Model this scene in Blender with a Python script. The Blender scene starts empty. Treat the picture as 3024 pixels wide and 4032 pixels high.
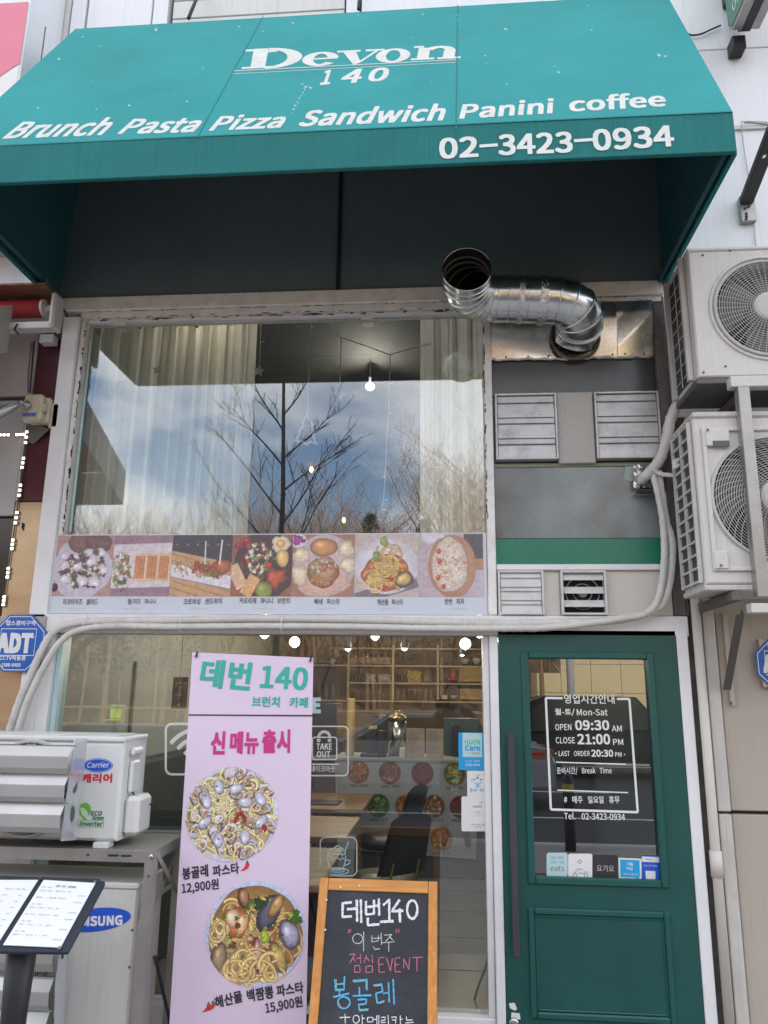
import bpy, math, random
import numpy as np
from math import sin, cos, pi, radians, sqrt, atan2, hypot
from mathutils import Vector, Matrix
random.seed(7)
rng = np.random.default_rng(5)
scene = bpy.context.scene
COL = scene.collection

# ------------------------------------------------------------------ camera
CAM = Vector((0.0, -4.2, 1.65))
FPX, YAW, PIT, ROL = 2999.278, 0.08147, 0.23184, 0.01185
_f = Vector((-sin(YAW)*cos(PIT), cos(YAW)*cos(PIT), sin(PIT)))
_r = Vector((cos(YAW), sin(YAW), 0)); _u = _r.cross(_f)
CR = cos(ROL)*_r + sin(ROL)*_u; CU = -sin(ROL)*_r + cos(ROL)*_u
cd = bpy.data.cameras.new('camera'); cam = bpy.data.objects.new('camera', cd); COL.objects.link(cam)
m = Matrix((CR, CU, -_f)).transposed().to_4x4(); m.translation = CAM
cam.matrix_world = m
cd.sensor_fit = 'VERTICAL'; cd.sensor_height = 36.0; cd.lens = FPX/4032*36.0
cd.clip_start = 0.05; cd.clip_end = 1500
scene.camera = cam

# ------------------------------------------------------------------ sky, sun, exposure
SUN_EL, SUN_AZ = radians(36), radians(18)      # the sun stands behind the building, a little to the right
world = bpy.data.worlds.new("World"); scene.world = world; world.use_nodes = True
nt = world.node_tree; nt.nodes.clear()
wo = nt.nodes.new('ShaderNodeOutputWorld'); bg = nt.nodes.new('ShaderNodeBackground')
sky = nt.nodes.new('ShaderNodeTexSky'); sky.sky_type = 'NISHITA'; sky.sun_disc = False
sky.sun_elevation = SUN_EL; sky.sun_rotation = SUN_AZ; sky.air_density = 1.0; sky.dust_density = 1.5; sky.ozone_density = 1.0
tc = nt.nodes.new('ShaderNodeTexCoord'); mp = nt.nodes.new('ShaderNodeMapping'); mp.inputs['Scale'].default_value = (1, 1, 2.2)
mp.inputs['Location'].default_value = (0.55, 0.2, 0.35)
nz = nt.nodes.new('ShaderNodeTexNoise'); nz.inputs['Scale'].default_value = 2.3; nz.inputs['Detail'].default_value = 7; nz.inputs['Roughness'].default_value = .52
cr = nt.nodes.new('ShaderNodeValToRGB'); cr.color_ramp.elements[0].position = .42; cr.color_ramp.elements[1].position = .54
cr.color_ramp.elements[1].color = (.92, .92, .92, 1)
mx = nt.nodes.new('ShaderNodeMixRGB'); mx.inputs[2].default_value = (8.8, 8.9, 9.2, 1)
nt.links.new(tc.outputs['Generated'], mp.inputs[0]); nt.links.new(mp.outputs[0], nz.inputs['Vector'])
nt.links.new(nz.outputs['Fac'], cr.inputs[0]); nt.links.new(cr.outputs[0], mx.inputs[0])
nt.links.new(sky.outputs[0], mx.inputs[1]); nt.links.new(mx.outputs[0], bg.inputs[0]); nt.links.new(bg.outputs[0], wo.inputs[0])
bg.inputs['Strength'].default_value = 0.13
sl = bpy.data.lights.new('sun', 'SUN'); sl.energy = 3.6; sl.angle = radians(.5); sl.color = (1, .93, .82)
so = bpy.data.objects.new('sun', sl); COL.objects.link(so)
sd = Vector((sin(SUN_AZ)*cos(SUN_EL), cos(SUN_AZ)*cos(SUN_EL), sin(SUN_EL)))
so.rotation_euler = sd.to_track_quat('Z', 'Y').to_euler(); so.location = (0, 0, 30)
vs = scene.view_settings; vs.view_transform = 'Standard'; vs.look = 'None'; vs.gamma = 1; vs.use_curve_mapping = False
vs.exposure = 1.25
scene.render.engine = 'CYCLES'
scene.cycles.max_bounces = 8; scene.cycles.transparent_max_bounces = 12; scene.cycles.glossy_bounces = 4
scene.cycles.sample_clamp_indirect = 6; scene.cycles.caustics_reflective = False; scene.cycles.caustics_refractive = False
scene.cycles.use_denoising = True

# ------------------------------------------------------------------ helpers
def ray(px, py):
    return CR*((px-1512)/FPX) - CU*((py-2016)/FPX) + _f
class Surf:
    """a plane in the world; at(px,py) gives the point of it a photograph position shows"""
    def __init__(s, p, n, up):
        s.p = Vector(p); s.n = Vector(n).normalized(); s.up = (Vector(up)-Vector(up).dot(s.n)*s.n).normalized()
        s.r = s.up.cross(s.n)
        if s.r.dot(CR) < 0: s.r = -s.r
    def at(s, px, py, off=0.0):
        d = ray(px, py); t = (s.p-CAM).dot(s.n)/d.dot(s.n)
        return CAM + d*t + s.n*off
def FS(y): return Surf((0, y, 0), (0, -1, 0), (0, 0, 1))
def F(px, py, y=0.0): return FS(y).at(px, py)

def thing(name, label, cat, loc=(0, 0, 0), group=None):
    o = bpy.data.objects.new(name, None); COL.objects.link(o); o.location = loc; o.empty_display_size = .1
    o['label'] = label; o['category'] = cat
    if group: o['group'] = group
    return o
def tag(o, label, cat, group=None):
    o['label'] = label; o['category'] = cat
    if group: o['group'] = group
    return o
def origin(p):
    v = Vector((0, 0, 0))
    while p is not None: v += p.location; p = p.parent
    return v

class MB:
    def __init__(s): s.v = []; s.f = []
    def add(s, vs_, fs_):
        b = len(s.v); s.v += [tuple(x) for x in vs_]; s.f += [tuple(b+i for i in f) for f in fs_]; return s
    def box(s, a, b, c=0.0):
        a = [min(p, q) for p, q in zip(a, b)], [max(p, q) for p, q in zip(a, b)]
        lo, hi = Vector(a[0]), Vector(a[1]); ce = (lo+hi)/2; h = (hi-lo)/2
        return s.obox(ce, Vector((1, 0, 0)), Vector((0, 1, 0)), Vector((0, 0, 1)), h.x, h.y, h.z, c)
    def obox(s, ce, ax, ay, az, hx, hy, hz, c=0.0):
        A = [ax, ay, az]; H = [hx, hy, hz]; ce = Vector(ce)
        if c <= 0:
            vs_ = []
            for i in range(8):
                sg = [1 if i >> k & 1 else -1 for k in range(3)]
                vs_.append(ce+sum((A[k]*H[k]*sg[k] for k in range(3)), Vector()))
            return s.add(vs_, [(0, 2, 3, 1), (4, 5, 7, 6), (0, 1, 5, 4), (2, 6, 7, 3), (0, 4, 6, 2), (1, 3, 7, 5)])
        c = min(c, .49*2*min(H)); vs_ = []
        for i in range(8):
            sg = [1 if i >> k & 1 else -1 for k in range(3)]
            for a in range(3):
                vs_.append(ce+sum((A[k]*(H[k]-(0 if k == a else c))*sg[k] for k in range(3)), Vector()))
        fs_ = []
        for a in range(3):
            b, d = (a+1) % 3, (a+2) % 3
            for sd_ in (0, 1):
                q = [(sd_ << a) | (x << b) | (y << d) for x, y in ((0, 0), (1, 0), (1, 1), (0, 1))]
                fs_.append([i*3+a for i in q])
        for e in range(3):
            a, b = (e+1) % 3, (e+2) % 3
            for x in (0, 1):
                for y in (0, 1):
                    i = (x << a) | (y << b); j = i | (1 << e)
                    fs_.append([i*3+a, j*3+a, j*3+b, i*3+b])
        for i in range(8): fs_.append([i*3, i*3+1, i*3+2])
        out = []
        for f in fs_:
            n = (vs_[f[1]]-vs_[f[0]]).cross(vs_[f[2]]-vs_[f[0]]); fc = sum((vs_[k] for k in f), Vector())/len(f)
            out.append(f if n.dot(fc-ce) > 0 else f[::-1])
        return s.add(vs_, out)
    def beam(s, p, q, w, h, up=(0, 0, 1), c=0.0):
        p, q = Vector(p), Vector(q); d = (q-p); L = d.length; d.normalize(); up = Vector(up)
        if abs(d.dot(up)) > .98: up = Vector((0, 1, 0))
        sx = d.cross(up).normalized(); uu = sx.cross(d)
        return s.obox((p+q)/2, d, sx, uu, L/2, w/2, h/2, c)
    def tube(s, pts, r, n=8, cap=True, closed=False):
        pts = [Vector(p) for p in pts]; N = len(pts); rs = r if isinstance(r, (list, tuple)) else [r]*N
        ref = Vector((0, 0, 1)); vs_ = []; prev = None
        for i, p in enumerate(pts):
            if closed: t = pts[(i+1) % N]-pts[i-1]
            else: t = pts[min(i+1, N-1)]-pts[max(i-1, 0)]
            t.normalize()
            if prev is None:
                a = ref if abs(t.dot(ref)) < .9 else Vector((1, 0, 0)); x = (a-t*a.dot(t)).normalized()
            else:
                x = prev-t*prev.dot(t)
                x = x.normalized() if x.length > 1e-6 else prev
            prev = x; y = t.cross(x)
            for k in range(n):
                an = 2*pi*k/n; vs_.append(p+(x*cos(an)+y*sin(an))*rs[i])
        fs_ = []
        for i in range(N if closed else N-1):
            j = (i+1) % N
            for k in range(n):
                l = (k+1) % n; fs_.append((i*n+k, i*n+l, j*n+l, j*n+k))
        if cap and not closed: fs_ += [tuple(range(n))[::-1], tuple(range((N-1)*n, N*n))]
        return s.add(vs_, fs_)
    def lathe(s, c, prof, n=16, ax=(0, 0, 1)):
        c = Vector(c); az = Vector(ax).normalized(); a = Vector((1, 0, 0)) if abs(az.x) < .9 else Vector((0, 1, 0))
        x = (a-az*a.dot(az)).normalized(); y = az.cross(x); vs_ = []
        for r, z in prof:
            for k in range(n):
                an = 2*pi*k/n; vs_.append(c+az*z+(x*cos(an)+y*sin(an))*r)
        fs_ = [(i*n+k, i*n+(k+1) % n, (i+1)*n+(k+1) % n, (i+1)*n+k) for i in range(len(prof)-1) for k in range(n)]
        if prof[0][0] > 1e-5: fs_.append(tuple(range(n))[::-1])
        if prof[-1][0] > 1e-5: fs_.append(tuple(range((len(prof)-1)*n, len(prof)*n)))
        return s.add(vs_, fs_)
    def poly(s, pts, ext=None):
        pts = [Vector(p) for p in pts]; n = len(pts)
        if ext is None: return s.add(pts, [tuple(range(n))])
        e = Vector(ext); s.add(pts+[p+e for p in pts], [tuple(range(n))[::-1], tuple(range(n, 2*n))]+[(i, (i+1) % n, n+(i+1) % n, n+i) for i in range(n)])
        return s
    def grid(s, fn, nu, nv):
        vs_ = [fn(i/nu, j/nv) for j in range(nv+1) for i in range(nu+1)]
        return s.add(vs_, [(j*(nu+1)+i, j*(nu+1)+i+1, (j+1)*(nu+1)+i+1, (j+1)*(nu+1)+i) for j in range(nv) for i in range(nu)])
    def ribbon(s, sf, pts, w, off=.0012, closed=False, px=True):
        """flat painted stroke on a surface; pts in photograph positions (or world points), w in metres"""
        P = [sf.at(*p, off) if px else Vector(p) for p in pts]; N = len(P); vs_ = []
        for i in range(N):
            a = P[(i-1) % N] if closed or i > 0 else P[i]; b = P[(i+1) % N] if closed or i < N-1 else P[i]
            t = (b-a).normalized(); k = t.cross(sf.n).normalized(); wi = w[i] if isinstance(w, list) else w
            vs_ += [P[i]+k*wi/2, P[i]-k*wi/2]
        fs_ = [(2*i, 2*i+1, 2*((i+1) % N)+1, 2*((i+1) % N)) for i in range(N if closed else N-1)]
        return s.add(vs_, fs_)
    def build(s, name, mat, parent=None, smooth=False, kind=None, label=None):
        me = bpy.data.meshes.new(name); og = origin(parent)
        me.from_pydata([(x-og.x, y-og.y, z-og.z) for x, y, z in s.v], [], s.f)
        if mat: me.materials.append(mat)
        if smooth: me.shade_smooth()
        o = bpy.data.objects.new(name, me); COL.objects.link(o)
        if parent: o.parent = parent
        if kind: o['kind'] = kind
        if label: o['label'] = label
        return o
def B(a, b, c=.0): return MB().box(a, b, c)
def arc(c, r, a0, a1, n=10, ry=None):
    ry = ry or r
    return [(c[0]+r*cos(a0+(a1-a0)*i/n), c[1]-ry*sin(a0+(a1-a0)*i/n)) for i in range(n+1)]
def rrect(x0, y0, x1, y1, r, n=5):
    return arc((x1-r, y0+r), r, 0, pi/2, n)+arc((x0+r, y0+r), r, pi/2, pi, n)+arc((x0+r, y1-r), r, pi, 1.5*pi, n)+arc((x1-r, y1-r), r, 1.5*pi, 2*pi, n)
def smoothp(pts, k=6):
    P = [Vector(p) for p in pts]; out = []
    for i in range(len(P)-1):
        a = P[max(i-1, 0)]; b = P[i]; c = P[i+1]; d = P[min(i+2, len(P)-1)]
        for j in range(k):
            t = j/k; out.append(.5*((2*b)+(c-a)*t+(2*a-5*b+4*c-d)*t*t+(3*b-a-3*c+d)*t*t*t))
    return out+[P[-1]]

# ------------------------------------------------------------------ materials
def srgb(r, g=None, b=None):
    if g is None: r, g, b = r
    f = lambda c: (c/255/12.92) if c/255 <= .04045 else ((c/255+.055)/1.055)**2.4
    return (f(r), f(g), f(b))
def mat(name, col, rough=.5, metal=0.0, var=.06, scale=6.0, bump=0.0, bscale=60.0, dirt=0.0, dcol=(.05, .045, .04), dscale=3.0, streak=0.0, speck=0.0, scol=(.7, .7, .68), spscale=40.0, stretch=(1, 1, 1), trans=0.0):
    M = bpy.data.materials.new(name); M.use_nodes = True; t = M.node_tree; N = t.nodes; L = t.links
    p = N['Principled BSDF']; p.inputs['Roughness'].default_value = rough; p.inputs['Metallic'].default_value = metal
    geo = N.new('ShaderNodeNewGeometry')
    def noise(sc, st=(1, 1, 1), det=4, ro=.6):
        mpn = N.new('ShaderNodeMapping'); mpn.inputs['Scale'].default_value = st; L.new(geo.outputs['Position'], mpn.inputs[0])
        n = N.new('ShaderNodeTexNoise'); n.inputs['Scale'].default_value = sc; n.inputs['Detail'].default_value = det; n.inputs['Roughness'].default_value = ro
        L.new(mpn.outputs[0], n.inputs['Vector']); return n
    def ramp(src, a, b, ca=(0, 0, 0, 1), cb=(1, 1, 1, 1)):
        r = N.new('ShaderNodeValToRGB'); r.color_ramp.elements[0].position = a; r.color_ramp.elements[1].position = b
        r.color_ramp.elements[0].color = ca; r.color_ramp.elements[1].color = cb; L.new(src, r.inputs[0]); return r
    c4 = lambda c, k=1.0: tuple(min(1, max(0, x*k)) for x in c[:3])+(1,)
    n1 = noise(scale, stretch); r1 = ramp(n1.outputs['Fac'], .25, .75, c4(col, 1-var), c4(col, 1+var)); cur = r1.outputs[0]
    def mixin(fac_out, c, amt):
        nonlocal cur
        mu = N.new('ShaderNodeMath'); mu.operation = 'MULTIPLY'; mu.inputs[1].default_value = amt; L.new(fac_out, mu.inputs[0])
        x = N.new('ShaderNodeMixRGB'); L.new(mu.outputs[0], x.inputs[0]); L.new(cur, x.inputs[1]); x.inputs[2].default_value = c4(c); cur = x.outputs[0]
    if dirt:
        nd = noise(dscale, (1, 1, 1), 8, .68); rd = ramp(nd.outputs['Fac'], .48, .72); mixin(rd.outputs[0], dcol, dirt)
    if streak:
        ns = noise(1.0, (90, 90, 2.2), 4, .7); rs_ = ramp(ns.outputs['Fac'], .5, .72); mixin(rs_.outputs[0], dcol, streak)
    if speck:
        np_ = noise(spscale, (1, 1, 1), 2, .5); rp = ramp(np_.outputs['Fac'], .69, .72); mixin(rp.outputs[0], scol, speck)
    L.new(cur, p.inputs['Base Color'])
    if bump:
        nb = noise(bscale); bu = N.new('ShaderNodeBump'); bu.inputs['Strength'].default_value = bump; bu.inputs['Distance'].default_value = .004
        L.new(nb.outputs['Fac'], bu.inputs['Height']); L.new(bu.outputs[0], p.inputs['Normal'])
    nr = noise(scale*2.3); rr = N.new('ShaderNodeMapRange'); rr.inputs['To Min'].default_value = max(.02, rough-.08); rr.inputs['To Max'].default_value = min(1, rough+.1)
    L.new(nr.outputs['Fac'], rr.inputs['Value']); L.new(rr.outputs[0], p.inputs['Roughness'])
    if trans:
        out = N['Material Output']; tr = N.new('ShaderNodeBsdfTranslucent'); L.new(cur, tr.inputs[0]); ms = N.new('ShaderNodeMixShader'); ms.inputs[0].default_value = trans
        L.new(p.outputs[0], ms.inputs[1]); L.new(tr.outputs[0], ms.inputs[2]); L.new(ms.outputs[0], out.inputs['Surface'])
    return M
def emit(name, col, s):
    M = bpy.data.materials.new(name); M.use_nodes = True; p = M.node_tree.nodes['Principled BSDF']
    p.inputs['Base Color'].default_value = (*col, 1); p.inputs['Emission Color'].default_value = (*col, 1); p.inputs['Emission Strength'].default_value = s
    return M
def glassmat(name, refl=.12, dust=.03, wav=.02, rough=0.0, dcol=(.5, .5, .5), tint=(.93, .96, .95)):
    M = bpy.data.materials.new(name); M.use_nodes = True; t = M.node_tree; N = t.nodes; L = t.links; N.clear()
    out = N.new('ShaderNodeOutputMaterial'); tr = N.new('ShaderNodeBsdfTransparent'); tr.inputs[0].default_value = (*tint, 1)
    gl = N.new('ShaderNodeBsdfGlossy'); gl.inputs['Roughness'].default_value = rough; gl.inputs[0].default_value = (.97, .98, 1, 1)
    lw = N.new('ShaderNodeFresnel'); lw.inputs['IOR'].default_value = 1.5
    ad = N.new('ShaderNodeMath'); ad.operation = 'ADD'; ad.inputs[1].default_value = refl; ad.use_clamp = True; L.new(lw.outputs[0], ad.inputs[0])
    m1 = N.new('ShaderNodeMixShader'); L.new(ad.outputs[0], m1.inputs[0]); L.new(tr.outputs[0], m1.inputs[1]); L.new(gl.outputs[0], m1.inputs[2])
    geo = N.new('ShaderNodeNewGeometry'); nz_ = N.new('ShaderNodeTexNoise'); nz_.inputs['Scale'].default_value = 1.6; L.new(geo.outputs['Position'], nz_.inputs['Vector'])
    bu = N.new('ShaderNodeBump'); bu.inputs['Strength'].default_value = wav; bu.inputs['Distance'].default_value = .02; L.new(nz_.outputs['Fac'], bu.inputs['Height']); L.new(bu.outputs[0], gl.inputs['Normal'])
    df = N.new('ShaderNodeBsdfDiffuse'); df.inputs[0].default_value = (*dcol, 1)
    nd = N.new('ShaderNodeTexNoise'); nd.inputs['Scale'].default_value = 5; nd.inputs['Detail'].default_value = 9; nd.inputs['Roughness'].default_value = .7; L.new(geo.outputs['Position'], nd.inputs['Vector'])
    mr = N.new('ShaderNodeMapRange'); mr.inputs['From Min'].default_value = .3; mr.inputs['From Max'].default_value = .8; mr.inputs['To Min'].default_value = dust*.5; mr.inputs['To Max'].default_value = dust*1.6
    L.new(nd.outputs['Fac'], mr.inputs['Value'])
    m2 = N.new('ShaderNodeMixShader'); L.new(mr.outputs[0], m2.inputs[0]); L.new(m1.outputs[0], m2.inputs[1]); L.new(df.outputs[0], m2.inputs[2]); L.new(m2.outputs[0], out.inputs['Surface'])
    return M
def attrmat(name, rough=.35):
    M = bpy.data.materials.new(name); M.use_nodes = True; t = M.node_tree; p = t.nodes['Principled BSDF']; p.inputs['Roughness'].default_value = rough
    a = t.nodes.new('ShaderNodeVertexColor'); a.layer_name = 'print'; t.links.new(a.outputs[0], p.inputs['Base Color']); return M
def woodmat(name, c1, c2, axis='z', rough=.45, sc=14):
    M = mat(name, c1, rough, var=.12, scale=3)
    t = M.node_tree; N = t.nodes; L = t.links; p = N['Principled BSDF']
    geo = N.new('ShaderNodeNewGeometry'); mp_ = N.new('ShaderNodeMapping'); s = {'x': (1.2, sc, sc), 'y': (sc, 1.2, sc), 'z': (sc, sc, 1.2)}[axis]; mp_.inputs['Scale'].default_value = s
    L.new(geo.outputs['Position'], mp_.inputs[0]); n = N.new('ShaderNodeTexNoise'); n.inputs['Scale'].default_value = 2.5; n.inputs['Detail'].default_value = 6; n.inputs['Distortion'].default_value = .6
    L.new(mp_.outputs[0], n.inputs['Vector']); r = N.new('ShaderNodeValToRGB'); r.color_ramp.elements[0].position = .35; r.color_ramp.elements[1].position = .68
    r.color_ramp.elements[0].color = (*c2, 1); r.color_ramp.elements[1].color = (*c1, 1); L.new(n.outputs['Fac'], r.inputs[0]); L.new(r.outputs[0], p.inputs['Base Color'])
    return M

m_white = mat('white_frame_paint', (.82, .82, .84), .42, var=.04, dirt=.16, dscale=4, dcol=(.35, .32, .28), bump=.15, bscale=25)
m_peel = mat('peeling_white_paint', (.84, .82, .80), .55, var=.08, dirt=.35, dcol=(.42, .36, .30), dscale=14, bump=.9, bscale=30)
m_chip = mat('bare_chip', (.055, .05, .042), .8, var=.3, scale=40)
m_clad = mat('upper_cladding', (.80, .81, .85), .35, var=.04, scale=1.2, streak=.22, dcol=(.45, .43, .4))
m_clad2 = mat('upper_siding', (.66, .66, .65), .4, var=.05, scale=3, streak=.3, dcol=(.4, .38, .34))
m_seam = mat('seam_sealant', (.18, .17, .16), .8)
m_beige = mat('beige_wall_panel', (.45, .405, .35), .38, var=.04, scale=1.5, streak=.22, dcol=(.3, .27, .23), bump=.05)
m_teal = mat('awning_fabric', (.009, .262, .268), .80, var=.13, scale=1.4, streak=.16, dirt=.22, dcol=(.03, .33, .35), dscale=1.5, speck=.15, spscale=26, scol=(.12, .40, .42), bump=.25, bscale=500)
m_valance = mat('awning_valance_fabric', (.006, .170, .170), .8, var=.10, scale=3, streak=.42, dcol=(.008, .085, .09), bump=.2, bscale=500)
m_inner = mat('awning_back_board', (.14, .185, .195), .75, var=.12, scale=2, dirt=.15, dcol=(.13, .125, .12))
m_innerflap = mat('awning_flap_inside', (.022, .11, .13), .7, var=.1)
m_letter = mat('awning_lettering_vinyl', (.62, .63, .60), .5, var=.10, scale=30, dirt=.35, dcol=(.33, .34, .31), dscale=12)
m_num = mat('valance_number_vinyl', (.75, .78, .76), .45, var=.06, streak=.25, dcol=(.4, .5, .5))
m_glass = glassmat('window_glass', .085, .03, .010)
m_glasslow = glassmat('lower_window_glass', .05, .015, .012)
m_doorglass = glassmat('door_glass', .16, .006, .006, tint=(.40, .44, .45))
m_frost = mat('frosted_glass', (.22, .255, .265), .16, var=.45, scale=1.6, dirt=.75, dcol=(.13, .065, .045), dscale=1.3)  # brown blotches: blurred view through the pane put into its colour
m_frostdark = mat('sooty_frosted_glass', (.055, .056, .058), .22, var=.4, scale=2.5, speck=.5, spscale=60, scol=(.02, .02, .02), dirt=.3, dcol=(.09, .06, .055))
m_greenfilm = mat('green_window_film', (.018, .20, .125), .25, var=.06)
m_alu = mat('louvre_aluminium', (.52, .51, .51), .38, metal=.35, var=.08, scale=10, dirt=.55, dcol=(.15, .135, .12), dscale=6, speck=.6, spscale=75, scol=(.12, .11, .10))
m_aluw = mat('white_louvre', (.68, .67, .67), .35, var=.06, dirt=.35, dcol=(.2, .18, .16), dscale=9)
m_cream = mat('cream_metal_sheet', (.66, .62, .57), .4, var=.04, dirt=.12, dcol=(.35, .3, .25), bump=.1)
m_soot = mat('sooty_jamb', (.12, .108, .098), .65, var=.3, scale=9, dirt=.5, dcol=(.03, .027, .025), dscale=10, bump=.4)
m_galv = mat('galvanised_duct', (.70, .72, .73), .22, metal=1, var=.12, scale=9, dirt=.15, dcol=(.3, .3, .3), bump=.12, bscale=10)
m_ductin = mat('dark_duct_inside', (.02, .02, .019), .6, metal=.3, var=.4, scale=15)  # near black tone over the whole inside of the duct
m_sheet = mat('galvanised_sheet', (.82, .81, .76), .25, metal=1, var=.05, scale=4, bump=.25, bscale=6)
m_foil = mat('foil_tape', (.72, .72, .72), .25, metal=1, var=.1, bump=1.0, bscale=70)
m_wrap = mat('pipe_wrap_tape', (.66, .64, .61), .48, var=.07, scale=20, dirt=.28, dcol=(.33, .3, .27), dscale=7, bump=.7, bscale=55)
m_ac = mat('ac_white_casing', (.64, .625, .60), .42, var=.04, scale=3, streak=.28, dirt=.22, dcol=(.36, .33, .29))
m_aclt = mat('ac_clean_casing', (.72, .73, .72), .38, var=.02, scale=3, dirt=.06, dcol=(.4, .38, .35))
m_acdirty = mat('ac_dirty_casing', (.58, .56, .53), .5, var=.05, scale=5, streak=.3, dirt=.3, dcol=(.25, .22, .19))
m_grille = mat('fan_grille_plastic', (.50, .50, .485), .45, var=.05)
m_fan = mat('fan_blade_plastic', (.16, .165, .17), .5)
m_dark = mat('dark_recess', (.018, .019, .021), .7, var=.3)
m_fin = mat('condenser_fins', (.06, .065, .07), .5, metal=.4, var=.4, scale=60)
m_steel = mat('galvanised_angle', (.40, .385, .37), .38, metal=.6, var=.10, scale=8, dirt=.35, dcol=(.24, .20, .17), dscale=6)
m_steelw = mat('white_painted_angle', (.62, .61, .59), .45, var=.06, dirt=.3, dcol=(.3, .24, .19), dscale=8)
m_steeld = mat('dark_steel_bracket', (.14, .13, .125), .6, metal=.3, var=.2, dirt=.4, dcol=(.06, .05, .045))
m_black = mat('black_paint', (.02, .022, .028), .45, var=.15)
m_blackbr = mat('black_bracket_steel', (.045, .042, .046), .55, metal=.3, var=.2, dirt=.3, dcol=(.12, .1, .09))
m_door = mat('green_door_paint', (.009, .078, .072), .36, var=.08, scale=3, dirt=.16, dcol=(.03, .15, .13), bump=.05, bscale=90)
m_doorm = mat('green_moulding_paint', (.011, .092, .083), .32, var=.05)
m_handle = mat('door_pull_charcoal', (.05, .048, .058), .5, var=.12, dirt=.2, dcol=(.12, .11, .12))
m_red = mat('red_awning_fabric', (.38, .03, .04), .55, var=.1)
m_reddk = mat('maroon_board', (.085, .022, .032), .4, var=.2, scale=5, dirt=.35, dcol=(.035, .02, .026))
m_rust = mat('rusty_cover', (.22, .12, .075), .7, var=.35, scale=20, dirt=.5, dcol=(.09, .045, .03), dscale=10)
m_npanel = mat('neighbour_grey_panel', (.48, .47, .47), .35, var=.05, scale=2, dirt=.08, dcol=(.3, .28, .27))
m_gold = mat('brushed_gold_panel', (.52, .39, .25), .24, metal=.55, var=.12, scale=3, bump=.35, bscale=5, stretch=(1, 1, 4))
m_nwin = mat('neighbour_window_glass', (.03, .03, .028), .03, var=.3)
m_camgrey = mat('camera_grey_metal', (.35, .36, .37), .32, metal=.7, var=.05)
m_boxbeige = mat('junction_box_plastic', (.56, .50, .36), .5, var=.08, dirt=.35, dcol=(.2, .16, .1), dscale=15)
m_blue = mat('blue_sign_print', (.012, .12, .50), .35, var=.04)
m_bluelogo = mat('blue_logo_print', (.02, .10, .62), .35, var=.02)
m_navy = mat('navy_logo_print', (.02, .04, .45), .35, var=.02)
m_wprint = mat('white_print', (.80, .80, .80), .4, var=.02)
m_kprint = mat('black_print', (.03, .03, .045), .45, var=.05)
m_gprint = mat('grey_print', (.16, .16, .17), .45, var=.05)
m_redprint = mat('red_print', (.65, .035, .045), .4, var=.03)
m_pinksign = mat('pink_sign_face', (.74, .20, .29), .35, var=.03)
m_lgreen = mat('leaf_green_print', (.16, .50, .07), .4, var=.05)
m_dgreen = mat('dark_green_print', (.02, .20, .10), .4, var=.05)
m_pink = mat('pink_banner_print', (.76, .62, .78), .42, var=.02, scale=1.5, bump=.12, bscale=4)
m_tealprint = mat('teal_banner_print', (.04, .44, .38), .4, var=.02)
m_magenta = mat('magenta_banner_print', (.60, .04, .24), .4, var=.03)
m_oak = woodmat('pine_frame_wood', (.66, .30, .075), (.50, .20, .04), 'z', sc=26)
m_chalkb = mat('chalkboard_paint', (.022, .026, .036), .6, var=.25, scale=5, dirt=.40, dcol=(.085, .09, .12), dscale=3.5, stretch=(1, 1, 4))
def chalk(name, c): return mat(name, c, .9, var=.25, scale=160, speck=.8, spscale=120, scol=(c[0]*.25, c[1]*.25, c[2]*.3))
m_ch1 = chalk('white_chalk', (.72, .74, .78)); m_ch2 = chalk('yellow_white_chalk', (.55, .57, .50)); m_ch3 = chalk('pink_chalk', (.62, .17, .26)); m_ch4 = chalk('blue_chalk', (.10, .42, .66)); m_ch5 = chalk('yellow_chalk', (.66, .58, .25))
m_leather = mat('navy_leatherette', (.022, .030, .045), .4, var=.15, bump=.2, bscale=200)
m_paper = mat('white_paper', (.80, .82, .86), .5, var=.02)
m_curt = mat('sheer_curtain', (.88, .88, .86), .8, var=.05, scale=4, trans=.5)
m_cord = mat('clear_light_cord', (.75, .76, .75), .4)
m_acry = mat('frosted_ornament', (.85, .88, .88), .3, var=.1)
m_poster = mat('menu_strip_paper', (.66, .70, .78), .28, var=.02, scale=2)
m_vinylt = mat('pale_teal_vinyl', (.50, .68, .70), .4)
m_print = attrmat('printed_food_picture')
m_printdim = attrmat('printed_menu_picture', .5)
m_ifloor = mat('interior_floor_tile', (.20, .195, .18), .3, var=.08)
m_iwall = mat('interior_wall_paint', (.30, .32, .30), .7, var=.05)
m_iwarm = mat('interior_back_wall', (.16, .11, .07), .7, var=.1)
m_iceil = mat('interior_ceiling', (.045, .043, .04), .8, var=.12)
m_board = mat('menu_board_grey', (.36, .37, .40), .5, var=.04)
m_shelf = woodmat('shelf_board_pine', (.62, .50, .30), (.50, .38, .2), 'x', sc=10)
m_table = woodmat('table_top_wood', (.38, .25, .14), (.22, .13, .07), 'x', sc=9)
m_seat = mat('black_chair_leather', (.022, .024, .030), .38, var=.2)
m_brass = mat('brass_leg', (.65, .42, .16), .25, metal=1)
m_card = mat('brown_cardboard', (.52, .36, .14), .7, var=.08)
m_darkobj = mat('dark_appliance', (.035, .036, .042), .4, var=.2)
m_bottle = mat('bottle_glass', (.20, .19, .15), .12, var=.3)
m_silver = mat('stainless_steel', (.55, .55, .55), .22, metal=1)
m_asph = mat('asphalt', (.05, .05, .053), .85, var=.2, scale=5, bump=.5, bscale=150)
m_pave = mat('pavement_concrete', (.30, .285, .27), .8, var=.15, scale=4, bump=.3)
m_leaves = mat('leaf_litter', (.19, .115, .06), .9, var=.45, scale=2.5, dirt=.5, dcol=(.12, .08, .045), dscale=5)
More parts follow.
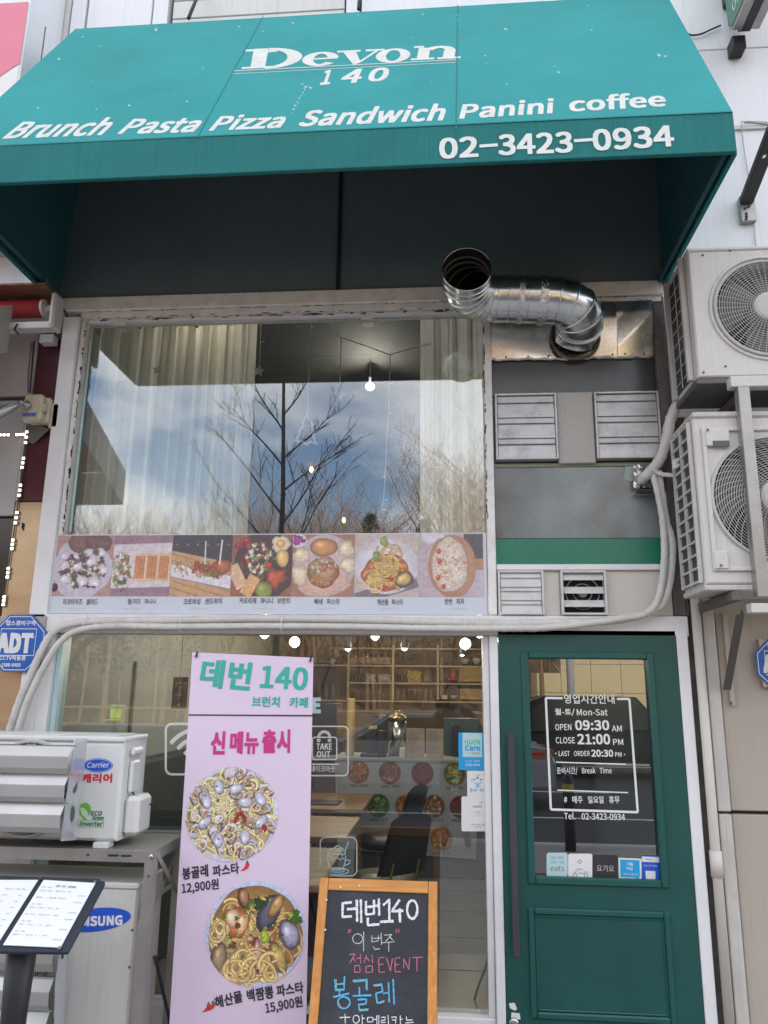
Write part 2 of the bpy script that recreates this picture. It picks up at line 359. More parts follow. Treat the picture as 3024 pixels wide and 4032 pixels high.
m_bark = mat('tree_bark', (.30, .20, .13), .9, var=.3, scale=8)
m_barkd = mat('street_tree_bark', (.07, .058, .048), .9, var=.3, scale=8)
m_pine = mat('pine_needles', (.035, .075, .035), .8, var=.5, scale=6)
m_tile = mat('sunlit_tile_wall', (.50, .40, .22), .6, var=.08)
m_skin = mat('skin', (.50, .33, .25), .5); m_cloth = mat('dark_jacket', (.03, .033, .04), .8, var=.2); m_hair = mat('dark_hair', (.012, .010, .009), .6)

# ------------------------------------------------------------------ lettering (built-in font turned into meshes at the end)
PENDING = []
try: SANS = bpy.data.fonts.load(bpy.utils.system_resource('DATAFILES')+'/fonts/Noto Sans CJK Regular.woff2')   # ships with Blender; the built-in font otherwise
except Exception: SANS = None
def text(body, sf, pl, pr, h, m, parent, bold=0.0, off=.0015, name='lettering', slant=0.0, world=False, label=None, depth=0.0, font=True):
    """pl, pr: photograph positions of the ends of the base line on surface sf; h: letter height in photograph pixels"""
    if world: a, b, hh = Vector(pl), Vector(pr), h
    else:
        a, b = sf.at(*pl, off), sf.at(*pr, off); hh = (sf.at(pl[0], pl[1]-h, off)-a).length
    me = bpy.data.meshes.new(name); me.materials.append(m); o = bpy.data.objects.new(name, me); COL.objects.link(o)
    if parent: o.parent = parent
    if label: o['label'] = label
    right = (b-a); nn = sf.n; up = nn.cross(right.normalized())
    if up.dot(sf.up) < 0: up = -up
    PENDING.append((body, o, a, right, up*hh, nn, slant, origin(parent) if parent else Vector((0, 0, 0)), bold)); return o
def flush_text():
    """all characters are tessellated once, in one text object, then set out line by line"""
    chars = sorted({ch for p in PENDING for ch in p[0] if ch not in ' \n'}-{'|'})
    c = bpy.data.curves.new('t', 'FONT'); c.body = '\n'.join(['|']+[ch+'|' for ch in chars]); c.resolution_u = 3; c.size = 1; c.space_line = 3
    if SANS: c.font = SANS
    t = bpy.data.objects.new('t', c); COL.objects.link(t); te = t.evaluated_get(bpy.context.evaluated_depsgraph_get()); tm = te.to_mesh()
    n = len(tm.vertices); co = np.empty(n*3); tm.vertices.foreach_get('co', co); co = co.reshape(-1, 3); fs_ = [tuple(p.vertices) for p in tm.polygons]
    top = co[:, 1].max(); step = (top-co[:, 1].min())/len(chars); line = np.floor((top-co[:, 1])/step+.45).astype(int)
    bl = [[] for _ in range(len(chars)+1)]
    for f in fs_: bl[line[f[0]]].append(f)
    b0 = co[line == 0]; t0 = b0[:, 1].max(); bw = b0[:, 0].max()-b0[:, 0].min(); bb_ = b0[:, 0].min(); glyph = {}
    for k, ch in enumerate(chars):
        L_ = co[line == k+1]; xr = L_[:, 0].max()-bw; dy_ = t0-L_[L_[:, 0] > L_[:, 0].max()-1e-4][:, 1].max(); F2 = [f for f in bl[k+1] if min(co[i][0] for i in f) < xr-1e-4]
        ids = sorted({i for f in F2 for i in f}); mp2 = {i: j for j, i in enumerate(ids)}
        glyph[ch] = (co[ids][:, :2]+np.array([0, dy_]), [tuple(mp2[i] for i in f) for f in F2], xr-bb_)
    te.to_mesh_clear(); bpy.data.objects.remove(t); bpy.data.curves.remove(c)
    for body, o, a, right, up, nn, slant, og, bold in PENDING:
        V = []; F_ = []; x = 0.0; y = 0.0; nb_ = 0
        for ch in body:
            if ch == '\n': x = 0; y -= 1.25; continue
            if ch == ' ' or ch not in glyph: x += .28; continue
            v, f, adv = glyph[ch]; V.append(v+np.array([x, y])); F_ += [tuple(i+nb_ for i in q) for q in f]; nb_ += len(v); x += adv*(1+bold*1.2)
        if not V: continue
        co = np.concatenate(V); n = len(co); lo = co.min(0); sz = np.maximum(co.max(0)-lo, 1e-6); q = (co-lo)/sz
        R_, U_ = np.array(right), np.array(up)
        w = np.array(a)-np.array(og)+np.outer(q[:, 0]+slant*q[:, 1]*(np.linalg.norm(U_)/np.linalg.norm(R_)), R_)+np.outer(q[:, 1], U_); fs_ = F_
        if bold:                        # heavier strokes: the glyphs repeated a hair apart
            ex, ey = R_/sz[0]*bold*.52, U_/sz[1]*bold*.52; nn_ = np.array(nn); W2 = []; F2 = []
            for k_, (dx, dy) in enumerate(((0, 0), (1, 0), (-1, 0), (0, .8), (0, -.8), (1, .9), (-1, -.9), (1, -.9), (-1, .9))[:9 if bold > .015 else 5]):
                W2.append(w+ex*dx+ey*dy+nn_*.00003*k_); F2 += [tuple(i+k_*n for i in f) for f in fs_]
            w = np.concatenate(W2); fs_ = F2
        o.data.from_pydata(w.tolist(), [], fs_)

# ------------------------------------------------------------------ painter for printed pictures of food
class Canvas:
    def __init__(s, n, m, bgc):
        s.n, s.m = n, m; s.a = np.ones((m, n, 3))*np.array(bgc)/255.
        s.X, s.Y = np.meshgrid(np.linspace(0, 1, n), np.linspace(0, m/n, m))
    def win(s, cx, cy, r):
        k = s.n-1; x0 = max(0, int((cx-r)*k)); x1 = min(s.n, int((cx+r)*k)+2); y0 = max(0, int((cy-r)*k)); y1 = min(s.m, int((cy+r)*k)+2)
        return (slice(y0, y1), slice(x0, x1)) if x1 > x0 and y1 > y0 else None
    def blob(s, cx, cy, rx, ry, a, col, rim=.35, noise=.1, rag=.08, hl=.25, alpha=1.0):
        w = s.win(cx, cy, max(rx, ry)*1.3)
        if w is None: return
        x = s.X[w]-cx; y = s.Y[w]-cy; ca, sa = cos(a), sin(a); u = (x*ca+y*sa)/rx; v = (-x*sa+y*ca)/ry
        th = np.arctan2(v, u); ph = rng.random(4)*6.28
        e = 1+rag*(np.sin(3*th+ph[0])+.7*np.sin(5*th+ph[1])+.5*np.sin(9*th+ph[2]))
        r = np.sqrt(u*u+v*v)/e; mk = np.clip((1-r)*max(rx, ry)*s.n*.9+.5, 0, 1)*alpha
        c = np.array(col)/255.; sh = 1-rim*np.clip(r, 0, 1)**3+hl*np.exp(-(((u+.3)**2+(v-.35)**2)/.12))
        cc = c[None, None, :]*sh[..., None]*(1+noise*(rng.random(r.shape)[..., None]-.5)*2)
        s.a[w] = s.a[w]*(1-mk[..., None])+np.clip(cc, 0, 1)*mk[..., None]
    def noodle(s, cx, cy, r, a0, a1, wd, col, ell=1.0, rot=0.0):
        w = s.win(cx, cy, (r+wd)*1.2)
        if w is None: return
        x = s.X[w]-cx; y = (s.Y[w]-cy); ca, sa = cos(rot), sin(rot); u = x*ca+y*sa; v = (-x*sa+y*ca)/ell
        d = np.abs(np.sqrt(u*u+v*v)-r); th = (np.arctan2(v, u)-a0) % (2*pi); ok = th < (a1-a0)
        c = np.array(col)/255.
        for ww, k in ((wd*1.35, .55), (wd, 1.0), (wd*.4, 1.15)):
            mk = np.clip((ww-d)*s.n*.9+.5, 0, 1)*ok; s.a[w] = s.a[w]*(1-mk[..., None])+np.clip(c*k, 0, 1)*mk[..., None]
    def rect(s, x0, y0, x1, y1, col, noise=.06, ang=0.0):
        cx, cy = (x0+x1)/2, (y0+y1)/2; x = s.X-cx; y = s.Y-cy; ca, sa = cos(ang), sin(ang); u = np.abs(x*ca+y*sa); v = np.abs(-x*sa+y*ca)
        mk = np.clip(((x1-x0)/2-u)*s.n+.5, 0, 1)*np.clip(((y1-y0)/2-v)*s.n+.5, 0, 1)
        c = np.array(col)/255.*(1+noise*(rng.random(s.X.shape)[..., None]-.5)*2); s.a = s.a*(1-mk[..., None])+np.clip(c, 0, 1)*mk[..., None]
    def scatter(s, n, cx, cy, rx, ry, cols, sz, asp=(.5, 1), **k):
        for _ in range(n):
            t = rng.random()*6.28; q = sqrt(rng.random()); r = sz*(.6+.8*rng.random())
            s.blob(cx+rx*q*cos(t), cy+ry*q*sin(t), r, r*rng.uniform(*asp), rng.random()*3.14, cols[rng.integers(len(cols))], **k)
    def noodles(s, n, cx, cy, rx, ry, r0, wd, col):
        for _ in range(n):
            t = rng.random()*6.28; q = sqrt(rng.random()); a0 = rng.random()*6.28; c = np.array(col)*(.85+.25*rng.random())
            s.noodle(cx+rx*q*cos(t), cy+ry*q*sin(t), r0*(.5+rng.random()), a0, a0+1.2+2.6*rng.random(), wd*(.8+.4*rng.random()), np.minimum(c, 255), .5+.5*rng.random(), rng.random()*3)
def tolin(a): return np.where(a <= .04045, a/12.92, ((a+.055)/1.055)**2.4)
def printed(cv, P00, P10, P01, P11, parent, name='printed_picture', disc=None, mt=None, kind=None, lift=0.0, fade=0.0, label=None):
    """canvas laid on the quad P00 (bottom left) P10 (bottom right) P01 (top left) P11; disc = crop to an ellipse"""
    n, m_ = cv.n, cv.m; og = origin(parent); P = [np.array(p)-np.array(og) for p in (P00, P10, P01, P11)]
    s_, t_ = np.meshgrid(np.linspace(0, 1, n), np.linspace(0, 1, m_))
    if disc:
        rr = np.sqrt((s_*2-1)**2+(t_*2-1)**2); keep = rr < 1.0+1.5/n
        k = np.where(rr > 1, 1/np.maximum(rr, 1e-6), 1); s2 = ((s_*2-1)*k+1)/2; t2 = ((t_*2-1)*k+1)/2
    else: keep = np.ones_like(s_, bool); s2, t2 = s_, t_
    V = (P[0][None, None]*((1-s2)*(1-t2))[..., None]+P[1]*(s2*(1-t2))[..., None]+P[2]*((1-s2)*t2)[..., None]+P[3]*(s2*t2)[..., None])
    idx = np.arange(n*m_).reshape(m_, n)
    fa = keep[:-1, :-1] & keep[1:, :-1] & keep[:-1, 1:] & keep[1:, 1:]
    q = np.stack([idx[:-1, :-1], idx[:-1, 1:], idx[1:, 1:], idx[1:, :-1]], -1)[fa]
    used = np.unique(q); remap = np.full(n*m_, -1); remap[used] = np.arange(len(used)); q = remap[q]
    me = bpy.data.meshes.new(name); V = V.reshape(-1, 3)[used]
    me.vertices.add(len(V)); me.vertices.foreach_set('co', V.ravel()); me.loops.add(q.size); me.loops.foreach_set('vertex_index', q.ravel())
    me.polygons.add(len(q)); me.polygons.foreach_set('loop_start', np.arange(len(q))*4); me.polygons.foreach_set('loop_total', np.full(len(q), 4)); me.update(); me.validate()
    at = me.color_attributes.new('print', 'FLOAT_COLOR', 'POINT'); a = cv.a.copy()
    hh, ww = a.shape[:2]
    for st_, am in ((1, .045), (3, .04), (8, .05)):
        g_ = rng.random((hh//st_+2, ww//st_+2, 1))-.5; a = a*(1+am*2*np.repeat(np.repeat(g_, st_, 0), st_, 1)[:hh, :ww])
    if lift: a = a*(1-lift)+lift*np.array([.93, .88, .95])
    c = tolin(np.clip(a, 0, 1)).reshape(-1, 3)[used]; at.data.foreach_set('color', np.hstack([c, np.ones((len(c), 1))]).ravel())
    me.materials.append(mt or m_print); o = bpy.data.objects.new(name, me); COL.objects.link(o); o.parent = parent
    if label: o['label'] = label
    return o
# ---- the pictures
CLAM = [(222, 216, 230), (206, 198, 214), (236, 226, 226), (196, 172, 160)]
def food_vongole(n):
    c = Canvas(n, n, (196, 178, 128)); c.blob(.5, .5, .56, .56, 0, (205, 214, 236), 0, .01, 0, 0); c.blob(.5, .5, .47, .46, 0, (216, 190, 140), .2, .08, .03, 0)
    c.noodles(260, .5, .5, .38, .38, .11, .009, (246, 226, 176))
    c.scatter(18, .5, .5, .4, .38, [(196, 160, 130), (176, 140, 116), (216, 190, 160)], .04, rag=.2, hl=.1)
    for _ in range(46):
        t = rng.random()*6.28; q = .10+.36*sqrt(rng.random()); x, y = .5+q*cos(t)*1.02, .5+q*sin(t); a = rng.random()*3.14; r = .066+.036*rng.random(); col = CLAM[rng.integers(4)]
        c.blob(x, y, r, r*.68, a, (120, 96, 80), .2, .15, .05, 0); c.blob(x+.005, y+.007, r*.88, r*.58, a, col, .12, .10, .06, .10)
        if rng.random() < .5: c.noodles(3, x, y-.05, .06, .04, .08, .010, (238, 212, 150))
        if rng.random() < .6: c.blob(x, y-.004, r*.55, r*.36, a, (222, 186, 150), .5, .2, .15, .3); c.blob(x, y, r*.25, r*.16, a+.6, (150, 104, 76), .3, .2, .2, .1)
    for x, y in ((.22, .62), (.34, .78), (.53, .76), (.80, .66), (.22, .40), (.38, .22), (.66, .26), (.82, .42), (.64, .62)): 
        a = rng.random()*3.14; c.blob(x, y, .085, .055, a, (150, 138, 160), .2, .05, .03, 0); c.blob(x, y+.006, .078, .048, a, (212, 208, 226), .25, .05, .03, .25)
    for x, y in ((.59, .50), (.55, .44), (.64, .455), (.86, .36)): c.blob(x, y, .04, .022, rng.random()*2, (176, 30, 22), .4, .1, .06, .5)
    c.scatter(70, .5, .5, .40, .40, [(50, 92, 36), (78, 124, 46), (36, 66, 28)], .009, (.4, .8), rag=.3, hl=0)
    return c
def food_seafood(n):
    c = Canvas(n, n, (190, 150, 90)); c.blob(.5, .5, .56, .56, 0, (196, 206, 236), 0, .01, 0, 0); c.blob(.5, .5, .465, .45, 0, (186, 138, 78), .25, .12, .02, 0)
    c.noodles(110, .5, .45, .37, .34, .11, .013, (226, 184, 116)); c.scatter(60, .5, .55, .36, .32, [(120, 76, 48), (170, 116, 72), (88, 52, 36), (210, 170, 120)], .03, rag=.2)
    c.scatter(40, .5, .58, .38, .34, [(104, 146, 44), (60, 96, 34), (168, 192, 70)], .022, rag=.3)
    c.blob(.30, .60, .135, .15, .2, (226, 128, 66), .45, .1, .05, .4); c.blob(.27, .63, .07, .09, .4, (246, 206, 168), .3, .08, .05, .4); c.blob(.36, .58, .06, .10, -.3, (244, 190, 140), .3, .08, .05, .4); c.blob(.32, .565, .028, .03, 0, (120, 56, 34), .2, .1, .1, 0)
    for x, y, rx, ry, a, c1, c2 in ((.15, .25, .085, .15, -.1, (120, 94, 92), (170, 146, 110)), (.30, .22, .07, .13, -.4, (176, 146, 100), (226, 192, 130)), (.63, .70, .10, .20, -.5, (70, 64, 84), (104, 100, 128)), (.69, .76, .06, .13, -.5, (150, 104, 56), (206, 160, 96)),
                                 (.84, .50, .10, .15, .4, (120, 106, 130), (190, 186, 212)), (.74, .28, .075, .16, .45, (140, 112, 80), (212, 176, 104)), (.36, .83, .06, .10, .2, (104, 52, 42), (178, 130, 96)), (.53, .30, .035, .17, .1, (150, 62, 84), (222, 172, 176))):
        c.blob(x, y, rx, ry, a, c1, .3, .08, .03, 0); c.blob(x+.006, y+.008, rx*.78, ry*.84, a, c2, .35, .12, .05, .35)
    c.scatter(26, .5, .5, .4, .4, [(70, 120, 40), (40, 76, 30), (150, 186, 60)], .016, rag=.35); c.noodles(26, .55, .17, .28, .08, .12, .015, (234, 196, 130)); c.noodles(12, .12, .5, .05, .1, .07, .015, (232, 200, 140))
    c.blob(.52, .78, .05, .06, 0, (36, 64, 34), .2, .5, .2, 0); c.blob(.9, .66, .05, .07, 0, (60, 100, 36), .2, .5, .25, 0); c.blob(.60, .47, .04, .07, .2, (172, 196, 64), .4, .2, .15, .2)
    return c
def food_salad(n):
    c = Canvas(n, n, (176, 132, 120)); c.blob(.48, .45, .52, .5, 0, (206, 196, 210), .05, .02, -.03, 0)
    c.blob(.40, .88, .20, .17, .1, (118, 84, 78), .3, .25, .04, 0); c.blob(.72, .87, .24, .19, -.1, (128, 94, 86), .3, .25, .04, 0)
    for k in range(7): c.noodle(.72, .87, .03+.028*k, 0, 6, .006, (96, 66, 60))
    c.scatter(70, .5, .42, .42, .28, [(92, 108, 70), (60, 72, 54), (170, 190, 90), (84, 70, 74), (120, 128, 100)], .06, rag=.3)
    c.scatter(26, .5, .42, .40, .28, [(98, 34, 52), (62, 26, 40), (130, 70, 90)], .035, rag=.1, hl=.5)
    c.scatter(34, .5, .45, .36, .28, [(214, 196, 160), (226, 214, 190)], .030, rag=.05)
    for x, y, r in ((.16, .66, .09), (.58, .72, .08), (.80, .72, .08), (.18, .50, .09), (.40, .48, .09), (.64, .58, .11), (.86, .44, .10), (.20, .27, .10), (.50, .25, .11), (.72, .24, .12), (.36, .66, .06)): c.blob(x, y, r, r*.75, rng.random()*3, (226, 218, 226), .25, .06, .14, .2)
    c.blob(.04, .14, .06, .07, 0, (60, 20, 34), .3, .1, .02, .6); return c
def food_panini(n):
    c = Canvas(n, n, (140, 108, 122)); c.rect(0, 0, 1, 1, (142, 110, 124), .12); c.rect(-.02, .14, 1.02, .86, (216, 206, 210), .02, .03)
    c.scatter(60, .16, .45, .14, .28, [(222, 208, 200), (120, 136, 66), (160, 170, 90), (236, 226, 214), (140, 100, 70)], .05, rag=.3)
    for k in range(4):
        x = .37+k*.205; c.rect(x, .24, x+.195, .70, (226, 186, 138), .06, -.02); c.rect(x+.02, .28, x+.18, .66, (214, 142, 92), .1, -.02)
        for j in range(5): c.rect(x+.025+j*.035, .29, x+.037+j*.035, .65, (170, 88, 48), .1, -.02)
    c.scatter(12, .2, .2, .1, .12, [(56, 78, 44), (90, 110, 60)], .03, (.3, .6), rag=.3); return c
def food_croissant(n):
    c = Canvas(n, n, (52, 52, 52)); c.rect(0, .6, 1, 1, (54, 54, 54), .2)
    for k in range(6): c.blob(.08+.17*k, .84, .018, .018, 0, (110, 110, 108), 0, 0, 0, .4)
    c.rect(-.3, -.5, 1.4, .62, (196, 150, 100), .05, -.20)
    for k in range(9): c.rect(-.4, -.35+k*.11, 1.5, -.335+k*.11, (156, 104, 62), .1, -.28)
    c.rect(-.05, .22, 1.05, .42, (226, 220, 226), .02, -.20); c.rect(-.05, .20, 1.05, .225, (150, 136, 140), .02, -.20)
    c.scatter(26, .2, .46, .16, .10, [(196, 150, 84), (176, 120, 60), (232, 224, 216)], .045, (.3, .5), rag=.1)
    c.scatter(40, .66, .44, .30, .13, [(186, 112, 62), (206, 142, 84), (96, 120, 56), (170, 60, 50), (146, 86, 48)], .055, rag=.2); c.blob(.86, .48, .13, .12, .2, (176, 96, 62), .4, .15, .08, .3)
    c.rect(.545, .52, .565, .90, (236, 232, 224), .02, .02); c.rect(.80, .52, .825, .92, (236, 232, 224), .02, -.06); return c
def food_brunch(n):
    c = Canvas(n, n, (140, 88, 62)); c.blob(.55, .5, .52, .56, 0, (70, 52, 50), .1, .15, .01, 0); c.scatter(60, .5, .5, .4, .42, [(64, 58, 46), (90, 100, 58), (100, 60, 50)], .06, rag=.25)
    c.scatter(9, .18, .78, .12, .16, [(150, 44, 50), (176, 66, 66)], .07, (.35, .5), hl=.5); c.scatter(70, .45, .62, .20, .26, [(236, 230, 216), (220, 196, 140), (180, 60, 56), (120, 140, 70), (100, 40, 60), (232, 216, 190)], .036, rag=.2)
    c.blob(.80, .84, .15, .14, 0, (240, 226, 200), .2, .03, .08, 0); c.blob(.80, .85, .075, .07, 0, (240, 176, 80), .3, .03, .02, .4); c.blob(.84, .62, .10, .15, .1, (236, 196, 116), .3, .05, .03, .2)
    c.rect(.00, .12, .20, .52, (228, 184, 140), .15, .5); c.rect(.22, .0, .42, .34, (222, 168, 106), .15, -.5); c.blob(.74, .30, .16, .14, .5, (196, 84, 52), .4, .2, .15, .2); c.blob(.55, .10, .14, .13, 0, (140, 150, 66), .3, .1, .04, .3); c.blob(.62, .5, .05, .05, 0, (206, 56, 46), .3, .05, .05, .5); return c
def food_pane(n):
    c = Canvas(n, n, (160, 112, 84)); c.blob(.52, .5, .50, .50, 0, (206, 186, 190), .08, .02, 0, 0); c.blob(.52, .2, .42, .2, .1, (222, 178, 160), .1, .03, .03, 0)
    c.blob(.08, .90, .14, .12, 0, (236, 226, 236), .1, .02, 0, 0); c.blob(.08, .91, .10, .08, 0, (160, 60, 140), .3, .3, .2, 0)
    for x, y, rx, ry in ((.14, .66, .15, .13), (.13, .34, .14, .18), (.87, .76, .13, .14), (.90, .50, .14, .14)): c.blob(x, y, rx, ry, .2, (238, 214, 180), .3, .08, .1, .2)
    c.blob(.50, .38, .26, .24, 0, (196, 118, 62), .4, .08, .03, .2); c.blob(.50, .46, .22, .18, 0, (206, 160, 112), .3, .2, .06, 0); c.scatter(40, .50, .50, .20, .13, [(210, 180, 130), (190, 90, 110), (100, 130, 70), (230, 210, 180), (170, 110, 70)], .03, rag=.25)
    c.blob(.50, .79, .23, .15, 0, (208, 142, 88), .4, .04, .02, .35); c.scatter(30, .5, .26, .22, .07, [(240, 226, 210)], .008, hl=0); return c
def food_tomato(n):
    c = Canvas(n, n, (196, 180, 172)); c.rect(.0, .0, 1, .2, (110, 104, 108), .2, .3); c.blob(.5, .48, .5, .44, 0, (228, 222, 230), .12, .01, 0, 0); c.blob(.5, .38, .38, .30, 0, (196, 104, 62), .25, .15, .04, 0)
    c.scatter(50, .5, .35, .33, .22, [(206, 120, 70), (222, 170, 90), (170, 60, 44), (226, 184, 120)], .05, rag=.2); c.noodles(60, .5, .56, .13, .22, .09, .011, (224, 184, 100)); c.noodles(24, .3, .26, .13, .1, .08, .011, (226, 184, 104))
    c.blob(.78, .27, .15, .13, .5, (104, 84, 70), .3, .1, .03, 0); c.blob(.77, .28, .12, .09, .5, (226, 190, 112), .35, .1, .05, .3); c.blob(.46, .88, .06, .09, .3, (140, 166, 88), .3, .1, .1, .2); c.blob(.34, .64, .05, .09, -.2, (120, 148, 78), .3, .1, .1, .2); return c
def food_pizza(n):
    c = Canvas(n, n, (186, 168, 172)); c.rect(.7, .5, 1, 1, (74, 72, 74), .1); c.rect(.75, 0, 1, .5, (192, 180, 190), .04); c.blob(.22, .96, .18, .12, 0, (222, 216, 226), .1, 0, 0, 0); c.rect(.7, .42, 1.05, .60, (176, 128, 98), .04)
    c.blob(.52, .48, .37, .50, .0, (190, 140, 106), .1, .03, .01, 0); c.blob(.47, .50, .31, .47, 0, (206, 146, 104), .2, .08, .04, 0); c.blob(.48, .50, .275, .43, 0, (234, 216, 196), .15, .06, .03, 0)
    c.scatter(60, .48, .50, .24, .38, [(214, 160, 104), (240, 232, 220), (226, 190, 150)], .025, rag=.3); 
    for x, y in ((.31, .72), (.32, .56), (.30, .30), (.38, .16)): c.blob(x, y, .035, .045, 0, (206, 74, 66), .3, .1, .05, .4)
    return c
def food_misc(n, base, cols):
    c = Canvas(n, n, base); c.blob(.5, .5, .42, .42, 0, tuple(int(x*.8) for x in base), .2, .1, .02, 0); c.scatter(50, .5, .5, .38, .38, cols, .07, rag=.25); c.noodles(20, .5, .5, .3, .3, .12, .015, cols[0]); return c

# ================================================================== SETTING
def struct(name, mb, m, **k): return mb.build(name, m, None, kind='structure', **k)
struct('pavement', B((-30, -5.0, -.3), (30, .3, 0)), m_pave)
struct('kerb', B((-30, -5.16, -.3), (30, -5.004, .012), .02), m_npanel)
struct('road', B((-60, -16.8, -.35), (60, -5.164, -.13)), m_asph)
mk = MB()
for x in range(-30, 30, 5): mk.box((x, -11.0, -.126), (x+3, -10.88, -.124))
mk.box((-60, -16.3, -.126), (60, -16.18, -.124)); mk.box((-60, -5.75, -.126), (60, -5.63, -.124)); mk.box((-60, -7.9, -.126), (60, -7.8, -.124))
struct('road_marking', mk, m_wprint)
struct('far_pavement', B((-60, -19.2, -.3), (60, -16.81, .0)), m_pave)
def hillz(x, y): return max(0, (-19.6-y))*.16+1.2*max(0, sin(x*.09+1)*.5+.3)*min(1, (-20-y)/14)*(y < -20)
hb = MB().grid(lambda u, v: Vector((-90+180*u, -19.21-80*v, hillz(-90+180*u, -19.21-80*v)+.12*sin(u*210)*sin(v*130))), 80, 40)
struct('hillside', hb, m_leaves, smooth=True)
g = MB().grid(lambda u, v: Vector((-400+800*u, -400+800*v, -.6)), 4, 4); struct('ground', g, m_pave)

# the building mass and rooms behind the facade
bld = thing('shop_building', 'white clad building with dark sealant joints rising behind the green awning', 'building', (0, .5, 0))
B((-12, .30, 4.42), (12, 12, 12.5)).build('upper_storeys', m_clad, bld)
def slab(x0, z0, x1, z1, y0, y1, m, name, par, c=.004): return B((x0, y0, z0), (x1, y1, z1), c).build(name, m, par)
# joints seen round the awning: measured on the facade plane
slab(-12, 3.90, -2.50, 4.40, .06, .3, m_clad, 'wall_panel', bld)
slab(-12, 4.402, -2.30, 5.84, .05, .3, m_clad, 'wall_panel', bld)
slab(-3.1, 5.85, -2.62, 8, .05, .3, m_clad2, 'wall_panel', bld)
slab(-2.60, 5.85, -2.50, 8, .03, .3, m_clad, 'pilaster', bld)
slab(-2.485, 5.95, -2.02, 8, .04, .3, m_clad, 'wall_panel', bld)
slab(-2.005, 5.80, -1.90, 8, .03, .3, m_clad, 'pilaster', bld)
slab(-2.30, 5.80, -2.01, 5.945, .045, .3, m_clad, 'wall_panel', bld)
for i in range(9): slab(-1.87, 5.74+.155*i, -.66, 5.74+.155*i+.147, .05-.0, .3, m_clad2, 'siding_board', bld)
slab(-.645, 5.70, -.555, 8, .03, .3, m_clad, 'pilaster', bld)
slab(-.54, 5.70, 3.2, 8, .04, .3, m_clad, 'wall_panel', bld)
B((-4, .10, 5.6), (3.2, .3, 8)).build('joint_backing', m_seam, bld)
slab(1.30, 5.10, 3.2, 5.695, .04, .3, m_clad, 'wall_panel', bld)
slab(1.30, 3.20, 3.2, 5.09, .04, .3, m_clad, 'wall_panel', bld)
slab(1.30, 5.70, 1.302, 5.70, .04, .3, m_clad, 'joint', bld) if False else None
# right-hand lower wall in beige panels
slab(1.43, 2.55, 3.4, 3.19, .03, .3, m_beige, 'beige_panel', bld)
slab(1.44, 1.085, 3.4, 2.54, .03, .3, m_beige, 'beige_panel', bld)
slab(1.44, 0, 3.4, 1.068, .03, .3, m_beige, 'beige_panel', bld)
B((1.30, .10, 0), (3.4, .3, 3.2)).build('joint_backing', m_seam, bld)
slab(1.365, 1.084, 1.428, 3.19, .0, .1, m_acdirty, 'corner_trim', bld); slab(1.365, 0, 1.428, 1.07, .0, .1, m_acdirty, 'corner_trim', bld)
slab(1.282, 0, 1.36, 3.2, .045, .2, m_soot, 'sooty_gap', bld)
# wavy torn edge on the jamb
wv = MB()
for k in range(4):
    z = 2.33-.075*k; wv.lathe((1.292, .020-.0005*k, z), [(0, 0), (.030, .001), (.030, .004), (0, .005)], 12, (0, -1, 0))
wv.build('torn_sealant_edge', m_soot, bld)
# rooms
struct('interior_floor', B((-2.3, .16, -.1), (1.3, 7.0, .06)), m_ifloor)
fl = MB()
for i in range(9): fl.box((-2.3, .8+i*.62, .0601), (1.3, .806+i*.62, .0615))
for i in range(6): fl.box((-2.1+i*.62, .17, .0601), (-2.094+i*.62, 7, .0612))
struct('floor_joint', fl, m_dark)
struct('interior_wall_left', B((-2.5, .16, 0), (-2.31, 7, 4.4)), m_iwall)
struct('interior_wall_right', B((1.31, .31, 0), (1.42, 7, 4.4)), m_iwall)
struct('interior_wall_back', B((-2.5, 7.0, 0), (1.42, 7.15, 4.4)), m_iwarm)
struct('interior_ceiling', B((-2.5, .16, 4.32), (1.42, 7, 4.41)), m_iceil)
struct('ceiling_soffit', B((-2.3, 2.6, 2.62), (1.3, 6.99, 2.72)), m_iceil)

# ================================================================== UPPER WINDOW
uw = thing('upper_window', 'large upper shop window with peeling white frame and printed menu strip', 'window', (-1, 0, 2.06))
slab(-2.375, 0, -2.273, 3.918, 0, .14, m_white, 'side_post', uw)
slab(-2.270, 2.065, -2.236, 3.916, .025, .13, m_peel, 'putty_bead', uw)
slab(-2.40, 3.955, 1.30, 4.045, -.01, .14, m_peel, 'header', uw)
slab(-2.272, 3.918, 1.29, 3.953, .012, .13, m_peel, 'header_strip', uw)
slab(-2.234, 3.893, .233, 3.916, .04, .12, m_white, 'top_bead', uw)
slab(.236, 2.065, .283, 3.916, 0, .14, m_peel, 'mullion', uw)
slab(-2.375, 1.955, 1.29, 2.062, 0, .14, m_white, 'cross_beam', uw)
B((-2.234, .078, 2.065), (.234, .084, 3.892)).build('glass_pane', m_glass, uw)
# flakes and bare patches of the peeling paint
pc = MB(); pf = MB()
def flake(mb, cx, cz, y, rx, rz, n=7, tilt=.004):
    a0 = random.random()*6; P = []
    for k in range(n):
        a = a0+2*pi*k/n; q = .5+random.random()*.8; P.append((cx+rx*q*cos(a), y-random.random()*tilt, cz+rz*q*sin(a)))
    mb.poly(P)
for k in range(120):
    x = random.uniform(-2.2, 1.2); flake(pc, x, random.choice([3.900, 3.912, 3.954, 3.953]), .0095 if random.random() < 0 else -.0115 if False else .0105, random.uniform(.004, .03), random.uniform(.0015, .005), tilt=0)
for k in range(34):
    x = random.uniform(-2.2, .3); flake(pc, x, 3.903+random.random()*.01, .0375, random.uniform(.008, .035), random.uniform(.002, .006), tilt=0)
for k in range(70):
    z = random.uniform(2.55, 3.88); flake(pc, -2.237+random.uniform(-.006, .003), z, .0235, random.uniform(.002, .007), random.uniform(.006, .03), tilt=0)
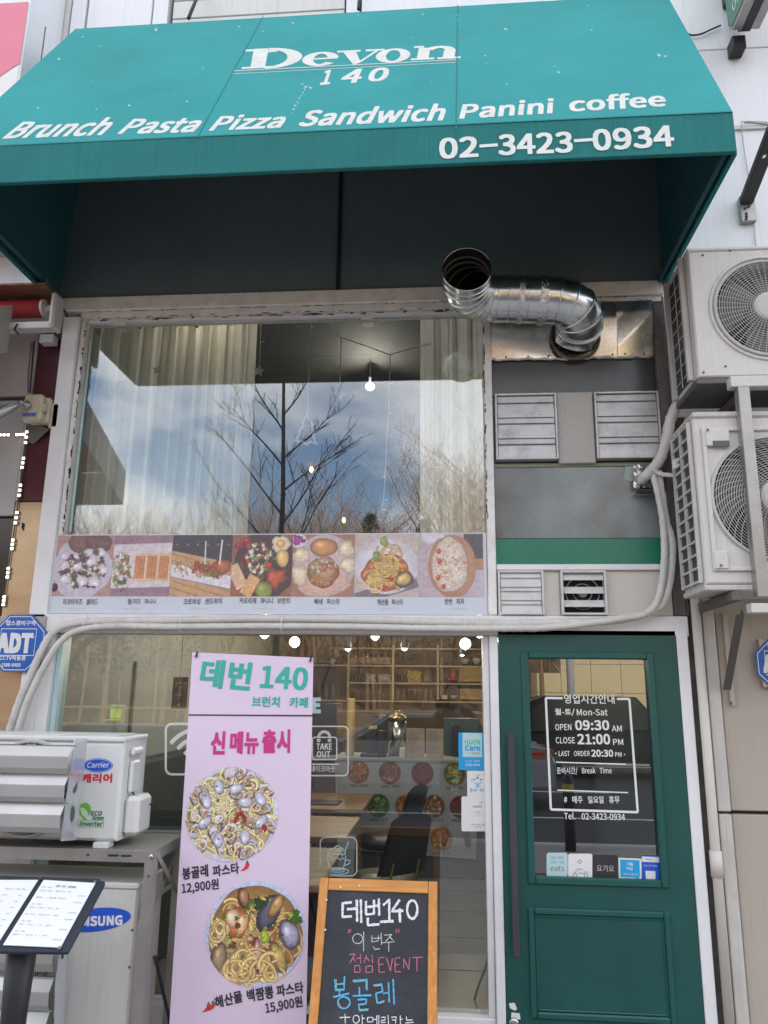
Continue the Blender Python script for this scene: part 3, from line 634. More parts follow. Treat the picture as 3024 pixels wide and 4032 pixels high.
for k in range(40):
    z = random.uniform(2.55, 3.88); flake(pc, .237+random.uniform(-.001, .004), z, -.0015, random.uniform(.002, .005), random.uniform(.006, .03), tilt=0)
for k in range(60):
    x = random.uniform(-2.2, 1.2); flake(pf, x, random.uniform(3.90, 4.0), -.013 if random.random() < .4 else .006, random.uniform(.008, .03), random.uniform(.003, .008), tilt=.006)
for k in range(46):
    z = random.uniform(2.5, 3.88); flake(pf, -2.240, z, .018, random.uniform(.004, .010), random.uniform(.01, .03), tilt=.006)
pc.build('bare_patch', m_chip, uw, kind='stuff'); pf.build('paint_flake', m_peel, uw, kind='stuff')
for x in (-2.01, -1.93): pass
B((-2.06, .030, 3.865), (-1.985, .038, 3.892)).build('frame_clip', m_white, uw); B((-.50, .030, 3.862), (-.43, .038, 3.89)).build('frame_clip', m_white, uw); B((-2.225, .07, 2.55), (-2.212, .076, 3.80)).build('glazing_bead', m_vinylt, uw)

# the printed strip of menu pictures
strip_y = .018
ms = slab(-2.272, 2.066, .232, 2.526, .020, .030, m_poster, 'menu_strip', uw, 0)
FSs = FS(.0185)
foods = [food_salad, food_panini, food_croissant, food_brunch, food_pane, food_tomato, food_pizza]
names = ['리코타치즈 샐러드', '햄/치즈 파니니', '크로와상 샌드위치', '카프리제 파니니 브런치', '빠네 파스타', '해산물 파스타', '반반 피자']
npx = [((248, 2381), (384, 2381)), ((502, 2381), (612, 2380)), ((722, 2380), (873, 2378)), ((943, 2377), (1140, 2377)), ((1238, 2380), (1337, 2380)), ((1486, 2382), (1586, 2382)), ((1752, 2380), (1828, 2379))]
bx = [-2.262, -1.915, -1.567, -1.212, -.862, -.507, -.145, .215]
for i, (fn, nm) in enumerate(zip(foods, names)):
    x0, x1 = bx[i], bx[i+1]-.002
    printed(fn(120), (x0, strip_y, 2.165), (x1, strip_y, 2.165), (x0, strip_y, 2.520), (x1, strip_y, 2.520), uw, 'printed_picture', lift=.20)
    text(nm, FSs, npx[i][0], npx[i][1], 23, m_gprint, uw, .014)
fad = MB()
for x in (300, 520, 780, 1040, 1280, 1530, 1800):
    for k in range(12):
        p = FSs.at(x+k*6-30, 2398+random.uniform(-3, 3), .001); fad.box((p.x, p.y, p.z), (p.x+.006, p.y+.0002, p.z+random.uniform(.002, .007)))
fad.build('faded_price', mat('faded_print', (.62, .58, .60), .5), uw)

# ================================================================== OVER-DOOR PANEL
tw = thing('transom_window', 'frosted over door window with sooty louvres and green film band', 'window', (.75, 0, 2.06))
slab(1.228, 2.065, 1.285, 3.90, -.005, .14, m_soot, 'jamb', tw); slab(1.287, 2.065, 1.302, 3.95, .01, .12, m_seam, 'jamb_edge', tw)
B((.285, .04, 3.575), (1.227, .05, 3.92)).build('sheet_backing', m_soot, tw)
MB().grid(lambda u, v: Vector((.285+.735*u, .036-.052*min(v, .72)-.006*sin(7*u+3*v), 3.577+.342*v)), 40, 24).build('galvanised_sheet', m_sheet, tw, True)
MB().grid(lambda u, v: Vector((1.018+.206*u, .034-.050*min(v, .8)-.025*max(0, .5-abs(v-.45-.6*(u-.5))), 3.579+.336*v)), 24, 30).build('galvanised_sheet', m_sheet, tw, True)
slab(.285, 3.35, 1.227, 3.572, .045, .06, m_frostdark, 'sooty_pane', tw)
slab(.285, 2.495, 1.227, 2.915, .045, .06, m_frost, 'frosted_pane', tw)
slab(.285, 2.918, 1.227, 3.347, .050, .065, m_frostdark, 'sooty_pane', tw)
slab(.285, 2.347, 1.227, 2.493, .040, .055, m_greenfilm, 'green_band', tw, 0)
slab(.285, 2.312, 1.24, 2.345, .005, .06, m_white, 'cross_rail', tw)
slab(.285, 2.912, 1.226, 2.935, .035, .06, mat('pale_putty', (.32, .34, .27), .6, dirt=.3), 'cross_rail', tw)
slab(.540, 2.064, .628, 2.311, .030, .06, m_cream, 'cream_panel', tw); slab(.875, 2.064, 1.226, 2.311, .026, .06, m_cream, 'cream_panel', tw)
slab(.650, 2.925, .858, 3.355, .012, .05, mat('speckled_cover_plate', (.46, .44, .42), .45, speck=.7, spscale=70, scol=(.1, .09, .085), dirt=.3, dcol=(.3, .25, .2)), 'cover_plate', tw)
def caulk(z, x0, x1, y):
    mb = MB(); P = [(x0+(x1-x0)*i/30, y-.004*random.random(), z+random.uniform(-.006, .006)) for i in range(31)]; mb.tube(P, [random.uniform(.004, .010) for _ in P], 6); return mb
caulk(3.574, .29, 1.22, .030).build('caulking', m_wrap, tw, True); caulk(3.917, .5, 1.22, .022).build('caulking', m_peel, tw, True)
sc_ = MB()
for x in (.37, .5, .62, .74, .86, .99, 1.06, 1.17): sc_.lathe((x, .0285 if x < 1.02 else .0225, 3.592), [(0, .004), (.005, .002), (.006, 0)], 8, (0, -1, 0))
for z in (3.66, 3.74, 3.86): sc_.lathe((1.012, .0285, z), [(0, .004), (.005, .002), (.006, 0)], 8, (0, -1, 0))
sc_.build('screw', m_soot, tw)
def louvre(label, x0, z0, x1, z1, n, m, opening, y=.0, deep=.05):
    t = thing('louvre_vent', label, 'louvre', ((x0+x1)/2, y, z0)); w = .012
    for a, b in (((x0, z0), (x0+w, z1)), ((x1-w, z0), (x1, z1)), ((x0+w, z0), (x1-w, z0+w)), ((x0+w, z1-w), (x1-w, z1))):
        B((a[0], y-.012, a[1]), (b[0], y+deep, b[1]), .002).build('frame', m, t)
    B((x0+w, y+deep-.006, z0+w), (x1-w, y+deep-.001, z1-w)).build('dark_opening', m_dark, t)
    h = (z1-z0-2*w)/n
    for k in range(n):
        zt = z0+w+h*(k+1)-.003; zb = z0+w+h*k+(opening*h)
        mb = MB(); ya, yb = (y+.018, y-.010) if opening > .3 else (y+.003, y-.007)
        mb.poly([(x0+w+.003, ya, zt), (x0+w+.003, yb, zb), (x1-w-.003, yb, zb), (x1-w-.003, ya, zt)], (0, .003, .001))
        if opening < .3: mb.poly([(x0+w+.003, ya-.002, zt-.3*h), (x0+w+.003, ya-.014, zt-.36*h), (x1-w-.003, ya-.014, zt-.36*h), (x1-w-.003, ya-.002, zt-.3*h)], (0, .003, .001))
        mb.build('slat', m, t)
    return t
louvre('grimy closed louvre vent left of the speckled cover plate', .296, 2.945, .648, 3.345, 3, m_alu, -.08)
louvre('grimy closed louvre vent right of the speckled cover plate', .862, 2.945, 1.224, 3.345, 3, m_alu, -.08)
louvre('white closed louvre vent above the door, left of the open one', .290, 2.066, .538, 2.308, 3, m_aluw, -.08)
lv = louvre('white louvre vent with open slats above the green door', .630, 2.066, .873, 2.308, 3, m_aluw, .42)
fb = MB(); fb.tube([(.75+.05*cos(a), .035, 2.19+.05*sin(a)) for a in np.linspace(0, 2*pi, 20)], .004, 5); fb.tube([(.75+.09*cos(a), .035, 2.19+.09*sin(a)) for a in np.linspace(0, 2*pi, 24)], .004, 5)
fb.lathe((.75, .04, 2.19), [(0, .02), (.025, .015), (.03, 0)], 14, (0, -1, 0)); fb.build('vent_fan', m_steel, lv)

# ================================================================== AWNING
YF, YT, ZB, ZV, ZT = -1.16, -.34, 4.02, 4.213, 5.75
aw = thing('green_awning', 'big teal green fabric awning with white lettering above the upper window', 'awning', (-.5, 0, 4.02))
L0, R0 = -2.44, 1.307; L1, R1 = -2.335, 1.352
def quadgrid(a, b, c, d, nu=24, nv=10, sag=.0, nrm=(0, -1, 0)):
    a, b, c, d = map(Vector, (a, b, c, d)); nn = Vector(nrm)
    return MB().grid(lambda u, v: (a*(1-u)+b*u)*(1-v)+(d*(1-u)+c*u)*v-nn*(sag*(4*v*(1-v))*(.7+.3*abs(sin(pi*u*4)))), nu, nv)
sn = Vector((0, -(ZT-ZV), (YF-YT)*-1)).normalized()
slope = Surf((0, YF, ZV), (0, -(ZT-ZV), (YT-YF)), (0, YT-YF, ZT-ZV))
val = FS(YF)
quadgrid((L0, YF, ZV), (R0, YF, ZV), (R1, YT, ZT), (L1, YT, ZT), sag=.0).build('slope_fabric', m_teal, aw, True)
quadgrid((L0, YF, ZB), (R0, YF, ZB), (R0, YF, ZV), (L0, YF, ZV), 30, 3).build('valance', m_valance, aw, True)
for X0, X1, nm in ((L0, L1, 'side_flap'), (R0, R1, 'side_flap')):
    s = 1 if X0 > 0 else -1
    pts = [(X0, YF, ZB), (X0, YF, ZV), (X1, YT, ZT), (X1, .02, ZT), (X0, .02, ZB)]
    MB().poly(pts).build(nm, m_valance, aw)
    MB().poly([(x-s*.006, y+.003, z) for x, y, z in pts]).build('flap_lining', m_innerflap, aw)
B((L1, YT, ZT-.003), (R1, .03, ZT+.004)).build('top_closure', m_teal, aw)
B((L0+.005, .012, ZB+.03), (R1+.02, .035, ZT)).build('back_board', m_inner, aw)
quadgrid((L0+.02, YF+.02, ZV-.01), (R0-.02, YF+.02, ZV-.01), (R1-.02, YT+.01, ZT-.015), (L1+.02, YT+.01, ZT-.015)).build('fabric_lining', m_inner, aw, True)
B((-.655, -.004, ZB+.03), (-.632, .012, 5.5), .002).build('back_seam', m_black, aw)
hem = MB(); hem.box((L0, YF-.004, ZB-.016), (R0, YF+.02, ZB+.004), .003)
for X0 in (L0, R0): hem.box((X0-.012, YF+.021, ZB-.014), (X0+.010, .0, ZB+.004), .003)
hem.build('bottom_hem', m_valance, aw)
fr = MB()
for x in (-2.40, 1.28):
    fr.tube([(x, YF+.03, ZB+.02), (x, YF+.03, ZV), (x+(.10 if x < 0 else .03), YT+.02, ZT-.05)], .014, 8); fr.tube([(x, YF+.03, ZB+.02), (x, -.01, ZB+.02)], .014, 8)
fr.tube([(L0+.03, YF+.03, ZV-.01), (R0-.03, YF+.03, ZV-.01)], .014, 8); fr.tube([(L0+.03, YF+.03, ZB+.02), (R0-.03, YF+.03, ZB+.02)], .014, 8)
fr.build('frame_tube', m_innerflap, aw, True)
sm = MB(); SO = .002
for a, b in (((1038, 62), (775, 545)), ((1802, 20), (1796, 508))): sm.ribbon(slope, [a, b], .006, .0015)
sm.ribbon(slope, [(0, 574), (2880, 440)], .012, .0015); sm.build('fabric_seam', m_valance, aw)
# lettering
def serif(mb, quads):
    for k, q in enumerate(quads):
        off = .0008+.0001*k
        mb.add([slope.at(x, y, off) for x, y in q], [tuple(range(len(q)))])
def bowl(mb, cx, cy, ro, rox, ri, rix, k, a0=0, a1=2*pi, n=28, sh=0.0, sl=-.0):
    off = .0008+.0001*k; vs_ = []
    for i in range(n+1):
        a = a0+(a1-a0)*i/n
        for (ry, rx) in ((ro, rox), (ri, rix)):
            x = cx+rx*cos(a); y = cy-ry*sin(a)-(x-cx)*.045+0; x += ry*sin(a)*sh; vs_.append(slope.at(x, y, off))
    mb.add(vs_, [(2*i, 2*i+1, 2*i+3, 2*i+2) for i in range(n)])
def par(x, y, w, h, sh=.20, k=0, sk=.045): # parallelogram stem: (x,y) bottom left
    return [(x, y), (x+w, y-w*sk), (x+w+h*sh, y-w*sk-h), (x+h*sh, y-h)]
dv = MB()
# D
serif(dv, [par(985, 269, 58, 76), par(952, 272, 78, 7, .2), par(966, 204, 78, 8, .2)])
bowl(dv, 1052, 231, 41, 138, 33, 80, 5, -pi/2, pi/2, 24, .20)
serif(dv, [[(1030, 269), (1078, 267), (1080, 260), (1032, 262)], [(1046, 200), (1094, 196), (1092, 204), (1044, 208)]])
# e
bowl(dv, 1262, 233, 28, 72, 20, 28, 6, .06, 1.78*pi, 26, .2); serif(dv, [[(1205, 237), (1328, 231), (1331, 225), (1208, 231)]])
# v
serif(dv, [[(1352, 206), (1402, 203), (1420, 246), (1392, 256)], [(1392, 256), (1420, 246), (1494, 198), (1480, 199)], par(1328, 208, 92, 7, 0), par(1440, 203, 74, 7, 0)])
# o
bowl(dv, 1548, 220, 28, 68, 21, 28, 8, 0, 2*pi, 30, .2)
# n
serif(dv, [par(1640, 236, 46, 46, .2), par(1618, 238, 92, 7, 0), par(1630, 190, 40, 7, 0), par(1742, 232, 46, 34, .2), par(1722, 234, 92, 7, 0)])
bowl(dv, 1728, 204, 22, 66, 13, 26, 12, 0, .86*pi, 18, .2)
dv.build('logo_lettering', m_letter, aw)
ul = MB(); ul.ribbon(slope, [(918, 280), (1796, 236)], .009, .0012); ul.ribbon(slope, [(914, 292), (1796, 246)], .006, .0012); ul.build('logo_underline', m_letter, aw)
for ch, a, b, h in (('1', (1262, 334), (1296, 331), 53), ('4', (1340, 328), (1412, 324), 50), ('0', (1446, 322), (1516, 318), 50)): text(ch, slope, a, b, h, m_letter, aw, .02, .0012, slant=.12)
for w, a, b, h in (('Brunch', (12, 546), (396, 532), 60), ('Pasta', (466, 528), (758, 520), 52), ('Pizza', (826, 515), (1100, 503), 54), ('Sandwich', (1174, 498), (1738, 474), 62), ('Panini', (1812, 468), (2172, 446), 56), ('coffee', (2244, 440), (2620, 418), 56)):
    text(w, slope, a, b, h, m_letter, aw, .022, .0012, slant=.16)
for w, a, b, h in (('02', (1734, 626), (1880, 618), 78), ('3423', (1966, 612), (2252, 600), 78), ('0934', (2340, 594), (2652, 576), 80)): text(w, val, a, b, h, m_num, aw, .02, .003)
ds = MB(); ds.ribbon(val, [(1888, 577), (1960, 572)], .016, .003); ds.ribbon(val, [(2260, 556), (2333, 551)], .016, .003); ds.build('lettering_dash', m_num, aw)
# droppings and scuffs
sp = MB()
def splat(px, py, r, ry=None, sf=slope):
    n = 9; P = []
    for k in range(n):
        a = 2*pi*k/n; q = .6+.7*random.random(); P.append(sf.at(px+r*.8*q*cos(a), py+(ry or r)*.8*q*sin(a), .0006))
    sp.poly(P)
for x, y, r in ((1205, 342, 12), (1224, 346, 9), (1190, 330, 6), (1178, 385, 5), (1160, 415, 5), (1155, 430, 6), (1150, 445, 4), (2198, 285, 8), (2186, 263, 5), (1802, 60, 6), (1803, 82, 6), (613, 118, 10), (617, 112, 6), (232, 232, 8), (326, 145, 6), (395, 182, 5), (942, 105, 6), (1153, 90, 7), (1035, 124, 5), (2594, 218, 12), (2620, 221, 8), (2330, 118, 6), (1996, 330, 5), (1992, 115, 9), (510, 415, 8), (735, 400, 7), (358, 318, 4), (2318, 23, 4), (1666, 56, 6), (150, 425, 6), (380, 430, 5), (1700, 323, 3), (1620, 148, 4), (800, 270, 4), (1410, 60, 5), (1910, 220, 5), (1915, 248, 4)): splat(x, y, r*.9, r*.55)
for k in range(7): splat(1200-k*7, 352+k*13, 3, 6)
sp.build('bird_dropping', mat('dropping', (.34, .50, .50), .8, var=.45, scale=60), aw)
# stays from the wall to the awning's top edge
for (px, py, qx, qy) in ((742, 72, 706, -30), (1412, 36, 1395, -30)):
    a = slope.at(px, py); b = F(qx, qy, .04)
    st = MB().tube([a, (a.x-.03, .04, a.z+.75)], .011, 8); t = st.build('awning_stay', m_black, None, True)
    tag(t, 'thin black stay rod holding the awning top, '+('over the left part of the siding' if px < 900 else 'right of the siding'), 'rod', 'awning stay rods')

# ================================================================== EXHAUST DUCT
du = thing('exhaust_duct', 'shiny galvanised round exhaust duct elbowing out under the green awning', 'duct', (.7, 0, 3.7))
def dp(px, py, y): return F(px, py, y)
RD = .131
mo = dp(1838, 1060, -.52); e1 = dp(2000, 1176, -.25); e2 = dp(2150, 1182, -.245); e6 = dp(2262, 1335, .03); BR_ = .17
ctrl = [mo, mo+Vector((0, .06, -.004)), Vector((mo.x, e1.y-BR_, mo.z-.012))]
for k in range(1, 5):
    a = pi/2*k/5; ctrl.append(Vector((mo.x+BR_*(1-cos(a)), e1.y-BR_+BR_*sin(a), (mo.z-.012)+(e1.z-mo.z+.012)*k/5)))
ctrl += [Vector((mo.x+BR_, e1.y, e1.z)), e1, (e1+e2)/2, e2]; x9 = e6.x+.01; B2 = .15
for k in range(0, 5):
    a = pi/2*k/4; ctrl.append(Vector((x9-B2+B2*sin(a), e2.y+B2*(1-cos(a)), e2.z-.004-.07*(k/4)**1.3)))
ctrl += [Vector((x9+.002, -.04, e6.z+.045)), e6]
MB().tube(ctrl, RD, 40, cap=False).build('duct_body', m_galv, du, True)
MB().tube([p for p in ctrl], RD-.004, 32, cap=False).build('duct_lining', m_ductin, du, True)
def ringat(i, mb, rr=.0035, ro=RD):
    p = ctrl[i]; t = (ctrl[min(i+1, len(ctrl)-1)]-ctrl[max(i-1, 0)]).normalized(); x = t.orthogonal().normalized(); y = t.cross(x)
    mb.tube([p+(x*cos(a)+y*sin(a))*(ro+.001) for a in np.linspace(0, 2*pi, 41)[:-1]], rr, 6, closed=True)
for i in range(0, len(ctrl)-1):
    mb = MB(); ringat(i, mb, .0045 if i else .003); mb.build('duct_seam', m_galv, du, True)
for i in range(1, 5):
    mb = MB(); ringat(i, mb, .006, RD-.008); mb.build('inner_seam', m_steeld, du, True)
for t0, w_ in ((.25, .03), (.78, .045)):
    p = e1.lerp(e2, t0); q = e1.lerp(e2, t0+w_/((e2-e1).length)); d = (q-p).normalized(); x = d.orthogonal().normalized(); y = d.cross(x); mb = MB()
    def fn(u, v, p=p, q=q, x=x, y=y): a = 2*pi*u; r = RD+.003+.004*random.random(); return p.lerp(q, v)+(x*cos(a)+y*sin(a))*r+(q-p)*random.uniform(-.06, .06)
    mb.grid(fn, 60, 5).build('foil_tape', m_foil, du)
cf = MB(); cf.tube([e6+Vector((cos(a)*(RD+.008), -.028+random.uniform(-.004, .004), sin(a)*(RD+.008))) for a in np.linspace(0, 2*pi, 41)[:-1]], [random.uniform(.006, .013) for _ in range(40)], 7, closed=True); cf.build('flange_caulking', m_steeld, du, True)

# ================================================================== WRAPPED PIPES
def hose(pts, y, r, label, ys=None, grp=None, bands=()):
    P = [F(px, py, (ys[i] if ys else y)) for i, (px, py) in enumerate(pts)]; Q = smoothp(P, 7)
    Q2 = []
    for i in range(len(Q)-1):
        n = max(1, int((Q[i+1]-Q[i]).length/.012))
        Q2 += [Q[i].lerp(Q[i+1], k/n) for k in range(n)]
    Q2.append(Q[-1]); rs = [r*(1+.05*sin(i*1.9)+random.uniform(-.045, .045)) for i in range(len(Q2))]
    wob = [q+Vector((random.uniform(-1, 1), random.uniform(-1, 1), random.uniform(-1, 1)))*.0007 for q in Q2]
    o = MB().tube(wob, rs, 12).build('insulated_pipe', m_wrap, None, True)
    return tag(o, label, 'pipe', 'wrapped refrigerant pipes'), Q2
hA = [(2592, 1856), (2606, 1950), (2622, 2048), (2646, 2140), (2640, 2264), (2617, 2362), (2574, 2402), (2494, 2432), (2370, 2447), (2185, 2451), (2000, 2455), (1700, 2448), (1350, 2438), (995, 2436), (663, 2442), (422, 2445), (300, 2453), (229, 2476), (187, 2518), (150, 2592), (102, 2701), (72, 2770), (30, 2900)]
hB = [(2568, 1856), (2586, 1924), (2605, 2017), (2614, 2110), (2614, 2233), (2590, 2362), (2540, 2416), (2440, 2436), (2300, 2456), (2140, 2472), (2000, 2474), (1700, 2474), (1350, 2468), (995, 2466), (663, 2468), (420, 2466), (300, 2485), (241, 2524), (205, 2572), (163, 2645), (120, 2735), (95, 2800), (55, 2930)]
_, QA = hose(hA, -.045, .0205, 'upper pipe in pale wrap running along the beam between the two windows')
_, QB = hose(hB, -.060, .0185, 'lower pipe in pale wrap hugging the top of the lower window')
hose([(2690, 1540), (2669, 1585), (2642, 1647), (2623, 1733), (2602, 1801), (2566, 1850), (2537, 1880), (2510, 1912)], 0, .029, 'thick wrapped pipe dropping from the upper right outdoor unit into the over door window', ys=[-.15, -.12, -.09, -.07, -.06, -.06, -.04, .05])
hose([(2700, 1868), (2660, 1872), (2600, 1866), (2560, 1850), (2530, 1880)], 0, .012, 'short thin pipe joining the lower right outdoor unit to the pipe knot', ys=[-.16, -.12, -.08, -.07, -.02])
# ties on the pipes
for k, (px) in enumerate((337, 714, 1111, 1832, 1878)):
    p = F(px, 2456, -.052); mb = MB(); mb.tube([p+Vector((.003*sin(a), -.034*cos(a)*.8, .048*sin(a))) for a in np.linspace(0, 2*pi, 17)[:-1]], .0022, 5, closed=True)
    tag(mb.build('cable_tie', m_wprint), 'thin pale tie round the two pipes '+['at the left bend', 'left of the banner top', 'near the banner middle', 'just left of the door post', 'nearest the door post'][k], 'tie', 'pipe ties')
# foil wrapped hole in the pane where the pipes go in
fh = MB(); fh.grid(lambda u, v: F(2495+85*u, 1830+90*v, -.002-.03*random.random()*(0 < u < 1)*(0 < v < 1)), 7, 7); o = fh.build('foil_patch', m_foil); tag(o, 'crumpled foil patch where pipes enter the frosted pane', 'foil')
o = B(F(2500, 1946, .03), F(2580, 1925, -.06), .004).build('foam_block', m_soot); tag(o, 'sooty foam block under the pipe entry', 'block')
o = MB().poly([F(x, y, .042) for x, y in ((2462, 1834), (2494, 1830), (2494, 1890), (2484, 1896), (2456, 1886))]).build('pale_tape', mat('pale_tape', (.36, .44, .42), .6), tw)

# ================================================================== OUTDOOR UNITS
def acbody(t, x0, x1, yf, yb, z0, z1, m, fc, fr_, hub=.055, rings=13, spokes=36, spiral=0.0, bev=.008, square=None):
    """casing with a round fan opening, fan and grille; fc centre (x,z) and radius of the opening"""
    N = 64; V = []; cx, cz = fc
    ring = [(cx+fr_*cos(2*pi*k/N), cz+fr_*sin(2*pi*k/N)) for k in range(N)]
    def edge(a):
        dx, dz = cos(a), sin(a); tx = ((x1-bev-cx) if dx > 0 else (x0+bev-cx))/dx if abs(dx) > 1e-9 else 1e9; tz = ((z1-bev-cz) if dz > 0 else (z0+bev-cz))/dz if abs(dz) > 1e-9 else 1e9
        k = min(tx, tz); return (cx+dx*k, cz+dz*k)
    angs = sorted([2*pi*k/N for k in range(N)]+[atan2(zz-cz, xx-cx) % (2*pi) for xx in (x0+bev, x1-bev) for zz in (z0+bev, z1-bev)])
    mb = MB(); n = len(angs)
    for a in angs: e = edge(a); V += [(e[0], yf, e[1]), (cx+fr_*cos(a), yf, cz+fr_*sin(a)), (cx+fr_*.97*cos(a), yf+.05, cz+fr_*.97*sin(a))]
    F_ = [];
    for i in range(n): j = (i+1) % n; F_ += [(3*i, 3*j, 3*j+1, 3*i+1), (3*i+1, 3*j+1, 3*j+2, 3*i+2)]
    mb.add(V, F_)
    # shell: bevel frame round the front, then sides, back, top, bottom
    o_ = [(x0+bev, z0+bev), (x1-bev, z0+bev), (x1-bev, z1-bev), (x0+bev, z1-bev)]; p_ = [(x0, z0), (x1, z0), (x1, z1), (x0, z1)]
    mb.add([(x, yf, z) for x, z in o_]+[(x, yf+bev, z) for x, z in p_]+[(x, yb, z) for x, z in p_], [(i, (i+1) % 4, 4+(i+1) % 4, 4+i) for i in range(4)]+[(4+i, 4+(i+1) % 4, 8+(i+1) % 4, 8+i) for i in range(4)]+[(8, 9, 10, 11)])
    mb.build('casing', m, t)
    MB().lathe((cx, yf+.16, cz), [(0, 0), (fr_*1.02, 0)], 40, (0, -1, 0)).build('shroud', m_dark, t)
    fm = MB()
    for k in range(3):
        a0 = 2*pi*k/3+.4
        fm.grid(lambda u, v: Vector((cx+(hub+(fr_*.9-hub)*u)*cos(a0+(v-.5)*1.5+u*.5), yf+.09+.05*(v-.5), cz+(hub+(fr_*.9-hub)*u)*sin(a0+(v-.5)*1.5+u*.5))), 6, 6)
    fm.lathe((cx, yf+.12, cz), [(hub*.9, 0), (hub*.9, .05), (0, .06)], 20, (0, -1, 0)); fm.build('fan_blades', m_fan, t, True)
    gm = MB(); yo = yf-.012
    for k in range(rings):
        r = hub+(fr_-hub)*(k+.5)/rings; bul = .012*(1-(r/fr_)**2)
        gm.tube([(cx+r*cos(a), yo-bul, cz+r*sin(a)) for a in np.linspace(0, 2*pi, 49)[:-1]], .0019, 4, closed=True)
    for k in range(spokes):
        a = 2*pi*k/spokes; gm.tube([(cx+r*cos(a+spiral*(r/fr_)**1), yo-.012*(1-(r/fr_)**2)+.002, cz+r*sin(a+spiral*(r/fr_))) for r in np.linspace(hub*.9, fr_*1.0, 7)], .0021, 4)
    gm.tube([(cx+fr_*1.0*cos(a), yf-.006, cz+fr_*1.0*sin(a)) for a in np.linspace(0, 2*pi, 65)[:-1]], .009, 6, closed=True)
    gm.lathe((cx, yo-.002, cz), [(hub, 0), (hub, .010), (hub*.8, .016), (0, .018)], 28, (0, -1, 0)); gm.build('fan_grille', m_grille, t)
def screws(t, pts, yf, r=.006):
    mb = MB()
    for x, z in pts: mb.lathe((x, yf, z), [(r, 0), (r, .003), (r*.5, .005), (0, .005)], 8, (0, -1, 0))
    mb.build('screw', m_steeld, t)
# upper right unit
A1 = thing('outdoor_unit', 'white outdoor unit with round fan, upper one on the right wall bracket', 'air conditioner', (1.7, -.3, 3.2), 'outdoor units on the right wall')
ax0, az0, az1 = 1.284, 3.215, 3.925
F1 = F(3022, 1212, -.5); acbody(A1, ax0, 2.16, -.50, -.15, az0, az1, m_ac, (F1.x, F1.z), .262, .075, 15, 44, 0.0)
B((ax0-.004, -.505, az1-.004), (2.165, -.14, az1+.018), .006).build('top_cover', m_ac, A1)
screws(A1, [(1.31, 3.24), (1.36, 3.90), (1.50, 3.92), (1.42, 3.27)], -.5)
MB().tube([(F1.x+.285*cos(a), -.503, F1.z+.285*sin(a)) for a in np.linspace(0, 2*pi, 65)[:-1]], .008, 6, closed=True).build('fan_surround', m_ac, A1, True)
gs = MB()
for k in range(9): gs.beam((ax0-.022, -.40, az0+.06+k*.075), (ax0-.022, -.19, az0+.06+k*.075), .003, .003)
for y in (-.42, -.31, -.2): gs.beam((ax0-.02, y, az0+.02), (ax0-.02, y, az1-.02), .004, .004)
gs.build('side_wire_guard', m_steelw, A1); B((ax0-.006, -.43, az0+.03), (ax0-.001, -.17, az1-.03)).build('condenser_coil', m_fin, A1)
for y in (-.175, -.44): B((ax0-.03, y, az0+.01), (ax0-.002, y+.03, az1), .002).build('side_rail', m_acdirty, A1)
B((ax0-.01, -.495, az0-.035), (2.16, -.14, az0-.002), .005).build('base_pan', m_steeld, A1)
# lower right unit
A2 = thing('outdoor_unit', 'stained outdoor unit with square fan guard, lower one behind the galvanised upright', 'air conditioner', (1.7, -.3, 2.2), 'outdoor units on the right wall')
bx0, bz0, bz1 = 1.235, 2.165, 3.005
F2_ = F(3060, 1955, -.5); acbody(A2, bx0, 2.14, -.50, -.17, bz0, bz1, m_ac, (F2_.x, 2.585), min(.345, F2_.x-F(2780, 1900, -.512).x-.024), .085, 19, 44, .9)
B((bx0-.005, -.512, bz1-.01), (2.125, -.16, bz1+.022), .008).build('top_cover', m_acdirty, A2)
sqf = MB(); X0, X1, Z0, Z1 = F(2780, 1900, -.512).x, 2.05, 2.225, 2.945
for a, b in (((X0, Z0), (X0+.022, Z1)), ((X1-.022, Z0), (X1, Z1)), ((X0+.022, Z0), (X1-.022, Z0+.022)), ((X0+.022, Z1-.022), (X1-.022, Z1))): sqf.box((a[0], -.514, a[1]), (b[0], -.5005, b[1]), .004)
sqf.build('fan_guard_frame', m_ac, A2)
for (cx_, cz_) in ((X0+.06, Z1-.06), (X0+.05, Z0+.05)): B((cx_-.045, -.522, cz_-.04), (cx_+.07 if cz_ > 2.6 else cx_+.02, -.501, cz_+.045), .004).build('guard_corner', m_ac, A2)
B((X0+.045, -.5235, Z1-.105), (X0+.125, -.521, Z1-.075), .001).build('hand_slot', m_steeld, A2)
screws(A2, [(X0+.025, Z1-.02), (X0+.03, Z0+.025), (1.455, 2.19), (1.47, 2.99)], -.527)
lat = MB(); zs = np.linspace(bz0+.02, bz1-.03, 13); ys = (-.47, -.375, -.28, -.19)
for z in zs: lat.beam((bx0-.012, -.47, z), (bx0-.012, -.19, z), .012, .011)
for y in (-.465, -.335, -.195): lat.beam((bx0-.0125, y, bz0+.01), (bx0-.0125, y, bz1-.02), .02, .012)
lat.build('side_lattice', m_acdirty, A2); B((bx0-.006, -.46, bz0+.02), (bx0-.001, -.2, bz1-.03)).build('condenser_coil', m_fin, A2)
MB().poly([F(2655, 1815, -.22), F(2690, 1800, -.26), F(2690, 1835, -.26), F(2660, 1850, -.24)], (-.015, -.01, 0)).build('pipe_hook', m_ac, A2)
B((bx0-.008, -.497, bz0-.03), (2.12, -.16, bz0-.002), .005).build('base_pan', m_acdirty, A2)
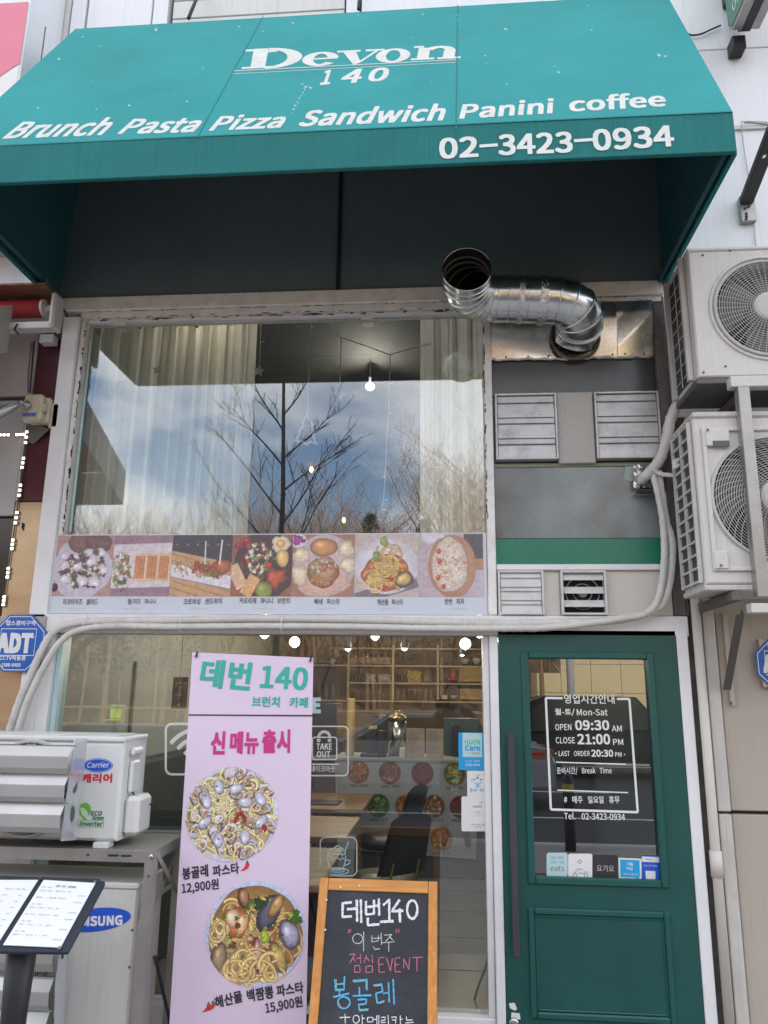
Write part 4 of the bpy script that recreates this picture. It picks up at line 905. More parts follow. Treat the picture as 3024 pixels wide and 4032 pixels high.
# hanging bracket
HB = thing('wall_bracket_frame', 'galvanised angle frame carrying the two right outdoor units', 'bracket', (1.6, 0, 2.1))
def Lang(par_, p, q, w, m, name, up=(0, -1, 0)):
    mb = MB(); mb.beam(p, q, w, .004, up); pp, qq = Vector(p), Vector(q); d = (qq-pp).normalized(); s_ = d.cross(Vector(up)).normalized()
    mb.beam(pp+s_*w/2-Vector(up)*w/2, qq+s_*w/2-Vector(up)*w/2, .004, w, up); return mb.build(name, m, par_)
u_ = F(2925, 1512, -.55); Lang(HB, (u_.x, -.555, u_.z), (F(3005, 2330, -.55).x, -.555, 2.10), .052, m_steel, 'front_upright')
B(F(2880, 1522, -.56), (2.3, -.50, F(2880, 1480, -.56).z), .003).build('unit_rail', m_steelw, HB)
B((1.50, -.50, 3.13), (1.55, .03, 3.175), .003).build('cross_arm', m_steeld, HB)
B((1.34, -.52, 2.085), (1.385, .03, 2.128), .003).build('cross_arm', m_steeld, HB); B(F(2960, 2412, -.56), (2.3, -.5, F(2960, 2375, -.56).z), .003).build('unit_rail', m_steelw, HB)
a_ = F(2925, 2410, -.40); b_ = F(2872, 2705, -.03); Lang(HB, a_, b_, .038, m_steeld, 'diagonal_brace', (1, 0, 0))
pa = F(2842, 2415, .02); pb = F(2892, 2780, .02); B((pa.x, .004, pb.z), (pb.x-.0, .024, pa.z), .002).build('wall_plate', m_beige, HB)
screws(HB, [(F(2885, 2768, 0).x-.008, F(2885, 2768, 0).z)], .003, .008)
# slanting black brace higher up
BR = thing('slanting_brace', 'black slotted steel strut bolted to the white wall at upper right', 'strut', (1.84, 0, 4.4))
p0 = F(2937, 795, 0); p1 = F(3050, 505, -.45); BRm = MB(); BRm.beam(p0, p1, .075, .045, (0, -.3, 1), .004); BRm.build('strut', m_blackbr, BR)
B(F(2921, 870, .0), F(2962, 785, .035), .003).build('wall_plate', m_steel, BR)
mb = MB()
for px, py in ((2933, 822), (2947, 815), (2938, 842), (2939, 853), (2938, 863)): p = F(px, py, 0); mb.lathe((p.x, -.002, p.z), [(.008, 0), (.008, .004), (0, .006)], 8, (0, -1, 0))
mb.build('bolt', m_blackbr, BR)
mb = MB(); q = p0.lerp(p1, .62); mb.poly([F(3004, 612, -.33), F(3018, 608, -.33), F(3014, 620, -.33), F(3002, 624, -.33)]); mb.build('slot_hole', m_wprint, BR)

# cables on the right wall, joint line
def wire(pts, y, r, m, label, ys=None):
    P = smoothp([F(px, py, ys[i] if ys else y) for i, (px, py) in enumerate(pts)], 6); o = MB().tube(P, r, 6).build('cable', m, None, True); return tag(o, label, 'cable')
wire([(2692, 122), (2720, 138), (2760, 134), (2800, 116), (2838, 100)], .02, .006, m_black, 'black sagging cable from the awning to the green projecting sign')
wire([(3030, 482), (2930, 478), (2922, 490), (2926, 560), (2945, 680), (2952, 740), (2962, 800), (2970, 900), (2976, 970)], .022, .0035, m_npanel, 'thin grey cable running down the white right wall')
wire([(3030, 490), (2960, 484), (2930, 484)], .018, .004, m_gprint, 'dark cable along the horizontal wall joint')
o = B((1.31, .025, 5.085), (3.2, .05, 5.110)).build('wall_joint_strip', m_steelw, bld)

# white downpipe beside the beige wall
dpz = thing('drain_pipe', 'cream plastic drain pipe beside the beige wall panels', 'pipe', (1.33, 0, 0))
MB().tube([(1.330, -.012, .0), (1.330, -.012, 2.2)], .024, 18).build('pipe', m_cream, dpz, True); MB().tube([(1.330, -.012, .78), (1.330, -.012, .90)], .030, 18).build('pipe_socket', m_cream, dpz, True)

# projecting sign at the top right corner
SG = thing('projecting_sign', 'green lit box sign with white handwriting and grey rim, at the top right corner', 'sign', (1.95, -.2, 5.6))
sx = F(2872, 140, -.05).x
c0 = F(2872, 150, -.04); sp_ = Surf((c0.x, 0, 0), (-1, 0, 0), (0, 0, 1))
zb_ = c0.z; zt_ = zb_+.8
prof = [(-.05, zb_+.05), (-.10, zb_), (-.62, zb_), (-.68, zb_+.05), (-.68, zt_), (-.05, zt_)]
MB().poly([(c0.x, y, z) for y, z in prof], (.16, 0, 0)).build('rim', m_steel, SG)
MB().poly([(c0.x+.055, y-.008*(1 if y < -.3 else -1), z-.008*(1 if z < zb_+.3 else -1)) for y, z in prof], (.05, 0, 0)).build('centre_band', m_black, SG)
MB().poly([(c0.x-.004, y+(.03 if y < -.3 else -.0), z+(.03 if z < zb_+.3 else -.03)) for y, z in prof], (.003, 0, 0)).build('sign_face', mat('green_sign_face', (.045, .20, .12), .35), SG)
sgs = Surf((c0.x-.006, 0, 0), (-1, 0, 0), (0, 0, 1))
text('02-3423', sgs, (c0.x-.006, -.14, zb_+.09), (c0.x-.006, -.60, zb_+.09), .07, m_wprint, SG, .0, world=True)
text('Devon', sgs, (c0.x-.006, -.10, zb_+.24), (c0.x-.006, -.60, zb_+.24), .13, m_wprint, SG, .02, world=True)
for z in (c0.z-.03, c0.z+.36):
    B((c0.x+.01, -.06, z-.06), (c0.x+.09, .035, z+.03), .003).build('mounting_bracket', m_navy if False else m_blackbr, SG)

# ================================================================== LEFT NEIGHBOUR
nb = thing('neighbour_shop_wall', 'grey panelled front of the next shop with maroon board and gold strip', 'wall', (-2.9, 0, 0))
def fx(px, py): p = F(px, py, .05); return p.x, p.z
zA = F(60, 1300, .05).z; zB1 = F(60, 1570, .05).z; zC = F(40, 2030, .05).z
slab(-3.6, zB1+.02, -2.575, 3.88, .05, .12, m_npanel, 'grey_panel', nb)
slab(-3.6, zC, -2.575, zB1-.01, .05, .12, m_npanel, 'grey_panel', nb)
slab(-3.6, .0, -2.575, zC-.01, .07, .12, m_nwin, 'dark_window', nb)
zg = F(180, 1972, .05).z
slab(-2.552, zg, -2.378, 3.80, .06, .14, m_reddk, 'maroon_board', nb); slab(-2.572, zg, -2.555, 3.88, .045, .14, m_npanel, 'edge_trim', nb)
slab(-2.572, .0, -2.378, zg-.004, .055, .14, m_gold, 'gold_strip', nb); slab(-2.56, 3.80, -2.378, 3.835, .05, .14, m_steeld, 'head_rail', nb)
B((-3.6, .12, 0), (-2.376, .29, 3.9)).build('wall_core', m_seam, nb)
MB().poly([F(86, 2057, .052), F(98, 2062, .052), F(92, 2092, .052), F(84, 2078, .052)]).build('torn_hole', m_dark, nb)
# retractable awning
ra = thing('retractable_awning', 'faded red roll-out awning with rusty cover on the left shop', 'awning', (-3, -.1, 3.9))
rc = F(100, 1218, -.12); rz = rc.z; rx1 = F(172, 1218, -.12).x
MB().tube([(-4.2, -.12, rz), (rx1, -.12, rz)], .055, 20).build('fabric_roll', m_red, ra, True)
MB().lathe((rx1, -.12, rz), [(.057, 0), (.057, .012), (.02, .02), (.02, .05), (0, .05)], 18, (1, 0, 0)).build('roll_end', m_steelw, ra)
ct = F(150, 1150, -.15); B((-4.2, -.26, rz+.085), (F(212, 1155, -.15).x, .05, rz+.10), .003).build('rusty_cover', m_rust, ra); MB().poly([(F(212, 1155, -.15).x+.002, -.26, rz+.10), (F(262, 1200, .0).x, .04, rz+.0), (F(262, 1200, .0).x, .04, rz+.03), (F(212, 1155, -.15).x+.002, -.26, rz+.125)], (.004, 0, 0)).build('cover_side', m_steeld, ra)
zb2 = F(90, 1292, -.16).z; B((-4.2, -.20, zb2-.022), (F(225, 1290, -.16).x, -.13, zb2+.022), .004).build('front_bar', m_steelw, ra)
xb = F(215, 1250, -.18).x; B((xb-.012, -.23, zb2-.03), (xb+.022, -.12, rz+.055), .012).build('end_bracket', m_steelw, ra)
pz = F(185, 1335, .0); B((pz.x-.04, -.02, pz.z-.03), (pz.x+.05, .045, pz.z+.025), .003).build('wall_bracket', m_steelw, ra)
hk = F(66, 1300, -.2); MB().tube([hk+Vector((0, 0, .04)), hk+Vector((-.01, -.01, 0)), hk+Vector((.02, -.01, -.03))], .006, 6).build('hook', m_black, ra)
quadgrid((-4.4, -1.16, 3.29), (-2.47, -1.16, 3.29), (-2.60, -.18, rz+.0), (-4.4, -.18, rz+.0), 8, 6).build('awning_fabric', m_red, ra)
quadgrid((-4.4, -1.165, 3.03), (-2.47, -1.165, 3.03), (-2.47, -1.165, 3.29), (-4.4, -1.165, 3.29), 8, 2).build('front_valance', m_npanel, ra)
MB().poly([(-2.468, -1.16, 3.03), (-2.468, -1.16, 3.29), (-2.60, -.18, rz), (-2.60, -.18, 3.60)]).build('side_valance', m_npanel, ra)
wire([(134, 1345), (126, 1450), (118, 1546)], .03, .0055, m_black, 'black camera cable hanging down the grey neighbour panel')
wire([(126, 1345), (112, 1460), (110, 1546)], .035, .004, m_gprint, 'thin grey camera cable beside the black one')
# camera and its box
cb = thing('camera_junction_box', 'grimy beige junction box with blue lettering holding a camera', 'box', F(135, 1610, 0))
a_ = F(86, 1660, -.06); b_ = F(172, 1552, -.06); B((a_.x, -.07, a_.z), (b_.x, -.02, b_.z), .012).build('lid', m_boxbeige, cb); B((a_.x+.008, -.022, a_.z+.006), (b_.x+.025, .05, b_.z-.004), .010).build('box_body', m_boxbeige, cb)
B((b_.x-.004, -.062, (a_.z+b_.z)/2-.02), (b_.x+.020, -.03, (a_.z+b_.z)/2+.025), .004).build('latch', m_boxbeige, cb); B((b_.x+.012, .0, a_.z-.02), (b_.x+.075, .045, b_.z-.035), .008).build('back_box', m_boxbeige, cb)
text('NSOK', FS(-.0715), (87, 1640), (140, 1640), 14, m_bluelogo, cb, .03, slant=.3)
cm = thing('security_camera', 'silver bullet camera on a ball joint fixed to the beige junction box', 'camera', F(100, 1600, -.07))
c_ = F(108, 1597, -.075); MB().lathe(c_, [(.030, 0), (.030, .008), (.014, .014), (.014, .05), (0, .05)], 20, (-.35, -1, .1)).build('mount_base', m_camgrey, cm, True)
j_ = F(84, 1586, -.13); MB().lathe(j_, [(0, -.018), (.014, -.01), (.018, 0), (.014, .01), (0, .018)], 16).build('ball_joint', m_camgrey, cm, True)
cdir = (F(-20, 1640, -.2)-F(70, 1592, -.14)).normalized(); MB().lathe(F(72, 1590, -.14), [(.006, -.02), (.018, 0), (.024, .03), (.030, .06), (.034, .11), (.034, .22), (.03, .24), (0, .24)], 20, cdir).build('camera_body', m_camgrey, cm, True)
o = MB().poly([F(108, 1655, .02), F(195, 1690, .02), F(130, 1750, .045), F(112, 1740, .045)], (0, .004, 0)).build('bracket_plate', m_steeld, cb)
# strip of LED modules
m_led = emit('led_chip', (1, .98, .96), 2.4); lt = thing('led_strip_light', 'lit white LED modules strung along the neighbour window edge', 'light', F(80, 1900, .04))
ledc = []
for (xa, ya, xb2, yb2, n) in ((106, 1700, 100, 1742, 3), (92, 1804, 86, 1840, 3), (80, 1910, 74, 1950, 3), (66, 2018, 60, 2058, 3), (50, 2126, 46, 2160, 3), (32, 2238, 28, 2272, 3), (16, 2350, 12, 2380, 3), (0, 1712, 32, 1712, 3), (66, 1711, 94, 1710, 3)):
    for k in range(n):
        p = F(xa+(xb2-xa)*k/(n-1), ya+(yb2-ya)*k/(n-1), .036); ledc.append(p)
        B((p.x-.010, .038, p.z-.011), (p.x+.010, .048, p.z+.011), .002).build('module', m_boxbeige, lt); MB().box((p.x-.0065, .0345, p.z-.006), (p.x+.0065, .0378, p.z+.006)).build('led_chip', m_led, lt)
MB().tube(smoothp([F(x, y, .045) for x, y in ((108, 1690), (100, 1742), (92, 1804), (80, 1910), (66, 2018), (50, 2126), (32, 2238), (12, 2390))], 4), .004, 5).build('wire', m_black, lt)
# security company plates
def octsign(cx, cy, rx, ry, y, label, par_lab, left):
    t = thing('security_plate', label, 'sign', F(cx, cy, y), 'blue security company plates'); s = FS(y); c = s.at(cx, cy); R_ = abs(s.at(cx+rx, cy).x-c.x); k = .42
    pts = [(-1, -k), (-k, -1), (k, -1), (1, -k), (1, k), (k, 1), (-k, 1), (-1, k)]
    MB().poly([(c.x+R_*a, y, c.z+R_*b) for a, b in pts], (0, .006, 0)).build('plate', m_blue, t)
    lm = MB(); q = [(c.x+R_*.93*a, y-.001, c.z+R_*.93*b) for a, b in pts]; lm.ribbon(s, q, .0045, closed=True, px=False); lm.build('border_line', m_wprint, t)
    def tx(b_, x0, x1, z, h, bo): text(b_, s, (c.x+R_*x0, y-.0012, c.z+R_*z), (c.x+R_*x1, y-.0012, c.z+R_*z), R_*h, m_wprint, t, bo, world=True)
    tx('캡스경비구역', -.52, .56, .62, .17, .02); tx('ADT', -.72, .50, -.30, .60, .05); tx('CCTV작동중', -.60, .36, -.60, .16, .02); tx('1588-6400', -.50, .20, -.82, .12, .02)
    lm = MB(); lm.ribbon(s, [(c.x+R_*a, y-.0011, c.z+R_*b) for a, b in ((-.66, .50), (.64, .50), (.64, -.43), (-.66, -.43))], .005, closed=True, px=False); lm.build('box_line', m_wprint, t)
    tx('®', .52, .60, .16, .09, 0)
    B((c.x-R_*.8, y+.008, c.z-R_*.9), (c.x+R_*.9, y+.05, c.z+R_*.95)).build('backing', m_steel, t)
octsign(70, 2532, 107, 108, -.02, 'blue octagonal security plate with white letters at the left edge, beside the pipes', '', True)
octsign(3082, 2614, 104, 106, -.01, 'blue octagonal security plate cut by the right edge, on the beige panel', '', False)
# pink box sign of the left shop
pk = thing('box_sign', 'pink and white box sign of the left shop at the top left corner', 'sign', (-3, -.2, 5.2))
yP = -.34; pr = F(122, 20, yP); prb = F(60, 330, yP)
xr = (F(122, 20, yP).x+F(82, 260, yP).x)/2
B((-5, yP, 4.45), (xr, .04, 6.9-.25)).build('sign_case', m_clad, pk); zt2 = F(115, 10, yP).z
MB().poly([(-5, yP-.003, 4.46), (xr-.012, yP-.003, 4.46), (xr-.012, yP-.003, zt2), (-5, yP-.003, zt2)]).build('sign_face', m_wprint, pk)
cv_ = [F(80, 252, yP), F(40, 276, yP), F(0, 305, yP), F(-120, 420, yP)]
MB().poly([(p.x, yP-.006, p.z) for p in cv_]+[(-5, yP-.006, cv_[-1].z-.5), (-5, yP-.006, zt2), (xr-.012, yP-.006, zt2)]).build('pink_print', m_pinksign, pk)
MB().beam((xr+.002, yP*.45, 4.5), (xr+.002, yP*.45, zt2), .006, .006).build('case_joint', m_seam, pk)

# ================================================================== LOWER WINDOW AND DOOR
lw = thing('lower_window', 'lower shop window with vinyl icons and small stickers, behind the pink banner', 'window', (-1, 0, .05))
slab(-2.272, 0, -2.20, 1.953, 0, .14, m_white, 'side_post', lw); slab(-2.198, .0, .234, .10, .02, .14, m_white, 'sill', lw)
slab(.236, 0, .281, 1.953, -.004, .14, m_white, 'door_side_post', lw); slab(.200, .10, .234, 1.953, .03, .13, m_white, 'inner_bead', lw)
slab(-2.198, .10, -2.168, 1.953, .03, .13, m_vinylt, 'inner_bead', lw)
B((-2.19, .080, .10), (.215, .087, 1.953)).build('glass_pane', m_glasslow, lw)
G = FS(.0785); GO = .001
def fpoly(par_, sf, pts, m, name, off=.001, **k): return MB().poly([sf.at(x, y, off) for x, y in pts]).build(name, m, par_, **k)
text('E', G, (1234, 2804), (1259, 2804), 53, m_vinylt, lw, .05)
def stroke(par_, sf, plist, w, m, name='vinyl_icon'):
    mb = MB()
    for i, (pts, cl) in enumerate(plist): mb.ribbon(sf, pts, w, .001+.0002*i, closed=cl)
    return mb.build(name, m, par_)
stroke(lw, G, [(rrect(653, 2850, 900, 3049, 24), True)], .012, m_wprint)
wf = MB()
for i, r in enumerate((150, 115, 80)): wf.ribbon(G, arc((790, 3020), r, radians(92), radians(142), 8), .022, .0013+.0002*i)
wf.build('vinyl_icon', m_wprint, lw)
stroke(lw, G, [(rrect(1110, 2860, 1371, 3054, 18), True), (rrect(1230, 2903, 1326, 2991, 10), True), (arc((1277, 2903), 25, 0, pi, 10), False), (arc((1277, 2903), 19, 0, pi, 10), False), ([(1228, 3009), (1334, 3009)], False), (arc((1255, 2915), 5, 0, 2*pi, 10), False), (arc((1298, 2915), 5, 0, 2*pi, 10), False)], .0062, m_wprint)
text('TAKE', G, (1246, 2951), (1307, 2951), 23, m_wprint, lw, .02); text('OUT', G, (1248, 2981), (1300, 2981), 23, m_wprint, lw, .02); text('테이크아웃', G, (1222, 3040), (1320, 3040), 26, m_wprint, lw, .01)
wav = [(1292, 3358), (1290, 3349), (1300, 3343), (1312, 3341), (1322, 3334), (1330, 3328), (1336, 3334), (1352, 3344), (1358, 3352), (1360, 3362)]
stroke(lw, G, [(rrect(1261, 3297, 1405, 3448, 22), True), (wav, False), ([(1290, 3368), (1300, 3372), (1312, 3384), (1326, 3376), (1340, 3386), (1350, 3378), (1360, 3386), (1362, 3370)], False),
               ([(1290, 3362), (1291, 3392), (1298, 3414), (1310, 3426), (1340, 3426), (1354, 3412), (1361, 3384)], False), ([(1362, 3386), (1380, 3387), (1376, 3400), (1358, 3407)], False), (arc((1327, 3430), 46, 0, 2*pi, 24, 13), True), (arc((1327, 3427), 30, 0, 2*pi, 20, 7), True), ([(1358, 3352), (1373, 3313)], False),
               ([(1292, 3360), (1360, 3364)], False)], .0058, m_vinylt)
dt = MB()
for x, y in ((1318, 3348), (1332, 3344), (1345, 3354), (1312, 3366), (1330, 3370), (1348, 3368)): dt.poly([G.at(a, b, .001) for a, b in arc((x, y), 2.6, 0, 2*pi, 7)[:-1]])
dt.build('vinyl_dots', m_vinylt, lw)
m_cyan = mat('cyan_sticker', (.02, .36, .72), .4, var=.03)
GS = FS(.0765)
fpoly(lw, GS, [(1805, 2884), (1917, 2885), (1918, 3033), (1806, 3031)], m_cyan, 'sticker'); fpoly(lw, GS, [(1821, 2886), (1898, 2887), (1898, 2982), (1822, 2980)], m_vinylt, 'sticker_label', .0015)
text('HUEN', GS, (1831, 2931), (1890, 2931), 18, mat('mint_print', (.08, .60, .42), .4), lw, .03, .002); text('Care', GS, (1832, 2955), (1890, 2955), 20, m_cyan, lw, .03, .002); text('휴엔케어', GS, (1857, 2970), (1889, 2970), 8, m_gprint, lw, .0, .002)
text('살균소독 해충방제', GS, (1832, 3001), (1890, 3001), 8, m_wprint, lw, .0, .002); text('1588-0036', GS, (1832, 3016), (1890, 3016), 9, m_wprint, lw, .01, .002)
fpoly(lw, GS, [(1839, 3035), (1918, 3035), (1920, 3137), (1840, 3136)], m_wprint, 'sticker'); text('꿈나무 카드', GS, (1851, 3118), (1908, 3118), 14, m_cyan, lw, .01, .002)
stm = MB()
def star(cx, cy, r, sf, off):
    return [sf.at(cx+(r if k % 2 == 0 else r*.42)*sin(k*pi/5), cy-(r if k % 2 == 0 else r*.42)*cos(k*pi/5), off) for k in range(10)]
for x, y, r in ((1880, 3063, 8), (1867, 3069, 6), (1894, 3069, 6), (1857, 3072, 4), (1874, 3053, 3), (1885, 3052, 4), (1893, 3080, 3)): stm.poly(star(x, y, r, GS, .002))
stm.ribbon(GS, [(1880, 3096), (1879, 3080)], .003, .002); stm.ribbon(GS, [(1880, 3092), (1868, 3082)], .003, .0022); stm.ribbon(GS, [(1880, 3092), (1892, 3082)], .003, .0024); stm.ribbon(GS, [(1870, 3097), (1890, 3097)], .003, .0026); stm.build('star_emblem', m_cyan, lw)
fpoly(lw, GS, rrect(1817, 3136, 1927, 3273, 7), m_wprint, 'sticker')
text('SMOKING', GS, (1862, 3180), (1898, 3180), 8, m_gprint, lw, 0, .002); text('10만원 과태료가 부과됩니다', GS, (1855, 3250), (1919, 3251), 7, m_gprint, lw, 0, .002); text('구보건소', GS, (1866, 3260), (1896, 3260), 7, m_gprint, lw, 0, .002)
stroke(lw, GS, [([(1874, 3192), (1870, 3200), (1876, 3206), (1884, 3208), (1887, 3216)], False), ([(1878, 3194), (1886, 3198), (1886, 3206)], False)], .002, m_gprint, 'smoke_mark'); o = text('ㅡ1', GS, (1887, 3163), (1898, 3163), 9, m_redprint, lw, .02, .002)

dr = thing('green_door', 'dark green panelled shop door with glazed upper half and opening hours', 'door', (.75, 0, 0))
X0, X1, Z1 = .284, 1.218, 1.982; gx0, gx1, gz0, gz1 = .440, 1.062, .755, 1.835
for a, b in (((X0, .04), (gx0-.0, Z1)), ((gx1, .04), (X1, Z1)), ((gx0, gz1), (gx1, Z1)), ((gx0, .04), (gx1, gz0))): B((a[0], .0, a[1]), (b[0], .05, b[1])).build('door_rail', m_door, dr)
B((gx0, .026, gz0), (gx1, .030, gz1)).build('glass_pane', m_doorglass, dr)
def moulding(x0, z0, x1, z1, w, y, dep):
    for (a, b) in (((x0, z0), (x0+w, z1)), ((x1-w, z0), (x1, z1)), ((x0+w, z0), (x1-w, z0+w)), ((x0+w, z1-w), (x1-w, z1))): B((a[0], y-dep, a[1]), (b[0], y-.0005, b[1]), dep*.45).build('moulding', m_doorm, dr)
moulding(gx0-.035, gz0-.035, gx1+.035, gz1+.035, .037, 0, .014); moulding(.40, .12, 1.090, .612, .030, 0, .014)
moulding(.432, .152, 1.058, .580, .010, 0, .006)
jm = thing('door_jamb', 'white painted jamb along the right edge of the green door', 'door frame', (1.25, 0, 0)); slab(1.222, 0, 1.280, 1.984, -.006, .12, m_white, 'jamb_board', jm)
DH = thing('door_pull', 'long charcoal flat pull bar on the left side of the green door', 'handle', (.34, -.05, .5))
za, zb_h = F(2010, 2882, -.045).z, F(2035, 3768, -.045).z; B((.318, -.052, zb_h), (.352, -.038, za), .003).build('pull_bar', m_handle, DH)
for z in (za-.12, zb_h+.12): MB().lathe((.335, -.038, z), [(.009, 0), (.009, -.038)], 12, (0, -1, 0)).build('standoff', m_handle, DH)
lk = MB().lathe(F(2024, 4028, -.002), [(.024, 0), (.024, .008), (.014, .012), (0, .012)], 20, (0, -1, 0)).build('lock_cylinder', m_silver, dr, True)
D = FS(-.0008); st = MB()
for pts in ([(2004, 3950), (2026, 3948), (2036, 3972), (2028, 3980), (2008, 3970)], [(2014, 3986), (2046, 3990), (2050, 4014), (2030, 4012), (2012, 4008)]): st.poly([D.at(x, y, .0005) for x, y in pts])
st.build('torn_label', m_wprint, dr)
DG = FS(.0245)
tw_ = lambda s, x0, y0, x1, y1, h, bo=.01: text(s, DG, (x0, y0), (x1, y1), h, m_wprint, dr, bo, .001)
tw_('영업시간안내', 2222, 2770, 2420, 2771, 36); tw_('월-토/', 2186, 2818, 2263, 2818, 28, .015); tw_('Mon-Sat', 2272, 2817, 2393, 2817, 25, .01)
tw_('OPEN', 2187, 2875, 2250, 2875, 24); tw_('09:30', 2267, 2874, 2398, 2874, 37, .02); tw_('AM', 2410, 2880, 2449, 2880, 23)
tw_('CLOSE', 2189, 2927, 2264, 2927, 24); tw_('21:00', 2276, 2930, 2402, 2930, 39, .02); tw_('PM', 2415, 2933, 2454, 2933, 23)
tw_('·LAST ORDER', 2187, 2977, 2323, 2977, 20); tw_('20:30', 2330, 2979, 2414, 2979, 26, .02); tw_('PM·', 2423, 2980, 2462, 2980, 18)
tw_('준비시간/ Break Time', 2193, 3050, 2409, 3050, 29); tw_('# 매주 일요일 휴무', 2222, 3162, 2440, 3163, 28, .015); tw_('Tel. 02-3423-0934', 2222, 3225, 2461, 3229, 26, .015)
dl = MB(); FRM = [(2215, 2749), (2149, 2748), (2169, 3187), (2511, 3198), (2478, 2752), (2429, 2752)]
for i in range(5):
    dl.ribbon(DG, [FRM[i], FRM[i+1]], .0115, .001+.0002*(i % 2))
dl.ribbon(DG, [(2189, 3001), (2465, 3009)], .006, .001); dl.ribbon(DG, [(2195, 3111), (2473, 3121)], .006, .001); dl.build('vinyl_frame', m_wprint, dr)
fpoly(dr, DG, rrect(2152, 3357, 2235, 3452, 10), m_vinylt, 'sticker'); text('일편단심 한집배달', DG, (2166, 3380), (2219, 3381), 8, m_gprint, dr, 0, .0015); text('cou', DG, (2168, 3400), (2190, 3400), 11, m_cyan, dr, 0, .0015); text('ng', DG, (2204, 3401), (2220, 3402), 11, m_cyan, dr, 0, .0015); text('eats', DG, (2168, 3429), (2221, 3430), 21, m_gprint, dr, 0, .0015)
fpoly(dr, DG, rrect(2237, 3361, 2332, 3465, 8), m_wprint, 'sticker')
stroke(dr, DG, [(arc((2264, 3446), 8, 0, 2*pi, 12), True), (arc((2307, 3447), 7, 0, 2*pi, 12), True), ([(2264, 3438), (2274, 3420), (2280, 3436), (2300, 3440), (2304, 3432), (2318, 3434)], False), ([(2274, 3420), (2296, 3424)], False), (arc((2282, 3392), 7, 0, 2*pi, 10), True)], .003, m_gprint, 'scooter_drawing')
fpoly(dr, DG, rrect(2334, 3367, 2432, 3475, 6), m_darkobj, 'sticker'); text('요기요', DG, (2350, 3431), (2418, 3433), 26, m_npanel, dr, .01, .0015)
fpoly(dr, DG, [(2435, 3377), (2526, 3381), (2528, 3478), (2437, 3473)], m_wprint, 'sticker'); fpoly(dr, DG, [(2441, 3384), (2518, 3387), (2519, 3454), (2506, 3466), (2503, 3456), (2443, 3453)], m_cyan, 'sticker_label', .0015)
text('서울', DG, (2467, 3409), (2493, 3410), 15, m_wprint, dr, .01, .002); text('Pay', DG, (2468, 3428), (2492, 3429), 15, m_wprint, dr, .01, .002); text('사용가능합니다', DG, (2453, 3446), (2511, 3448), 10, m_wprint, dr, .0, .002)
fpoly(dr, DG, rrect(2526, 3369, 2597, 3479, 6), m_bluelogo, 'sticker'); fpoly(dr, DG, [(2527, 3372), (2596, 3375), (2596, 3396), (2528, 3393)], m_wprint, 'sticker_label', .0015); fpoly(dr, DG, [(2541, 3428), (2580, 3430), (2581, 3464), (2543, 3462)], m_wprint, 'sticker_label', .0015); fpoly(dr, DG, [(2542, 3465), (2562, 3472), (2584, 3466), (2583, 3478), (2544, 3477)], mat('orange_print', (.8, .25, .05), .4), 'sticker_label', .0015)
text('SCAN FOR OFFERS', DG, (2535, 3411), (2588, 3413), 7, m_wprint, dr, 0, .002); text('Alipay+', DG, (2543, 3387), (2567, 3388), 8, m_bluelogo, dr, .01, .002)
fpoly(dr, DG, [(2509, 2587), (2543, 2588), (2542, 2600), (2508, 2599)], m_npanel, 'small_label')

# ================================================================== BANNER STAND
tl_, tr_ = F(757, 2568, -.33), F(1234, 2590, -.33); bl_, br_ = F(668, 4000, -.44), F(1208, 4000, -.44)
bn_n = (tr_-tl_).cross((bl_-tl_)).normalized(); bn_n = bn_n if bn_n.y < 0 else -bn_n
Bn = Surf(tl_, bn_n, (0, 0, 1)); bs = thing('banner_stand', 'tall pink lavender menu banner with two pasta photos on a stand', 'banner', (-1, -.4, 0))
c4_ = [Bn.at(757, 2568), Bn.at(1234, 2590), Bn.at(1204, 4090), Bn.at(663, 4090)]
dn = (c4_[3]-c4_[0]).normalized(); kz = (.16-c4_[0].z)/dn.z; c4_[3] = c4_[0]+dn*kz; dn = (c4_[2]-c4_[1]).normalized(); c4_[2] = c4_[1]+dn*((.16-c4_[1].z)/dn.z)
def bfn(u, v):
    p = (c4_[0]*(1-u)+c4_[1]*u)*(1-v)+(c4_[3]*(1-u)+c4_[2]*u)*v; return p-Vector(bn_n)*.001
bmm = MB().grid(bfn, 8, 24); bmm.build('banner_sheet', m_pink, bs, True)
stk = MB()
for u, v in ((.06, 1.0), (.94, 1.0)):
    q = bfn(.5, .45)+Vector((0, .10, 0)); stk.tube([bfn(u, .004)+Vector((0, .006, .0)), q, bfn(1-u, v)+Vector((0, .03, -.1))], .006, 8)
stk.build('stand_pole', m_black, bs)
T = lambda s, x0, y0, x1, y1, h, m_, bo=.02: text(s, Bn, (x0, y0), (x1, y1), h, m_, bs, bo, .0012)
T('데번', 787, 2700, 978, 2718, 104, m_tealprint, .026); T('140', 1026, 2706, 1205, 2716, 84, m_tealprint, .02)
T('브런치 카페', 992, 2782, 1210, 2787, 40, m_tealprint, .022); T('신', 831, 2967, 882, 2967, 84, m_magenta, .03); T('메뉴', 906, 2965, 1014, 2965, 82, m_magenta, .03); T('출시', 1034, 2963, 1139, 2961, 86, m_magenta, .03)
T('봉골레', 720, 3464, 820, 3450, 46, m_kprint, .022); T('파스타', 840, 3452, 942, 3438, 42, m_kprint, .022); T('12,900원', 718, 3524, 862, 3505, 46, m_kprint, .018)
T('해산물', 851, 3970, 956, 3944, 46, m_kprint, .022); T('백짬뽕', 976, 3946, 1078, 3928, 48, m_kprint, .022); T('파스타', 1092, 3924, 1196, 3908, 44, m_kprint, .022); T('15,900원', 1049, 3996, 1193, 3968, 48, m_kprint, .018)
bl2 = MB(); bl2.ribbon(Bn, [(743, 2815), (1232, 2818)], .0065, .0014); bl2.build('seam_line', m_kprint, bs)
